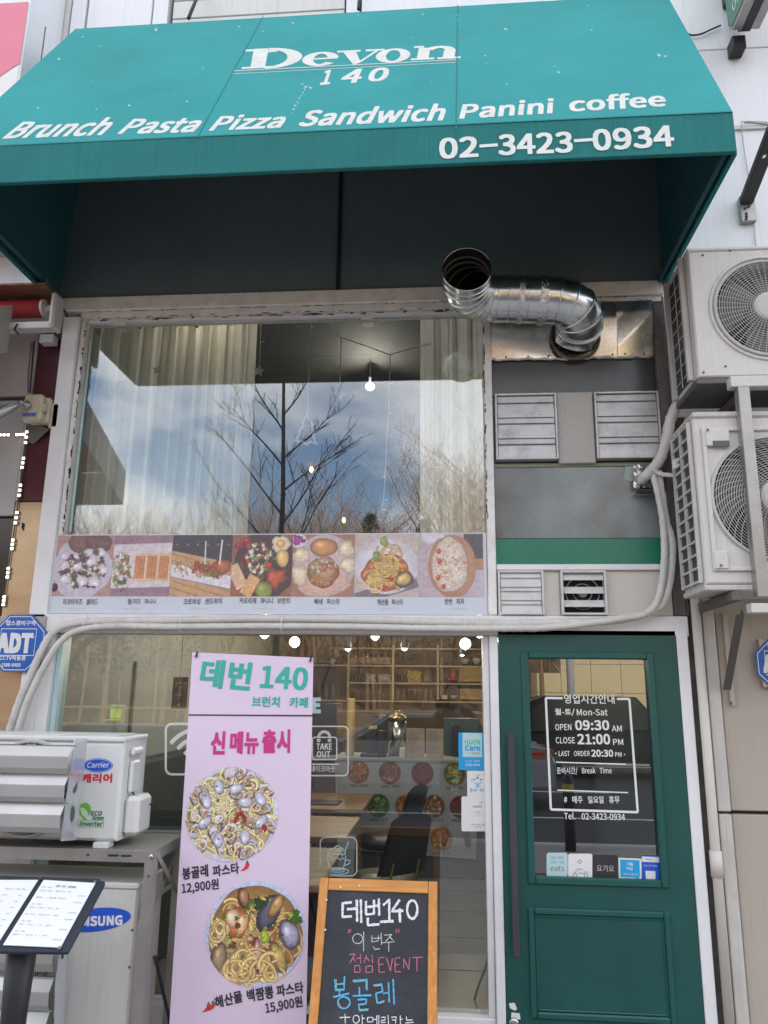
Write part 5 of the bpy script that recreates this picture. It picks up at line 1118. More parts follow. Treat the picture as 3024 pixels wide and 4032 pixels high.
def chili(x, y, s_=1.0):
    p = [(x+14*s_, y-22*s_), (x+20*s_, y-14*s_), (x+14*s_, y+2*s_), (x-2*s_, y+12*s_), (x-20*s_, y+14*s_), (x-6*s_, y+4*s_), (x+2*s_, y-8*s_), (x+4*s_, y-18*s_)]
    fpoly(bs, Bn, p, m_redprint, 'chili_print', .0014); fpoly(bs, Bn, [(x+3*s_, y-18*s_), (x+10*s_, y-32*s_), (x+14*s_, y-24*s_), (x+20*s_, y-14*s_), (x+12*s_, y-18*s_)], m_dgreen, 'chili_print', .0016)
chili(964, 3416, .95); chili(812, 3972, .95); chili(830, 3966, .95)
def discprint(cx, cy, rx, ry, fn, n):
    c = Bn.at(cx, cy, .0012); R_ = Bn.r*((Bn.at(cx+rx, cy, .0012)-c).length); U_ = Bn.up*((Bn.at(cx, cy-ry, .0012)-c).length)
    printed(fn(n), c-R_-U_, c+R_-U_, c-R_+U_, c+R_+U_, bs, 'printed_picture', disc=True, lift=.05)
discprint(912, 3204, 184, 184, food_vongole, 210); discprint(1005, 3674, 198, 206, food_seafood, 210)
for (x, y) in ((773, 2586), (1222, 2604)):
    c = Bn.at(x, y, .002); MB().tube([c+Bn.r*(.008*cos(a))+Bn.up*(.008*sin(a)) for a in np.linspace(0, 2*pi, 15)[:-1]], .002, 5, closed=True).build('grommet', m_silver, bs); MB().tube([c, c+Vector((.006, -.01, .02)), c+Vector((.0, .02, .03))], .004, 6).build('hook_cord', m_black, bs)

# ================================================================== CHALKBOARD A-FRAME
k1, k2 = F(1258, 3452, -.60), F(1724, 3450, -.60); k3 = F(1236, 4032, -.79); kn = (k2-k1).cross(k3-k1).normalized(); kn = kn if kn.y < 0 else -kn
K = Surf(k1, kn, (0, 0, 1)); kb = thing('chalkboard_sign', 'orange pine framed chalkboard A-sign with coloured chalk writing', 'chalkboard', ((k1.x+k2.x)/2, -.75, 0))
W_ = (K.at(1722, 3455)-K.at(1260, 3455)).dot(K.r); tlk = K.at(1260, 3455); cxk = tlk+K.r*W_/2; Lk = (tlk.z-.02)/K.up.z
def kp(s_, d_, off=0): return cxk+K.r*s_-K.up*d_+K.n*off
hw = W_/2; w_ = .038
MB().beam(kp(-hw+w_/2, 0, -.012), kp(-hw+w_/2, Lk, -.012), w_, .024, K.n, .003).build('side_rail', m_oak, kb); MB().beam(kp(hw-w_/2, 0, -.012), kp(hw-w_/2, Lk, -.012), w_, .024, K.n, .003).build('side_rail', m_oak, kb)
MB().beam(kp(-hw+w_+.001, .024, -.012), kp(hw-w_-.001, .024, -.012), .048, .022, K.n, .003).build('top_rail', woodmat('pine_rail_wood', (.66, .30, .075), (.50, .20, .04), 'x', sc=26), kb)
MB().beam(kp(-hw+w_+.001, Lk-.16, -.012), kp(hw-w_-.001, Lk-.16, -.012), .048, .022, K.n, .003).build('bottom_rail', m_oak, kb)
MB().poly([kp(-hw+w_, .046, -.010), kp(hw-w_, .046, -.010), kp(hw-w_, Lk-.18, -.010), kp(-hw+w_, Lk-.18, -.010)], -K.n*.006).build('slate', m_chalkb, kb)
for s_ in (-1, 1): MB().beam(kp(s_*(hw-.02), .01, -.03), Vector((kp(s_*(hw-.02), 0).x, -.30, .0)), .03, .02).build('rear_leg', m_oak, kb)
KS = Surf(kp(0, 0, -.0085), kn, (0, 0, 1)); C_ = lambda s, x0, y0, x1, y1, h, m_, bo=.02: text(s, KS, (x0, y0), (x1, y1), h, m_, kb, bo, .001)
# hand written strokes: (points in the crop [1200,3350] at 0.4822 px)
def ck(strokes, m_, w, name='chalk_writing', j=1.2):
    mb = MB(); i = 0
    for s_ in strokes:
        P = [(1200+x*.4822, 3350+y*.4822) for x, y in s_]; Q = []
        for a in range(len(P)-1):
            n = max(1, int(hypot(P[a+1][0]-P[a][0], P[a+1][1]-P[a][1])/5))
            for t in range(n): Q.append((P[a][0]+(P[a+1][0]-P[a][0])*t/n+random.uniform(-.4, .4), P[a][1]+(P[a+1][1]-P[a][1])*t/n+random.uniform(-.4, .4)))
        Q.append(P[-1]); mb.ribbon(KS, Q, [w*random.uniform(.75, 1.15) for _ in Q], .0006+.00012*(i % 9)); i += 1
    mb.build(name, m_, kb)
ring_ = lambda cx, cy, rx, ry, n=14: [(cx+rx*sin(2*pi*k/n), cy-ry*cos(2*pi*k/n)) for k in range(n+1)]
ck([[(385, 420), (310, 428), (308, 540), (385, 535)], [(345, 478), (425, 470)], [(425, 400), (428, 580)], [(458, 395), (462, 590)], [(500, 410), (500, 520), (565, 515), (565, 400)], [(500, 460), (565, 455)], [(565, 450), (605, 448)], [(605, 390), (608, 530)], [(515, 545), (515, 608), (610, 600)],
    [(640, 445), (690, 400), (690, 575)], [(615, 580), (725, 575)], [(775, 400), (710, 495), (805, 490)], [(775, 470), (778, 585)], ring_(878, 480, 42, 75, 18)], m_ch1, .0105)
ck([ring_(432, 718, 42, 40), [(482, 660), (480, 820)], [(548, 690), (548, 745), (600, 735), (602, 690)], [(548, 718), (600, 712)], [(602, 715), (624, 712)], [(624, 670), (626, 770)], [(560, 780), (572, 805), (616, 800)], [(650, 690), (712, 684), (660, 740)], [(690, 700), (720, 730)], [(625, 752), (735, 742)], [(686, 750), (686, 825)]], m_ch2, .0032)
ck([[(362, 642), (354, 672)], [(376, 640), (368, 670)], [(752, 640), (744, 668)], [(772, 638), (764, 668)],
    [(362, 848), (412, 842), (370, 915)], [(388, 870), (414, 905)], [(422, 880), (455, 875)], [(455, 842), (457, 922)], [(410, 938), (404, 992), (452, 992), (450, 936), (408, 940)], [(505, 850), (484, 915)], [(502, 868), (528, 900)], [(550, 850), (554, 918)], [(500, 942), (498, 994), (552, 990), (552, 940), (500, 944)],
    [(650, 870), (602, 876), (608, 992), (655, 990)], [(604, 930), (640, 926)], [(668, 874), (700, 985), (716, 876)], [(780, 872), (736, 878), (738, 990), (784, 988)], [(738, 930), (772, 926)], [(808, 960), (808, 880), (850, 968), (856, 872)], [(880, 872), (964, 868)], [(916, 872), (916, 985)]], m_ch3, .0034)
ck([[(245, 1048), (252, 1140), (320, 1135), (325, 1022)], [(250, 1092), (322, 1085)], [(285, 1140), (282, 1185)], [(232, 1195), (364, 1165)], ring_(320, 1240, 50, 48, 18), [(392, 1062), (508, 1052), (508, 1140)], [(445, 1112), (448, 1185)], [(392, 1186), (545, 1180)], [(430, 1215), (505, 1212), (500, 1250), (440, 1256), (446, 1305), (520, 1300)],
    [(560, 1098), (630, 1090), (635, 1150), (580, 1165), (594, 1245), (650, 1230)], [(640, 1165), (680, 1160)], [(684, 1075), (690, 1240)], [(722, 1048), (730, 1255)]], m_ch4, .0068)
ck([[(258, 1050), (262, 1130), (312, 1128)], [(402, 1072), (500, 1062), (500, 1130)], [(568, 1106), (626, 1100)], [(604, 1240), (650, 1222)], [(278, 1240), (300, 1285), (350, 1280), (366, 1240)], [(452, 1296), (520, 1290)]], m_ch5, .0018)
ck([[(285, 1362), (372, 1358)], [(328, 1330), (332, 1410)], ring_(420, 1375, 26, 32), [(468, 1340), (470, 1420)], [(470, 1370), (492, 1368)], [(512, 1362), (512, 1398), (556, 1396), (556, 1360), (512, 1362)], [(560, 1378), (584, 1376)], [(588, 1345), (590, 1420)], [(604, 1342), (606, 1420)], [(622, 1360), (658, 1358), (656, 1382), (624, 1386), (626, 1404), (662, 1400)], [(680, 1342), (684, 1420)], [(706, 1360), (748, 1356), (740, 1410)], [(712, 1382), (744, 1380)], [(780, 1345), (782, 1420)], [(782, 1376), (800, 1374)], [(830, 1352), (832, 1384), (882, 1380)], [(820, 1406), (890, 1400)]], m_ch1, .0036)
mb = MB()
for px, py in ((1341, 3494), (1416, 3489), (1286, 3544), (1281, 3662)): c = Surf(kp(0, 0, .0012), kn, (0, 0, 1)).at(px, py); mb.lathe(c, [(.0042, 0), (.0042, .001), (0, .0015)], 8, K.n)
mb.build('screw', m_silver, kb)

# ================================================================== LEFT OUTDOOR UNITS, RACK
RK = thing('steel_rack', 'drab galvanised slotted angle rack holding the outdoor units left of the banner', 'rack', (-1.9, -.3, 0))
yF_, yR_ = -.58, -.16; zr = F(600, 3350, yF_).z; xr2 = F(606, 3350, yF_).x; xrr = xr2+.01
B((-3.0, yF_, zr-.052), (xr2, yF_+.005, zr), .001).build('front_beam', m_steel, RK); B((-3.0, yF_+.006, zr-.004), (xr2, yR_, zr-.0005)).build('shelf_plate', m_steel, RK)
B((-3.0, yR_, zr-.045), (xrr, yR_+.005, zr)).build('rear_beam', m_steel, RK); B((xr2-.004, yF_+.006, zr-.05), (xr2, yR_-.001, zr-.005)).build('side_beam', m_steel, RK)
def post(x, y, zt, sy, name='upright'):
    mb = MB(); mb.box((x-.042, y-.0045*sy if sy > 0 else y, 0), (x, y-.001 if sy > 0 else y+.004, zt)); mb.box((x+.0005, y-.0045, 0), (x+.004, y+.04, zt)); return mb.build(name, m_steel, RK)
post(xr2+.005, yF_-.002, zr+.002, 1); post(xrr, yR_-.045, zr-.002, 1); post(-2.6, yF_-.002, zr+.002, 1)
for (p, q) in (((xr2-.01, yF_+.01, zr-.30), (xr2-.01, yR_, zr-.02)), ((xr2+.012, yF_+.02, zr-.02), (xr2+.012, yR_+.03, zr-.34)), ((xrr+.02, yR_-.02, zr-.02), (xrr+.12, yR_+.02, zr-.20))): MB().beam(p, q, .025, .003, (1, 0, 0)).build('diagonal_brace', m_steel, RK)
RS = FS(yF_-.0005); sl_ = MB()
for (x0, x1, y0, y1) in ((340, 353, 3363, 3370), (425, 468, 3364, 3373), (476, 518, 3366, 3374)): sl_.poly([RS.at(x, y, .0006) for x, y in rrect(x0, y0, x1, y1, 3, 3)])
sl_.build('slot', m_dark, RK); c = F(598, 3373, yF_-.008); MB().lathe(c, [(.011, 0), (.011, .006), (.005, .008), (.005, .013), (0, .013)], 6, (0, -1, 0)).build('bolt', m_silver, RK); MB().lathe(F(585, 3450, yF_-.008), [(.006, 0), (.006, .003), (0, .004)], 6, (0, -1, 0)).build('bolt', m_steeld, RK)
CA = thing('outdoor_unit', 'white outdoor unit with blue oval logo on top of the rack, louvred deflector in front', 'air conditioner', (-1.9, -.5, zr))
yC, yCb = -.55, -.27; cx1 = F(475, 3100, yC).x; cz0, cz1 = zr+.028, F(496, 2905, yC).z
cxc = F(112, 3096, yC).x; acbody(CA, cx1-.84, cx1, yC, yCb, cz0, cz1-.02, m_aclt, (cxc, (cz0+cz1)/2-.005), .213, .05, 16, 40, 1.1, bev=.014)
B((cx1-.845, yC-.006, cz1-.022), (cx1+.005, yCb+.01, cz1+.004), .008).build('top_cover', m_aclt, CA); B((cx1-.80, yC+.03, cz1+.0045), (cx1-.05, yCb-.03, cz1+.009), .003).build('top_relief', m_aclt, CA)
B((cx1-.10, yC-.02, zr), (cx1-.03, yC+.05, zr+.026), .003).build('foot', m_aclt, CA); B((cx1-.78, yC-.02, zr), (cx1-.7, yC+.05, zr+.026), .003).build('foot', m_aclt, CA)
# details on the side face, x = cx1
SX = Surf((cx1, 0, 0), (1, 0, 0), (0, 0, 1))
B((cx1+.001, yC+.07, cz0+.20), (cx1+.022, yC+.17, cz0+.35), .01).build('valve_cover', m_aclt, CA); B((cx1+.001, yC+.06, cz0+.37), (cx1+.028, yC+.19, cz0+.41), .012).build('side_grip', m_aclt, CA)
B((cx1+.001, yC+.05, cz0+.015), (cx1+.075, yC+.22, cz0+.19), .018).build('terminal_cover', m_aclt, CA); B((cx1+.0005, yC+.20, cz0+.18), (cx1+.0012, yC+.262, cz0+.42)).build('rating_label', m_paper, CA)
MB().tube(smoothp([(cx1+.02, yC+.10, cz0+.205), (cx1+.03, yC+.13, cz0+.17), (cx1+.07, yC+.18, cz0+.14), (cx1+.09, yC+.22, cz0+.13), (cx1+.088, yC+.23, cz0+.05)], 5), .004, 6).build('power_cable', m_black, CA, True)
CF = FS(yC-.0006)
def ell(par_, sf, cx, cy, rx, ry, m_, off, ang=0, n=32, name='logo_oval'):
    return fpoly(par_, sf, [(cx+rx*cos(a)*cos(ang)-ry*sin(a)*sin(ang), cy-rx*cos(a)*sin(ang)-ry*sin(a)*cos(ang)) for a in np.linspace(0, 2*pi, n+1)[:-1]], m_, name, off)
ell(CA, CF, 386, 3014, 59, 28, m_bluelogo, .0006); ell(CA, CF, 386, 3014, 56, 25.5, m_wprint, .0009); ell(CA, CF, 386, 3014, 54.5, 24, m_bluelogo, .0012)
text('Carrier', CF, (342, 3023), (428, 3022), 22, m_wprint, CA, .01, .0018, slant=.2); text('캐리어', CF, (322, 3081), (439, 3081), 34, m_redprint, CA, .03, .0008)
fpoly(CA, CF, [(314, 3180), (322, 3164), (340, 3160), (356, 3172), (360, 3196), (350, 3212), (346, 3196), (330, 3180)], m_lgreen, 'leaf_print', .0008); fpoly(CA, CF, [(316, 3178), (330, 3182), (344, 3196), (350, 3214), (332, 3224), (318, 3204)], mat('pale_leaf_print', (.62, .72, .58), .4), 'leaf_print', .0011); fpoly(CA, CF, [(308, 3178), (314, 3172), (322, 3206), (342, 3226), (350, 3232), (330, 3228), (314, 3206)], m_lgreen, 'leaf_print', .0014)
text('ECO', CF, (359, 3211), (399, 3211), 17, m_dgreen, CA, .03, .001, slant=.2); text('Green', CF, (363, 3227), (407, 3227), 14, m_dgreen, CA, .03, .001, slant=.2); text('Inverter', CF, (314, 3252), (402, 3253), 18, m_dgreen, CA, .025, .001, slant=.2)
stroke(CA, CF, [(rrect(308, 3230, 408, 3257, 5), True)], .002, m_lgreen, 'label_frame')
df = thing('wind_deflector', 'grey aluminium air deflector with three curved louvres in front of the upper left unit', 'deflector', (-2, -.65, zr+.05), 'air deflectors')
yD = -.72
def deflect(t, ybase, rows, xr_, plate, yp):
    for (yt, yb_, xe) in rows:
        a = F(xe, yt, yp-.005); b = F(xe, yb_, yp+.03)
        mb = MB(); prof = [(0, 0), (-.010, .03), (-.040, .36), (-.040, .42), (-.036, .80), (-.020, 1.0)]
        h = a.z-b.z; V = []
        for x in (-3.0, a.x):
            for (dy, k) in prof: V.append((x, a.y+dy, a.z-h*k))
        n = len(prof); mb.add(V, [(i, i+1, n+i+1, n+i) for i in range(n-1)]); o = mb.build('deflector_blade', m_alu2, t)
        MB().tube([(-3.0, a.y, a.z), (a.x+.01, a.y, a.z)], .0035, 6).build('blade_rod', m_silver, t)
    pts = [F(x, y, yy) for x, y, yy in plate]; MB().poly(pts, (.003, 0, 0)).build('side_plate', m_alu3, t)
m_alu2 = mat('deflector_aluminium', (.50, .50, .50), .34, metal=.5, var=.06, dirt=.2, dcol=(.3, .29, .28)); m_alu3 = mat('deflector_plate', (.60, .62, .67), .3, metal=.4, var=.05)
deflect(df, -.6, ((2938, 3042, 290), (3050, 3153, 276), (3163, 3272, 260)), -1.9, [(293, 2908, -.68), (343, 2907, -.57), (332, 3010, -.57), (312, 3160, -.57), (296, 3308, -.57), (238, 3312, -.68), (256, 3160, -.74), (282, 2994, -.74)], -.72)
# two louvred units: lower one
SM = thing('outdoor_unit', 'bigger white outdoor unit with blue oval logo standing under the rack shelf', 'air conditioner', (-1.9, -.5, 0))
sx1 = F(540, 3560, -.55).x; sz1 = F(548, 3482, -.55).z
acbody(SM, sx1-.95, sx1, -.55, -.24, .06, sz1-.02, m_ac, (sx1-.62, .40), .25, .06, 22, 60, .8, bev=.01)
B((sx1-.955, -.556, sz1-.022), (sx1+.005, -.235, sz1+.004), .006).build('top_cover', m_ac, SM)
for x in (sx1-.85, sx1-.15): B((x, -.56, .0), (x+.08, -.23, .058), .004).build('foot', m_steeld, SM)
SF_ = FS(-.5506); ell(SM, SF_, 375, 3622, 142, 46, m_bluelogo, .0006, radians(7)); text('SAMSUNG', SF_, (262, 3648), (480, 3641), 36, m_wprint, SM, .035, .0012)
B((sx1+.0006, -.45, .30), (sx1+.002, -.33, .55)).build('rating_label', m_paper, SM); screws(SM, [(sx1-.012, .45), (sx1-.012, .6)], -.551)
MB().tube(smoothp([(sx1+.01, -.30, .42), (sx1+.06, -.28, .25), (sx1+.09, -.26, .12), (sx1+.02, -.25, .10)], 6), .008, 8).build('power_cable', m_black, SM, True)
gl_ = MB()
for k in range(48): x = sx1-.88+.012*k; gl_.beam((x, -.575, .16), (x, -.575, .62), .003, .003)
gl_.build('front_guard', m_grille, SM)
df2 = thing('wind_deflector', 'aluminium air deflector on the lower left unit behind the menu stand', 'deflector', (-2, -.65, .1), 'air deflectors')
deflect(df2, -.6, ((3640, 3810, 236), (3850, 3960, 216), (3980, 4110, 200)), -1.9, [(232, 3740, -.70), (262, 3740, -.57), (255, 3960, -.57), (240, 4180, -.57), (205, 4180, -.70), (215, 3900, -.74)], -.72)
ho = MB()
for px, py in ((245, 3765), (228, 3905), (212, 4020)): ho.poly([F(px+6*cos(a), py+12*sin(a), -.66) for a in np.linspace(0, 2*pi, 13)[:-1]])
ho.build('plate_hole', m_dark, df2)
ho = MB()
for px, py in ((292, 2975), (281, 3092), (264, 3205)): ho.poly([Surf((F(300, 3100, -.62).x+.001, 0, 0), (1, 0, 0), (0, 0, 1)).p+Vector((.004, -.64+.022*cos(a), F(px, py, -.64).z+.035*sin(a))) for a in np.linspace(0, 2*pi, 15)[:-1]])
ho.build('plate_hole', m_steeld, df)

# ================================================================== MENU STAND
MN = thing('menu_stand', 'black stand holding an open navy menu folder with two printed pages', 'menu stand', (-1.9, -1.15, 0))
m1, m2, m3 = F(0, 3455, -1.0), F(400, 3470, -1.0), F(245, 3745, -1.27); mn = (m2-m1).cross(m3-m2).normalized(); mn = mn if mn.y < 0 else -mn
Mn = Surf(m2, mn, (0, .5, .5)); 
MB().poly([Mn.at(x, y, -.004) for x, y in ((-190, 3440), (393, 3456), (396, 3464), (412, 3468), (410, 3478), (268, 3742), (258, 3746), (-400, 3738))], -Mn.n*.012).build('folder_cover', m_leather, MN)
MB().poly([Mn.at(x, y, .002) for x, y in ((172, 3466), (376, 3478), (238, 3732), (12, 3722))], -Mn.n*.003).build('menu_page', m_paper, MN); MB().poly([Mn.at(x, y, .002) for x, y in ((-120, 3466), (150, 3466), (-8, 3716), (-300, 3716))], -Mn.n*.003).build('menu_page', m_paper, MN)
def mp_(u, v, x0=0): # bilinear on right page
    a, b, c, d = (172, 3466), (376, 3478), (238, 3732), (12, 3722)
    return tuple((a[i]*(1-u)+b[i]*u)*(1-v)+(d[i]*(1-u)+c[i]*u)*v for i in (0, 1))
text('데번 런치 세트메뉴', Mn, (218, 3496), (298, 3501), 9, m_gprint, MN, .01, .003, slant=0)
rows = ['2인 세트', '리코타치즈 샐러드 + 봉골레 파스타 + 피자', '45,900원', '샐러드 + 해산물 파스타', '49,900원', '3인 세트', '샐러드 + 파스타 + 피자 + 물 3', '69,900원', '빠네 파스타 + 해산물 파스타 + 샐러드', '79,900원', '4인 세트', '샐러드 + 파스타 2 + 피자 + 브런치 4', '99,900원', '5인 세트', '샐러드 + 파스타 3 + 피자', '129,000원']
for i, r in enumerate(rows):
    v = .12+.052*i; hd = '인' in r; pr_ = '원' in r; u0, u1 = (.06, .24) if hd else ((.80, .95) if pr_ else (.06, .62+.02*(i % 3)))
    text(r, Mn, mp_(u0, v), mp_(u1, v), 5.5, m_gprint, MN, .0, .003)
for i in range(9): text('샐러드 & 사이드 메뉴' if i == 0 else '시저 샐러드            9,900원', Mn, (20-16*i, 3505+24*i), (100-16*i, 3507+24*i), 6, m_gprint, MN, 0, .003)
pk_ = F(70, 3760, -1.16); MB().tube([(pk_.x, -1.13, .78), (pk_.x-.01, -1.12, .45), (pk_.x-.02, -1.1, .03)], [.058, .046, .036], 12).build('stand_post', m_black, MN, True)
MB().lathe((pk_.x-.02, -1.1, 0), [(.17, 0), (.17, .02), (.04, .035), (0, .035)], 28).build('stand_base', m_black, MN)
for x, y in ((161, 3462), (376, 3474), (236, 3735)): c = Mn.at(x, y, .004); MB().beam(c-Mn.r*.006, c+Mn.r*.006, .012, .003, Mn.n).build('corner_clip', m_silver, MN)

# ================================================================== UPPER WINDOW: CURTAINS AND HANGING DECORATIONS
def curtain(pxs, y, ztop, zbot, folds, label, gather=0.0):
    xa, xb = F(pxs[0], 1300, y).x, F(pxs[1], 1300, y).x; ph = random.random()*6
    def fn(u, v):
        uu = u+.012*sin(9*u*3+v*2); f = sin(2*pi*folds*uu+ph)+.55*sin(2*pi*folds*2.3*uu+1+ph+.8*v)+.35*sin(2*pi*folds*.37*uu)
        k = 1-gather*v*(1-v*.4); x = xa+(xb-xa)*u*k; return Vector((x, y+.045*f*(.65+.35*v), ztop+(zbot-ztop)*v))
    o = MB().grid(fn, 130, 14).build('curtain', m_curt, None, True); return tag(o, label, 'curtain', 'sheer curtains')
curtain((318, 830), .34, 4.02, 2.25, 7, 'wide sheer beige curtain behind the left half of the upper window')
curtain((800, 1004), .30, 4.02, 2.25, 3, 'narrow pale curtain panel at the inner edge of the left curtain', -.02)
curtain((1655, 1915), .30, 4.02, 2.25, 4, 'sheer pale curtain behind the right end of the upper window')
OR = .20
def cord(pts, label, leds=()):
    P = [F(x, y, OR) for x, y in pts]; t = thing('light_cord', label, 'light cord', P[0], 'clear fairy light cords'); mb = MB().tube(P, .0034, 5); mb.build('wire', m_cord, t)
    for x, y, d in leds: a = F(x, y, OR); MB().tube([a, a+Vector((d*.02, 0, .004))], .003, 5).build('led_stub', m_acry, t)
cord([(1029, 1240), (1026, 1330), (1022, 1440)], 'clear fairy light cord with a star, at the left curtain edge', ((1029, 1346, 1),))
cord([(1226, 1240), (1220, 1400), (1213, 1522), (1211, 1632)], 'clear fairy light cord holding the small tree ornament', ((1224, 1290, 1), (1210, 1522, -1)))
cord([(1344, 1330), (1340, 1440), (1338, 1532)], 'clear fairy light cord holding the middle star', ((1338, 1439, -1),))
cord([(1288, 1240), (1342, 1328), (1440, 1362), (1535, 1397), (1600, 1378), (1700, 1352)], 'clear cord looping across the top of the dark pane', ((1340, 1328, -1), (1532, 1399, 0)))
cord([(1537, 1398), (1533, 1512), (1530, 1630), (1522, 1755), (1516, 1878), (1510, 1970), (1506, 1992)], 'long clear fairy light cord hanging right of the bulb', ((1535, 1511, 1), (1533, 1627, 1), (1514, 1879, -1), (1512, 1970, 1), (1505, 2008, 1)))
def ornament(fnb, c, label):
    t = fnb; return t
def star3(cx, cy, r, label):
    c = F(cx, cy, OR); R_ = (F(cx+r, cy, OR)-c).length; P = [(c.x+(R_ if k % 2 == 0 else R_*.42)*sin(k*pi/5+.12), OR, c.z+(R_ if k % 2 == 0 else R_*.42)*cos(k*pi/5+.12)) for k in range(10)]
    V = P+[(c.x, OR-.012, c.z), (c.x, OR+.012, c.z)]; mb = MB().add(V, [(k, (k+1) % 10, 10) for k in range(10)]+[((k+1) % 10, k, 11) for k in range(10)])
    return tag(mb.build('star_ornament', m_acry), label, 'ornament', 'hanging star ornaments')
star3(1019, 1460, 27, 'frosted star ornament hanging at the edge of the left curtain'); star3(1337, 1556, 31, 'frosted star ornament hanging in the middle of the dark pane'); star3(620, 1458, 26, 'faint star ornament in front of the wide left curtain')
tp = [(1207, 1632), (1190, 1668), (1196, 1672), (1178, 1700), (1184, 1704), (1162, 1735), (1192, 1740), (1210, 1750), (1222, 1738), (1246, 1750), (1232, 1712), (1238, 1708), (1224, 1676), (1230, 1672)]
o = MB().tube([F(x, y, OR) for x, y in tp], .008, 6, closed=True).build('tree_ornament', m_acry); tag(o, 'white outline ornament shaped like a fir tree hanging on a cord', 'ornament')
o = MB().tube(smoothp([F(x, y, OR) for x, y in ((435, 1642), (415, 1655), (388, 1668), (380, 1690), (366, 1700), (400, 1712), (428, 1718), (440, 1700), (438, 1665), (425, 1645), (405, 1635), (388, 1622), (392, 1638), (412, 1632), (430, 1622), (434, 1636), (412, 1634))], 3), .0045, 6).build('bell_ornament', m_acry); tag(o, 'white outline bell ornament against the left curtain', 'ornament')
o = MB().tube(smoothp([F(x, y, OR) for x, y in ((1866, 2003), (1884, 1998), (1902, 1994), (1880, 2010), (1866, 2030), (1872, 2042), (1900, 2044), (1904, 2060), (1890, 2080), (1872, 2086), (1866, 2062))], 3), .0045, 6).build('reindeer_ornament', m_acry); tag(o, 'white outline ornament with curls at the lower right of the upper window', 'ornament')

# ================================================================== LAMPS (each lit lamp carries its light)
m_bulb = emit('warm_bulb', (1, .82, .50), 14); m_globe = emit('white_globe', (1, .97, .90), 9); m_amber = emit('amber_filament', (1, .50, .10), 7)
def lamp(px, py, Y, r, m_, label, watt, zc, shade=False, el=1.0, colr=(1, .92, .80)):
    if m_ is m_globe: r *= .82
    p = F(px, py, Y); t = thing('pendant_lamp', label, 'lamp', p, 'pendant lamps inside')
    MB().lathe(p, [(0, -r*el)]+[(r*sin(a), -r*el*cos(a)) for a in np.linspace(.25, pi-.3, 9)]+[(r*.3, r*el)], 20).build('bulb', m_, t, True)
    MB().tube([p+Vector((0, 0, r*el)), p+Vector((0, 0, r*el+.05))], .014, 8).build('socket', m_black, t); MB().tube([p+Vector((0, 0, r*el+.05)), Vector((p.x, p.y, zc))], .003, 5).build('cord', m_black, t)
    if shade: MB().lathe(p, [(r*1.15, -.02), (r*1.3, .04), (r*1.2, .12), (.02, .15)], 20).build('shade', m_darkobj, t)
    if watt:
        l = bpy.data.lights.new('lamp_light', 'POINT'); l.energy = watt; l.color = colr; l.shadow_soft_size = .008
        lo = bpy.data.objects.new('lamp_light', l); COL.objects.link(lo); lo.parent = t; lo.location = (0, 0, -r*el-.011) if (shade or m_ is m_globe) else (0, -r-.012, -r*el*.2)
lamp(1457, 1522, 1.6, .036, m_bulb, 'bright warm bulb hanging in the middle of the upper window', 10, 4.32, el=.85, colr=(1, .93, .84))
lamp(868, 1300, .62, .030, m_bulb, 'yellow bulb glowing behind the left curtain near the frame top', 1.5, 4.32, colr=(1, .8, .55))
lamp(1802, 1243, .75, .012, m_amber, 'long amber filament bulb at the top of the right curtain', 0, 4.32, el=2.6)
lamp(1291, 1244, .70, .012, m_amber, 'small amber bulb at the frame clip on top of the dark pane', 0, 4.32, el=1.8)
for px, py, Y, lb in ((1048, 1645, 3.4, 'small amber filament bulb beside the reflected tree trunk'), (1226, 1849, 4.6, 'tiny amber filament bulb low in the upper window, under the tree ornament'), (1354, 2048, 5.4, 'tiny amber bulb near the menu strip, left of the pine')): lamp(px, py, Y, .022, m_amber, lb, 0, 4.32, el=1.6)
for px, py, Y, r, w, sh, lb in ((1042, 2490, 1.5, .050, 22, 0, 'white globe lamp just right of the banner top, upper one'), (1160, 2528, 2.6, .056, 14, 0, 'white globe lamp above the right corner of the banner'), (1477, 2503, 3.0, .048, 12, 0, 'white globe lamp at the centre top of the lower window'), (1370, 2548, 4.0, .045, 10, 1, 'dark shaded lamp over the left shelves'),
                            (1592, 2546, 4.0, .045, 10, 1, 'dark shaded lamp over the middle shelves'), (1832, 2535, 2.4, .056, 11, 0, 'round white globe lamp at the right end of the window'), (1888, 2484, 1.6, .062, 22, 0, 'largest white globe lamp in the top right corner of the window'), (1820, 2572, 4.6, .035, 8, 1, 'small shaded lamp below the right globes')): lamp(px, py, Y, r, m_globe, lb, w*(.95 if sh else .26), 2.62, bool(sh), colr=((1, .80, .55) if sh else (1, .92, .80)))

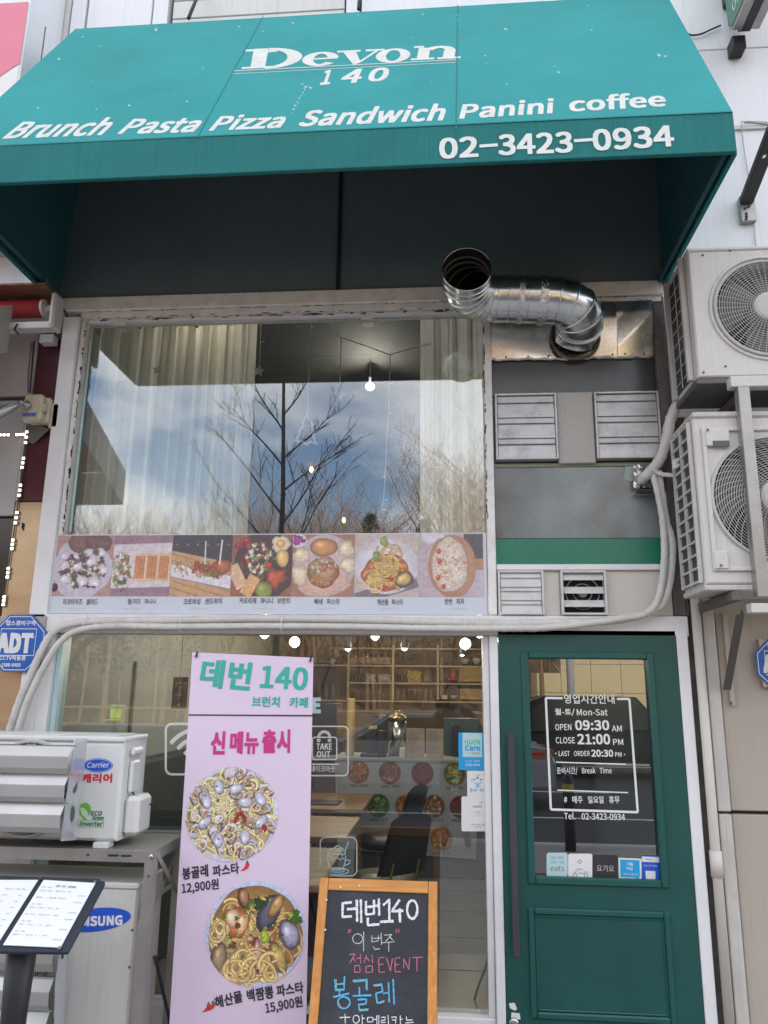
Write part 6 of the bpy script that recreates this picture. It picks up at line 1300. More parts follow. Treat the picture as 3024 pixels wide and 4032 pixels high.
# ================================================================== INTERIOR FURNITURE
def H(px, py, z): return Surf((0, 0, z), (0, 0, 1), (0, 1, 0)).at(px, py)
SY = 6.55
sh = thing('wall_shelf', 'tall pale pine shelving on the back wall of the cafe', 'shelf', (F(1600, 2700, SY).x, SY, 1))
def hb_(x0, x1, y, th=.022): a = F(x0, y, SY); b = F(x1, y, SY); return B((a.x, SY-.02, a.z-th), (b.x, SY+.32, a.z)).build('shelf_board', m_shelf, sh)
for y, x0, x1 in ((2549, 1300, 1906), (2616, 1232, 1906), (2685, 1372, 1906), (2754, 1232, 1906)): hb_(x0, x1, y)
for x in (1372, 1548, 1724, 1905): a = F(x, 2755, SY).z; b = F(x, 2540, SY).z; xx = F(x, 2650, SY).x; B((xx-.014, SY-.022, a), (xx+.014, SY+.32, b)).build('shelf_upright', m_shelf, sh)
def item(kind, name, label, x0, y0, x1, y1, m_, grp=None, Y=None):
    Y = SY+.10 if Y is None else Y; a, b = F(x0, y1, Y), F(x1, y0, Y); cx = (a.x+b.x)/2; r = abs(b.x-a.x)/2; h = b.z-a.z; z = a.z
    mb = MB()
    if kind == 'bottle': mb.lathe((cx, Y, z), [(r*.9, 0), (r, h*.08), (r, h*.5), (r*.75, h*.62), (r*.32, h*.75), (r*.3, h*.95), (r*.38, h)], 14)
    elif kind == 'jar': mb.lathe((cx, Y, z), [(r*.9, 0), (r, h*.06), (r, h*.72), (r*.8, h*.8), (r*.84, h*.82), (r*.84, h)], 16)
    elif kind == 'cup': mb.lathe((cx, Y, z), [(r*.7, 0), (r*.95, h*.9), (r, h), (r*.9, h*.96), (r*.62, h*.1), (0, h*.1)], 16)
    elif kind == 'bowl': mb.lathe((cx, Y, z), [(r*.5, 0), (r*.85, h*.5), (r, h), (r*.94, h), (r*.4, h*.15), (0, h*.12)], 18)
    elif kind == 'box': mb.box((a.x, Y, z), (b.x, Y+.2, z+h), .004)
    elif kind == 'lying': mb.lathe((cx, Y, z+h/2), [(h*.5, 0), (h*.5, .18), (h*.2, .25), (h*.18, .3)], 14, (0, 1, 0))
    elif kind == 'bag': mb.grid(lambda u, v: Vector((a.x+(b.x-a.x)*(u+.04*sin(9*v)), Y+.05*sin(pi*u)*sin(pi*v)*-1+.03, z+h*v*(1-.1*abs(sin(5*u))))), 8, 8)
    o = mb.build(name, m_, None, kind in ('bottle', 'jar', 'cup', 'bowl', 'lying')); return tag(o, label, name.replace('_', ' '), grp)
m_yel = mat('yellow_packet', (.55, .45, .08), .4, var=.5, scale=30); m_redi = mat('red_enamel', (.45, .04, .03), .35); m_blk = m_darkobj; m_whc = mat('white_crockery', (.6, .58, .54), .3)
for i, (x0, x1) in enumerate(((1252, 1272), (1276, 1295), (1298, 1318), (1322, 1342), (1346, 1364))): item('lying', 'wine_bottle', ['dark wine bottle lying on the top shelf at the far left', 'dark wine bottle lying second on the left top shelf', 'wine bottle with a pale base lying mid left top shelf', 'dark wine bottle lying fourth on the left top shelf', 'dark wine bottle lying beside the first shelf upright'][i], x0, 2592, x1, 2615, m_whc if i == 2 else m_blk, 'wine bottles lying on the shelf')
item('box', 'wooden_crate', 'long low wooden crate on the second top shelf bay', 1378, 2588, 1540, 2614, m_table)
for i in range(9): item('jar', 'spice_jar', 'small spice jar standing in the long wooden crate', 1396+i*15, 2574, 1407+i*15, 2590, m_blk if i % 3 else m_brass, 'spice jars in the crate', SY+.14)
for i, (x0, x1) in enumerate(((1812, 1850), (1858, 1896))): item('bowl', 'white_pot', ['white lidded pot on the right top shelf, left one', 'white lidded pot on the right top shelf, right one'][i], x0, 2592, x1, 2615, m_whc)
item('bag', 'green_bag', 'green leafy packet on the top shelf of the third bay', 1590, 2578, 1625, 2614, m_pine); item('bag', 'green_packet', 'dark green packet on the right top shelf', 1730, 2574, 1765, 2614, m_pine)
for k in range(4): item('box', 'pizza_box', ['lowest pizza box of the upper stack on the right shelf', 'second pizza box of the upper stack on the right shelf', 'third pizza box of the upper stack on the right shelf', 'topmost pizza box of the upper stack on the right shelf'][k], 1808, 2684-15*(k+1)+1, 1900-(k % 2)*2, 2684-15*k, m_card, 'flattened pizza boxes')
for k in range(3): item('box', 'pizza_box', ['lowest pizza box of the lower stack on the right shelf', 'second pizza box of the lower stack on the right shelf', 'topmost pizza box of the lower stack on the right shelf'][k], 1810, 2753-14*(k+1)+1, 1900-(k % 2)*2, 2753-14*k, m_card, 'flattened pizza boxes')
item('jar', 'red_kettle', 'red enamel kettle on the shelf left of the pizza boxes', 1772, 2632, 1798, 2672, m_redi); item('bowl', 'red_plate', 'red shallow dish under the red kettle', 1752, 2672, 1804, 2684, m_redi)
for i, (x0, x1) in enumerate(((1562, 1580), (1584, 1598))): item('cup', 'blue_cup', ['blue grey tumbler on the third bay shelf, wider one', 'blue grey tumbler on the third bay shelf, narrower one'][i], x0, 2656, x1, 2684, m_handle)
item('bag', 'snack_bag', 'yellow and green snack bag lying open on the middle shelf', 1604, 2640, 1658, 2686, m_yel); item('jar', 'glass_jar', 'tall clear glass jar right of the yellow snack bag', 1668, 2636, 1700, 2684, m_bottle)
for i in range(2): item('bag', 'coffee_bag', ['pale coffee bag lying on the second shelf, left one', 'pale oval coffee bag on the second shelf, right one'][i], 1440+i*48, 2652, 1478+i*58, 2684, m_whc)
for i in range(4): item('bottle', 'syrup_bottle', 'dark syrup bottle on the left part of the second shelf', 1380+i*15, 2638, 1392+i*15, 2684, m_blk, 'syrup bottles')
for i in range(3): item('bottle', 'sauce_bottle', 'thin sauce bottle beside the red kettle', 1708+i*13, 2642, 1717+i*13, 2684, m_brass if i == 1 else m_blk, 'sauce bottles')
for i in range(6): item('cup', 'wine_glass', 'clear wine glass on the lowest left shelf', 1402+i*25, 2722, 1418+i*25, 2753, m_bottle, 'glasses on the lowest shelf')
for i in range(7): item('cup', 'tall_glass', 'tall clear glass on the lowest middle shelf', 1560+i*22, 2712, 1575+i*22, 2753, m_bottle, 'tall glasses on the lowest shelf')
item('box', 'white_carton', 'small white carton under the lowest right shelf', 1740, 2738, 1762, 2753, m_whc); item('bowl', 'white_bowl', 'white bowl on the lowest right shelf', 1770, 2738, 1804, 2753, m_whc)
for i in range(3): item('jar', 'storage_jar', ['big clear storage jar beside the banner edge', 'big clear storage jar, middle of three', 'big clear storage jar nearest the shelves'][i], 1245+i*28, 2690+6*(i % 2), 1268+i*28, 2753, m_bottle, 'storage jars')
# hanging items
item('box', 'cutting_board', 'dark oval board hanging left of the shelves', 1314, 2548, 1336, 2586, m_table, None, SY-.05)
# counter
CY = 3.05; cz_ = 1.06
cn = thing('counter', 'grey fronted cafe counter with a pale board of round food pictures', 'counter', (.0, CY+.3, .06))
xc0, xc1 = F(1236, 3000, CY).x, F(1885, 3000, CY).x; B((xc0, CY+.02, .06), (1.28, CY+.62, cz_-.03), .004).build('counter_body', mat('counter_front_grey', (.10, .10, .105), .6), cn); B((xc0-.02, CY-.01, cz_-.028), (1.29, CY+.64, cz_), .004).build('counter_top', m_iwall, cn)
CB = FS(CY); brd = MB().poly([CB.at(x, y, .002) for x, y in ((1318, 2992), (1884, 2992), (1874, 3384), (1330, 3342))], (0, .004, 0)).build('menu_board', m_board, cn)
CBS = FS(CY-.0045); fm_ = [((150, 90, 50), [(190, 120, 60), (210, 170, 110), (120, 60, 40)]), ((130, 80, 50), [(170, 100, 60), (80, 90, 50), (220, 190, 150)]), ((120, 40, 30), [(150, 50, 36), (90, 40, 30), (60, 100, 40)]), ((120, 110, 60), [(190, 180, 110), (70, 100, 40), (150, 120, 70)]), ((180, 120, 70), [(210, 130, 80), (230, 180, 120), (60, 110, 50)]), ((60, 90, 50), [(90, 140, 60), (200, 200, 150), (160, 60, 50)])]
caps = ['크로와상 닭가슴살', '크로와상 브런치', '토마토 파스타', '쉬림프 알리오올리오', '까르보나라', '해산물크림 파스타', '', '목살 로제 파스타', '해산물', '매콤 해산물 파스타', '바질 쉬림프 오일 파스타']
for i, (x, y, r) in enumerate(((1411, 3040, 43), (1535, 3042, 44), (1663, 3045, 44), (1790, 3048, 44), (1378, 3180, 40), (1490, 3172, 44), (1598, 3176, 44), (1708, 3175, 44), (1812, 3178, 42), (1602, 3300, 46), (1738, 3302, 46))):
    c = CBS.at(x, y); R_ = (CBS.at(x+r, y)-c).length; fb_, fc_ = fm_[i % 6]
    printed(food_misc(34, fb_, fc_), c+Vector((-R_, 0, -R_)), c+Vector((R_, 0, -R_)), c+Vector((-R_, 0, R_)), c+Vector((R_, 0, R_)), cn, 'printed_picture', disc=True)
    if caps[i]: text(caps[i], CBS, (x-34, y+r+16), (x+36, y+r+16), 11, m_kprint, cn, .01, .001)
def on(px0, py0, px1, py1, Y): a, b = F(px0, py1, Y), F(px1, py0, Y); return a.x, max(a.z, cz_), b.x, b.z
def deskthing(name, label, cat, px0, py0, px1, py1, Y, m_, dep=.12, grp=None):
    x0, z0, x1, z1 = on(px0, py0, px1, py1, Y); o = B((x0, Y, cz_+.001), (x1, Y+dep, z1), .006).build(name, m_); return tag(o, label, cat, grp)
ps = thing('point_of_sale_monitor', 'dark monitor seen from behind on the counter', 'monitor', F(1460, 2960, CY+.2)); x0, z0, x1, z1 = on(1402, 2812, 1524, 2940, CY+.2)
B((x0, CY+.2, cz_+.16), (x1, CY+.24, z1), .012).build('screen_case', m_darkobj, ps); B((x0+.09, CY+.17, cz_+.03), (x1-.09, CY+.199, z1-.12), .008).build('stand_neck', m_handle, ps); B((x0+.05, CY+.1, cz_+.001), (x1-.05, CY+.34, cz_+.03), .006).build('stand_foot', m_darkobj, ps); B((x0+.12, CY+.168, cz_+.25), (x0+.2, CY+.1695, cz_+.28)).build('yellow_label', m_yel, ps)
px_, pz_ = F(1378, 2950, CY+.3).x, cz_; ht = F(1378, 2750, CY+.3).z-pz_; cs = MB().lathe((px_, CY+.3, pz_+.001), [(q, k*ht/40) for k in range(41) for q in [(.038 if k % 2 else .045)*(1-.1*k/40)]]+[(0, ht)], 18).build('cup_stack', m_card, None, True); tag(cs, 'tall stack of brown paper cups beside the monitor', 'cups')
for i, (a, b, c) in enumerate(((1600, 1672, 2868), (1678, 1746, 2870))):
    x0, z0, x1, z1 = on(a, c, b, 2978, CY+.06); t = B((x0, CY+.06, cz_+.001), (x1, CY+.07, z1), .001).build('menu_card', mat('kraft_menu%d' % i if False else 'kraft_menu', (.40, .31, .24), .7)); tag(t, ['brown printed menu card standing on the counter, left one', 'brown printed menu card standing on the counter, right one'][i], 'menu card')
    lm = MB(); z = z1-.03
    while z > cz_+.04: lm.box((x0+.02, CY+.0585, z), (x0+.02+random.uniform(.4, .9)*(x1-x0-.05), CY+.0592, z+.005)); z -= .018
    lm.build('menu_text', m_gprint, t)
x0, z0, x1, z1 = on(1528, 2812, 1600, 2970, CY+.34); pt = thing('rice_cooker', 'steel pot with gold coloured rim behind the counter', 'cooker', ((x0+x1)/2, CY+.34, cz_)); MB().lathe(((x0+x1)/2, CY+.34, cz_), [((x1-x0)/2, 0), ((x1-x0)/2, z1-cz_-.05)], 24).build('pot', m_silver, pt, True); MB().lathe(((x0+x1)/2, CY+.34, z1-.049), [((x1-x0)/2+.01, 0), ((x1-x0)/2, .03), (.02, .06), (.02, .08), (0, .08)], 24).build('lid', m_brass, pt, True)
deskthing('card_reader', 'black card reader right of the monitor', 'card reader', 1484, 2876, 1520, 2960, CY+.1, m_darkobj); deskthing('tumbler_box', 'black canister on the counter right of the menu cards', 'canister', 1780, 2856, 1804, 2895, CY+.3, m_darkobj); deskthing('coffee_machine', 'dark coffee machine behind the counter at the right', 'machine', 1748, 2830, 1885, 2960, CY+.42, mat('appliance_teal_grey', (.07, .10, .10), .4), .18); deskthing('white_printer', 'small pale receipt printer beside the monitor', 'printer', 1572, 2945, 1596, 2975, CY+.08, m_whc, .1)
x0, z0, x1, z1 = on(1238, 2770, 1335, 2960, CY+.3); deskthing('display_cabinet', 'dark glass display cabinet at the banner end of the counter', 'cabinet', 1238, 2770, 1335, 2960, CY+.3, m_darkobj, .28)
# tables
def table(pa, pb, pc, label, z=.75):
    a, b, c = H(*pa, z), H(*pb, z), H(*pc, z); x0, x1 = min(a.x, b.x), max(a.x, b.x); y0, y1 = min(a.y, c.y), max(a.y, c.y)
    t = thing('cafe_table', label, 'table', ((x0+x1)/2, (y0+y1)/2, .06), 'wooden cafe tables')
    B((x0, y0, z-.035), (x1, y1, z), .004).build('table_top', m_table, t); MB().tube([((x0+x1)/2, (y0+y1)/2, .09), ((x0+x1)/2, (y0+y1)/2, z-.036)], .035, 12).build('table_leg', m_black, t); B(((x0+x1)/2-.22, (y0+y1)/2-.22, .061), ((x0+x1)/2+.22, (y0+y1)/2+.22, .085), .006).build('table_foot', m_black, t); return (x0, x1, y0, y1)
tb = table((1090, 3180), (1432, 3182), (1470, 3112), 'wooden table top with a black folder on it, farthest of the three beside the banner')
table((1090, 3290), (1368, 3290), (1392, 3216), 'wooden table top in the middle of the three beside the banner'); table((1080, 3480), (1262, 3480), (1310, 3338), 'wooden table nearest the window glass, under the coffee icon')
o = B((tb[1]-.62, tb[2]+.18, .7515), (tb[1]-.22, tb[2]+.42, .762), .003).build('black_folder', m_darkobj); tag(o, 'black folder lying on the farthest table', 'folder')
def chair(cx, cy, rot, label):
    t = thing('cafe_chair', label, 'chair', (cx, cy, .06), 'black cafe chairs'); c_, s_ = cos(rot), sin(rot)
    def W(x, y, z): return (cx+x*c_-y*s_, cy+x*s_+y*c_, .06+z)
    prof = [(.0, .40), (.20, .40), (.225, .42), (.23, .45), (.21, .475), (0, .485)]
    V = [];n = 22
    for r, z in prof:
        for k in range(n): a = 2*pi*k/n; V.append(W(r*cos(a)*1.02, r*sin(a), z))
    mb = MB().add(V, [(i*n+k, i*n+(k+1) % n, (i+1)*n+(k+1) % n, (i+1)*n+k) for i in range(len(prof)-1) for k in range(n)]); mb.build('seat', m_seat, t, True)
    bk = MB()
    for dy in (0, .035):
        bk.grid(lambda u, v: Vector(W(.20*sin((u-.5)*2.1)*(1-.15*v), .21+.07*cos((u-.5)*2.1)*.6+.10*v-dy*.9-.02, .52+.36*v-(.05*(2*u-1)**2*v))), 10, 8)
    bk.build('backrest', m_seat, t, True)
    for sx_ in (-1, 1):
        for sy_ in (-1, 1): MB().tube([W(sx_*.15, sy_*.14, .40), W(sx_*.21, sy_*.20, 0)], .009, 8).build('leg', m_brass, t)
    for sx_ in (-1, 1): MB().tube([W(sx_*.10, .19, .42), W(sx_*.10, .25, .60)], .008, 6).build('back_support', m_brass, t)
c_ = H(1515, 3300, .52); chair(c_.x, c_.y, -2.0, 'black padded chair with brass legs in front of the food picture board')
c_ = H(1500, 3470, .50); chair(c_.x, c_.y, -2.4, 'black padded chair close behind the window, right of the coffee icon')
c_ = H(1100, 3330, .50); chair(c_.x-.35, c_.y, .3, 'black padded chair left of the tables, half hidden by the banner')
bn_ = thing('bench', 'long dark green bench along the left interior wall', 'bench', (-1.9, 2, .06)); B((-2.28, .5, .06), (-1.72, 3.4, .46), .02).build('bench_seat', mat('green_black_upholstery', (.012, .03, .026), .5), bn_); B((-2.30, .5, .461), (-2.14, 3.4, 1.15), .02).build('bench_back', bpy.data.materials['green_black_upholstery'], bn_)
# left wall door frame seen in the window, small framed chalk note
o = B((-2.305, 1.4, .06), (-2.28, 2.4, 1.85), .004).build('panel_door', m_iwall); tag(o, 'pale panelled door on the left interior wall', 'door'); 
a_ = F(673, 2790, 1.3); b_ = F(742, 2666, 1.3); t = B((a_.x, 1.3, a_.z), (b_.x, 1.312, b_.z), .004).build('chalk_note', m_chalkb); tag(t, 'small black chalk note board hanging left of the banner', 'board'); text('샐러드\n메뉴\n브런치', FS(1.2985), (682, 2785), (735, 2785), 100, m_ch2, t, 0, .001); MB().tube([(a_.x+.05, 1.306, b_.z), (a_.x+.05, 1.306, 2.61)], .002, 4).build('cord', m_black, t)
MB().tube(smoothp([F(1935, 3700, .15), F(1915, 3800, .2), F(1885, 3880, .3), F(1862, 3960, .4), F(1835, 4060, .5)], 5), .006, 6).build('floor_cable', m_black).name = 'power_cord'
tag(bpy.data.objects['power_cord'], 'dark power cord trailing down inside the glass near the door post', 'cord')

# ================================================================== ACROSS THE STREET (seen in the reflections)
def branchy(seed, h, lev, r0, nb, spread, m_sides=4, name='t', up=.55, twig=.012):
    rd = random.Random(seed); mb = MB()
    def grow(p, d, L, r, k):
        n = 5 if k == 0 else 3; P = [p]; D = d.copy()
        for i in range(n):
            D = (D+Vector((rd.uniform(-1, 1), rd.uniform(-1, 1), rd.uniform(-.3, .6)))*(.06 if k == 0 else .2)).normalized(); P.append(P[-1]+D*L/n)
        rs = [r*(1-.55*i/n) for i in range(n+1)]; mb.tube(P, [max(q, .004) for q in rs], m_sides if k < 2 else 3, cap=False)
        if k >= lev: return
        for j in range(nb[k]):
            t = rd.uniform(.3 if k == 0 else .15, 1.0); i = min(int(t*n), n-1); q = P[i].lerp(P[i+1], t*n-i); a = rd.random()*6.28
            side = Vector((cos(a), sin(a), 0)); nd = (D*up+side*spread+Vector((0, 0, .45))).normalized(); grow(q, nd, L*rd.uniform(.38, .58), max(rs[i]*.5, .005), k+1)
    grow(Vector((0, 0, 0)), Vector((0, 0, 1)), h, r0, 0); return mb
protos = [branchy(s_, 7.5+s_*.6, 3, .10, (13, 7, 5), .75) for s_ in range(4)]; pm = []
for i, pmb in enumerate(protos): me = bpy.data.meshes.new('bare_tree'); me.from_pydata(pmb.v, [], pmb.f); me.materials.append(m_bark); pm.append(me)
k = 0
for row in range(9):
    for j in range(17):
        x = -22+j*2.5+random.uniform(-1.2, 1.2); y = -20.6-row*2.1+random.uniform(-1, 1)
        o = bpy.data.objects.new('bare_tree', pm[(k*7+row) % 4]); COL.objects.link(o); o.location = (x, y, hillz(x, y)-.1); o.rotation_euler = (0, 0, random.random()*6.28); s_ = random.uniform(.5, .80); o.scale = (s_, s_, s_)
        tag(o, 'bare leafless tree on the hillside across the road', 'tree', 'bare trees on the hillside'); k += 1
def pine(x, y, h, label):
    z0 = hillz(x, y); t = thing('pine_tree', label, 'tree', (x, y, z0), 'pine trees across the road'); MB().tube([(x, y, z0-.1), (x+.05, y, z0+h)], [.12, .03], 8).build('trunk', m_bark, t)
    mb = MB(); 
    for i in range(1500):
        f = random.random()**.8; zz = z0+h*(.3+.72*f); R_ = (1-f)*h*.26+.15; a = random.random()*6.28; q = R_*sqrt(random.random()); p = Vector((x+q*cos(a), y+q*sin(a), zz-q*.2)); d = Vector((random.uniform(-1, 1), random.uniform(-1, 1), random.uniform(-.4, .6))).normalized()*.2; s_ = d.orthogonal().normalized()*.03; mb.add([p-s_, p+s_, p+d], [(0, 1, 2)])
    mb.build('crown', m_pine, t)
for i, (px, py, Yv, h) in enumerate(((1460, 2010, -24, 8.6), (1670, 2060, -25, 8.3), (700, 2010, -22, 7.8), (480, 2030, -21.5, 7.6), (2320, 2600, -26, 6.5), (2160, 2600, -27, 6.5), (1900, 2760, -22, 4.5))):
    r_ = ray(px, py); dist = (-Yv+.16)+4.2; x = r_.x/r_.y*dist; pine(x, Yv, h*.84, 'green pine standing among the bare trees across the road')
st_t = thing('street_tree', 'slim bare street tree on the near kerb, mirrored in the upper window', 'tree', (-2.3, -6.0, 0))
xt = -.2235*(6.0+.16+4.2)
tb_ = MB(); tb_.tube([(xt-.04, -6.0, 0), (xt+.02, -6.0, 2.5), (xt+.02, -6, 4.4), (xt-.06, -6, 6.6)], [.055, .042, .034, .02], 8); tb_.build('trunk', m_barkd, st_t, True)
bb = MB(); rd = random.Random(11)
def twig(p, d, L, r, k):
    P = [p]; D = d.copy(); n = 6
    for i in range(n): D = (D+Vector((rd.uniform(-1, 1), rd.uniform(-1, 1), rd.uniform(-.2, .55)))*.16).normalized(); P.append(P[-1]+D*L/n)
    bb.tube(P, [max(.003, r*(1-.7*i/n)) for i in range(n+1)], 5, cap=False)
    if k < 2:
        for j in range(5 if k == 0 else 4): i = rd.randrange(1, n); a = rd.random()*6.28; twig(P[i], (D+Vector((cos(a), sin(a)*.6, .3))*.9).normalized(), L*.42, r*.45, k+1)
    else:
        for i in range(1, n): bb.tube([P[i], P[i]+Vector((rd.uniform(-1, 1), rd.uniform(-1, 1), rd.uniform(0, 1)))*.03], [.004, .002], 3)
for z, dx, L in ((2.9, -1, 1.4), (2.95, 1, 1.5), (3.3, 1, 1.6), (3.5, -1, 1.5), (3.9, 1, 1.4), (4.1, -1, 1.5), (4.4, 1, 1.5), (4.8, -1, 1.3), (4.9, 1, 1.2), (5.3, -1, 1.1), (5.6, 1, .9)): twig(Vector((xt, -6.0, z)), Vector((dx*.62, rd.uniform(-.6, .6), .85)).normalized(), L, .015, 0)
bb.build('branches', m_barkd, st_t, kind='stuff')
# fence, wall, chair, lamp post
fc = thing('roadside_fence', 'low wooden rail fence between far pavement and woods', 'fence', (-6, -19.3, 0), None)
for i in range(16): B((-22+i*2, -19.35, 0), (-21.88+i*2, -19.25, 1.15)).build('post', m_bark, fc)
for z in (.55, 1.05): B((-22, -19.33, z), (8.2, -19.27, z+.07)).build('rail', m_bark, fc)
aw_ = thing('tiled_arch_wall', 'sunlit beige tiled retaining wall with a curved top across the road', 'wall', (7, -19.8, 0)); 
for i in range(12):
    for j in range(5):
        x0, z0 = 2.6+i*.9, j*.85; xm = x0+.45; top = 3.9*sqrt(max(0, 1-((xm-7.6)/5.6)**2))
        if z0+.2 < top: B((x0, -19.95, z0), (x0+.885, -19.8, min(z0+.835, top))).build('wall_tile', m_tile, aw_)
ylc = thing('plastic_chair', 'yellow green plastic chair standing in the woods beyond the fence', 'chair', (-9.3, -20.6, 0)); m_yg = mat('yellow_green_plastic', (.45, .60, .05), .4); zc = hillz(-9.3, -20.6)
r_ = ray(450, 2790); xcg = r_.x/r_.y*(20.6+4.36); B((xcg-.25, -20.85, zc+.45), (xcg+.25, -20.4, zc+.5), .02).build('seat', m_yg, ylc); B((xcg-.25, -20.9, zc+.5), (xcg+.25, -20.85, zc+.95), .02).build('backrest', m_yg, ylc)
for a in (-.22, .22):
    for b in (-20.82, -20.43): MB().tube([(xcg+a, b, zc-.05), (xcg+a, b, zc+.45)], .02, 6).build('leg', m_yg, ylc)
slp = thing('street_lamp', 'brown street lamp post with round globes across the road', 'street lamp', (2.6, -18, 0)); r_ = ray(2130, 2640); xs_ = r_.x/r_.y*(18.16+4.2)
MB().tube([(xs_, -18, 0), (xs_, -18, 3.1)], [.09, .05], 10).build('post', m_rust, slp)
for a in (-.35, 0, .35): MB().lathe((xs_+a, -18, 3.1+(.25 if a == 0 else 0)), [(0, 0)]+[(.15*sin(t), .15-.15*cos(t)) for t in np.linspace(.3, pi, 8)], 14).build('globe', mat('amber_globe', (.5, .35, .15), .2), slp, True)
MB().tube([(xs_-.35, -18, 3.08), (xs_+.35, -18, 3.08)], .03, 6).build('arm', m_rust, slp)
r_ = ray(2245, 2700); xu = r_.x/r_.y*(17.5+4.36); up_ = MB().tube([(xu, -17.5, 0), (xu, -17.5, 8)], [.11, .09], 12).build('utility_pole', m_npanel, None, True); tag(up_, 'pale grey utility pole across the road', 'pole')
for i, px in enumerate((2240,)):
    r_ = ray(px, 3300); xb_ = r_.x/r_.y*(9.1); t = thing('bollard', 'short dark bollard with yellow band on the near kerb', 'bollard', (xb_, -4.75, 0)); MB().lathe((xb_, -4.75, 0), [(.06, 0), (.06, .72), (.05, .78), (0, .80)], 14).build('body', m_darkobj, t, True); MB().lathe((xb_, -4.75, .6), [(.062, 0), (.062, .09)], 14).build('band', m_yel, t)
def car(xc, yc, label, m_, L, Hh, suv):
    t = thing('parked_car' if suv else 'passing_car', label, 'car', (xc, yc, -.13)); zb = -.13
    if suv: P = [(-.5, .35), (-.5, .75), (-.47, 1.0), (-.40, 1.55), (-.30, .0+Hh), (.12, Hh), (.24, 1.08), (.46, .95), (.5, .7), (.5, .35)]
    else: P = [(-.5, .35), (-.5, .70), (-.48, .92), (-.34, .98), (-.20, Hh), (.08, Hh), (.24, .98), (.46, .80), (.5, .6), (.5, .35)]
    V = []
    for s_, w in ((-1, .86), (-1, .9), (1, .9), (1, .86)): V += [(xc+x*L, yc+s_*w*(1 if z < 1.0 else .84), zb+z) for x, z in P]
    n = len(P); fs_ = [tuple(range(n)), tuple(range(3*n, 4*n))[::-1]]+[(a*n+i, a*n+(i+1) % n, (a+1)*n+(i+1) % n, (a+1)*n+i) for a in range(3) for i in range(n)]
    bo = MB().add(V, fs_).build('body', m_, t); bv = bo.modifiers.new('bevel', 'BEVEL'); bv.width = .05; bv.segments = 2
    for s_ in (-1, 1):
        q = [(x*.985, z) for x, z in P if z > .97][:5]
        MB().poly([(xc+x*L*.93+.02, yc+s_*.79, zb+(z-.0)*.985-.02) for x, z in q], (0, s_*.06, 0)).build('side_window', m_nwin, t)
        for wx in (-.31, .31): w = MB().lathe((xc+wx*L, yc+s_*.74, zb+.33), [(.33, 0), (.33, .18), (.2, .2), (0, .19)], 20, (0, s_, 0)).build('wheel', m_darkobj, t, True); MB().lathe((xc+wx*L, yc+s_*.935, zb+.33), [(.19, 0), (.17, .01), (0, .004)], 12, (0, s_, 0)).build('rim', m_silver, w)
        B((xc-.505*L, yc+s_*.55-.15, zb+.78), (xc-.48*L, yc+s_*.55+.15, zb+.90), .01).build('taillight', m_redi, t)
        B((xc-.47*L, yc+s_*.875, zb+.78), (xc-.40*L, yc+s_*.915, zb+.88), .01).build('taillight', m_redi, t)
r_ = ray(2155, 2900); car(r_.x/r_.y*(8.2+4.36)-2.0, -8.2-.9, 'silver saloon car with red tail lights passing on the road', mat('silver_car_paint', (.40, .43, .47), .2, metal=.5, var=.02), 4.6, 1.42, False) if False else None
xr_c = r_.x/r_.y*(8.4+4.36)
m_sil = mat('silver_car_paint', (.42, .45, .50), .2, metal=.4, var=.02); car(xr_c-2.2, -9.4, 'silver saloon car with red tail lights on the near lane', m_sil, -4.6, 1.42, False)
r_ = ray(2420, 2850); car(r_.x/r_.y*(13+4.36), -14.2, 'dark sport utility car on the far lane', mat('dark_car_paint', (.02, .022, .03), .15, metal=.3, var=.02), 4.7, 1.72, True)

# ---- the person taking the photograph (only mirrored in the glass)
pr_ = thing('person', 'person in dark jacket holding up a phone, mirrored in the lower window', 'person', (.12, -4.62, 0))
def skin_obj(name, verts, edges, rad, m_, root=0, sub=2):
    me = bpy.data.meshes.new(name); og = origin(pr_); me.from_pydata([tuple(Vector(v)-og) for v in verts], edges, []); o = bpy.data.objects.new(name, me); COL.objects.link(o); o.parent = pr_
    mod = o.modifiers.new('skin', 'SKIN'); mod.use_smooth_shade = True
    for i, r in enumerate(rad): me.skin_vertices[0].data[i].radius = r if isinstance(r, tuple) else (r, r)
    me.skin_vertices[0].data[root].use_root = True; s = o.modifiers.new('sub', 'SUBSURF'); s.levels = sub-1; s.render_levels = sub; me.materials.append(m_); return o
px0, py0 = .10, -4.66
bv_ = [(px0, py0, .95), (px0, py0-.01, 1.12), (px0, py0, 1.30), (px0, py0, 1.42), (px0, py0+.01, 1.50), (px0-.18, py0, 1.40), (px0-.30, py0+.10, 1.18), (px0-.16, py0+.34, 1.42), (px0+.18, py0, 1.40), (px0+.30, py0+.10, 1.18), (px0+.02, py0+.34, 1.42),
       (px0-.10, py0, .88), (px0-.11, py0+.02, .50), (px0-.12, py0, .10), (px0-.13, py0+.14, .04), (px0+.10, py0, .88), (px0+.11, py0+.02, .50), (px0+.12, py0, .10), (px0+.13, py0+.14, .04)]
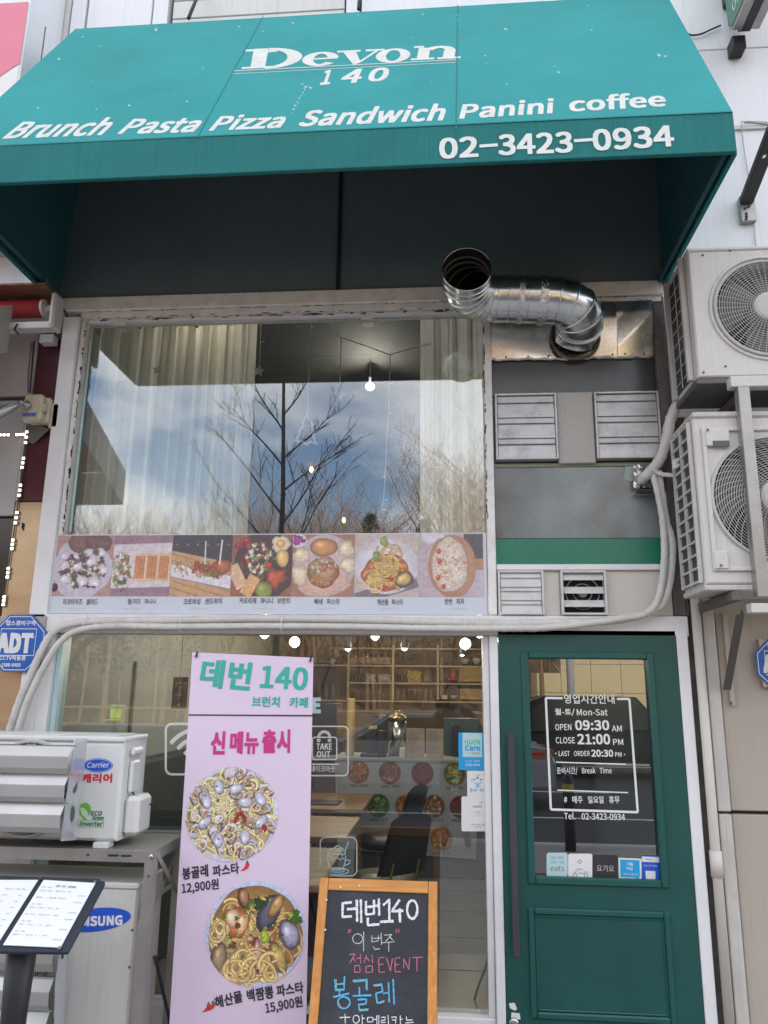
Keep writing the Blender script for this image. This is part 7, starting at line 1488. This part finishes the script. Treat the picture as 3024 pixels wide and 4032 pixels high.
be_ = [(0, 1), (1, 2), (2, 3), (3, 4), (3, 5), (5, 6), (6, 7), (3, 8), (8, 9), (9, 10), (0, 11), (11, 12), (12, 13), (13, 14), (0, 15), (15, 16), (16, 17), (17, 18)]
skin_obj('clothed_body', bv_, be_, [(.16, .11), (.14, .10), (.17, .11), (.13, .09), .06, .07, .05, .035, .07, .05, .035, .09, .065, .045, .04, .09, .065, .045, .04], m_cloth)
hd = MB().lathe((px0-.02, py0+.03, 1.50), [(.045, 0), (.05, .05), (.068, .09), (.078, .15), (.076, .20), (.055, .25), (0, .27)], 20); hd.lathe((px0-.02, py0+.105, 1.655), [(.014, -.02), (.018, -.01), (.006, .02)], 8, (0, 0, 1)); hd.lathe((px0-.10, py0+.02, 1.66), [(.02, -.02), (.02, .02), (0, .03)], 8); hd.lathe((px0+.06, py0+.02, 1.66), [(.02, -.02), (.02, .02), (0, .03)], 8); hd.build('head', m_skin, pr_, True)
MB().lathe((px0-.02, py0+.01, 1.64), [(.086, .0), (.090, .06), (.075, .12), (.03, .15), (0, .152)], 20).build('hair', m_hair, pr_, True)
for s_ in (-1, 1):
    hx = px0-.07+s_*.10; hv = [(hx, py0+.33, 1.43), (hx-s_*.01, py0+.37, 1.50), (hx-s_*.015, py0+.40, 1.545)]; he = [(0, 1), (1, 2)]; hr = [.026, .034, .030]
    for f in range(4): b = len(hv); hv += [(hx-s_*.012, py0+.405+.004*f, 1.53+.022*f), (hx-s_*.03, py0+.43, 1.532+.023*f), (hx-s_*.055, py0+.435, 1.53+.023*f)]; he += [(2, b), (b, b+1), (b+1, b+2)]; hr += [.010, .0095, .008]
    b = len(hv); hv += [(hx-s_*.02, py0+.385, 1.515), (hx-s_*.045, py0+.40, 1.53)]; he += [(1, b), (b, b+1)]; hr += [.012, .009]
    skin_obj('hand', hv, he, hr, m_skin)
ph = B((-.115, -4.232, 1.49), (.045, -4.224, 1.575), .003).build('phone', m_darkobj); tag(ph, 'dark phone held sideways by the photographer', 'phone')

flush_text()
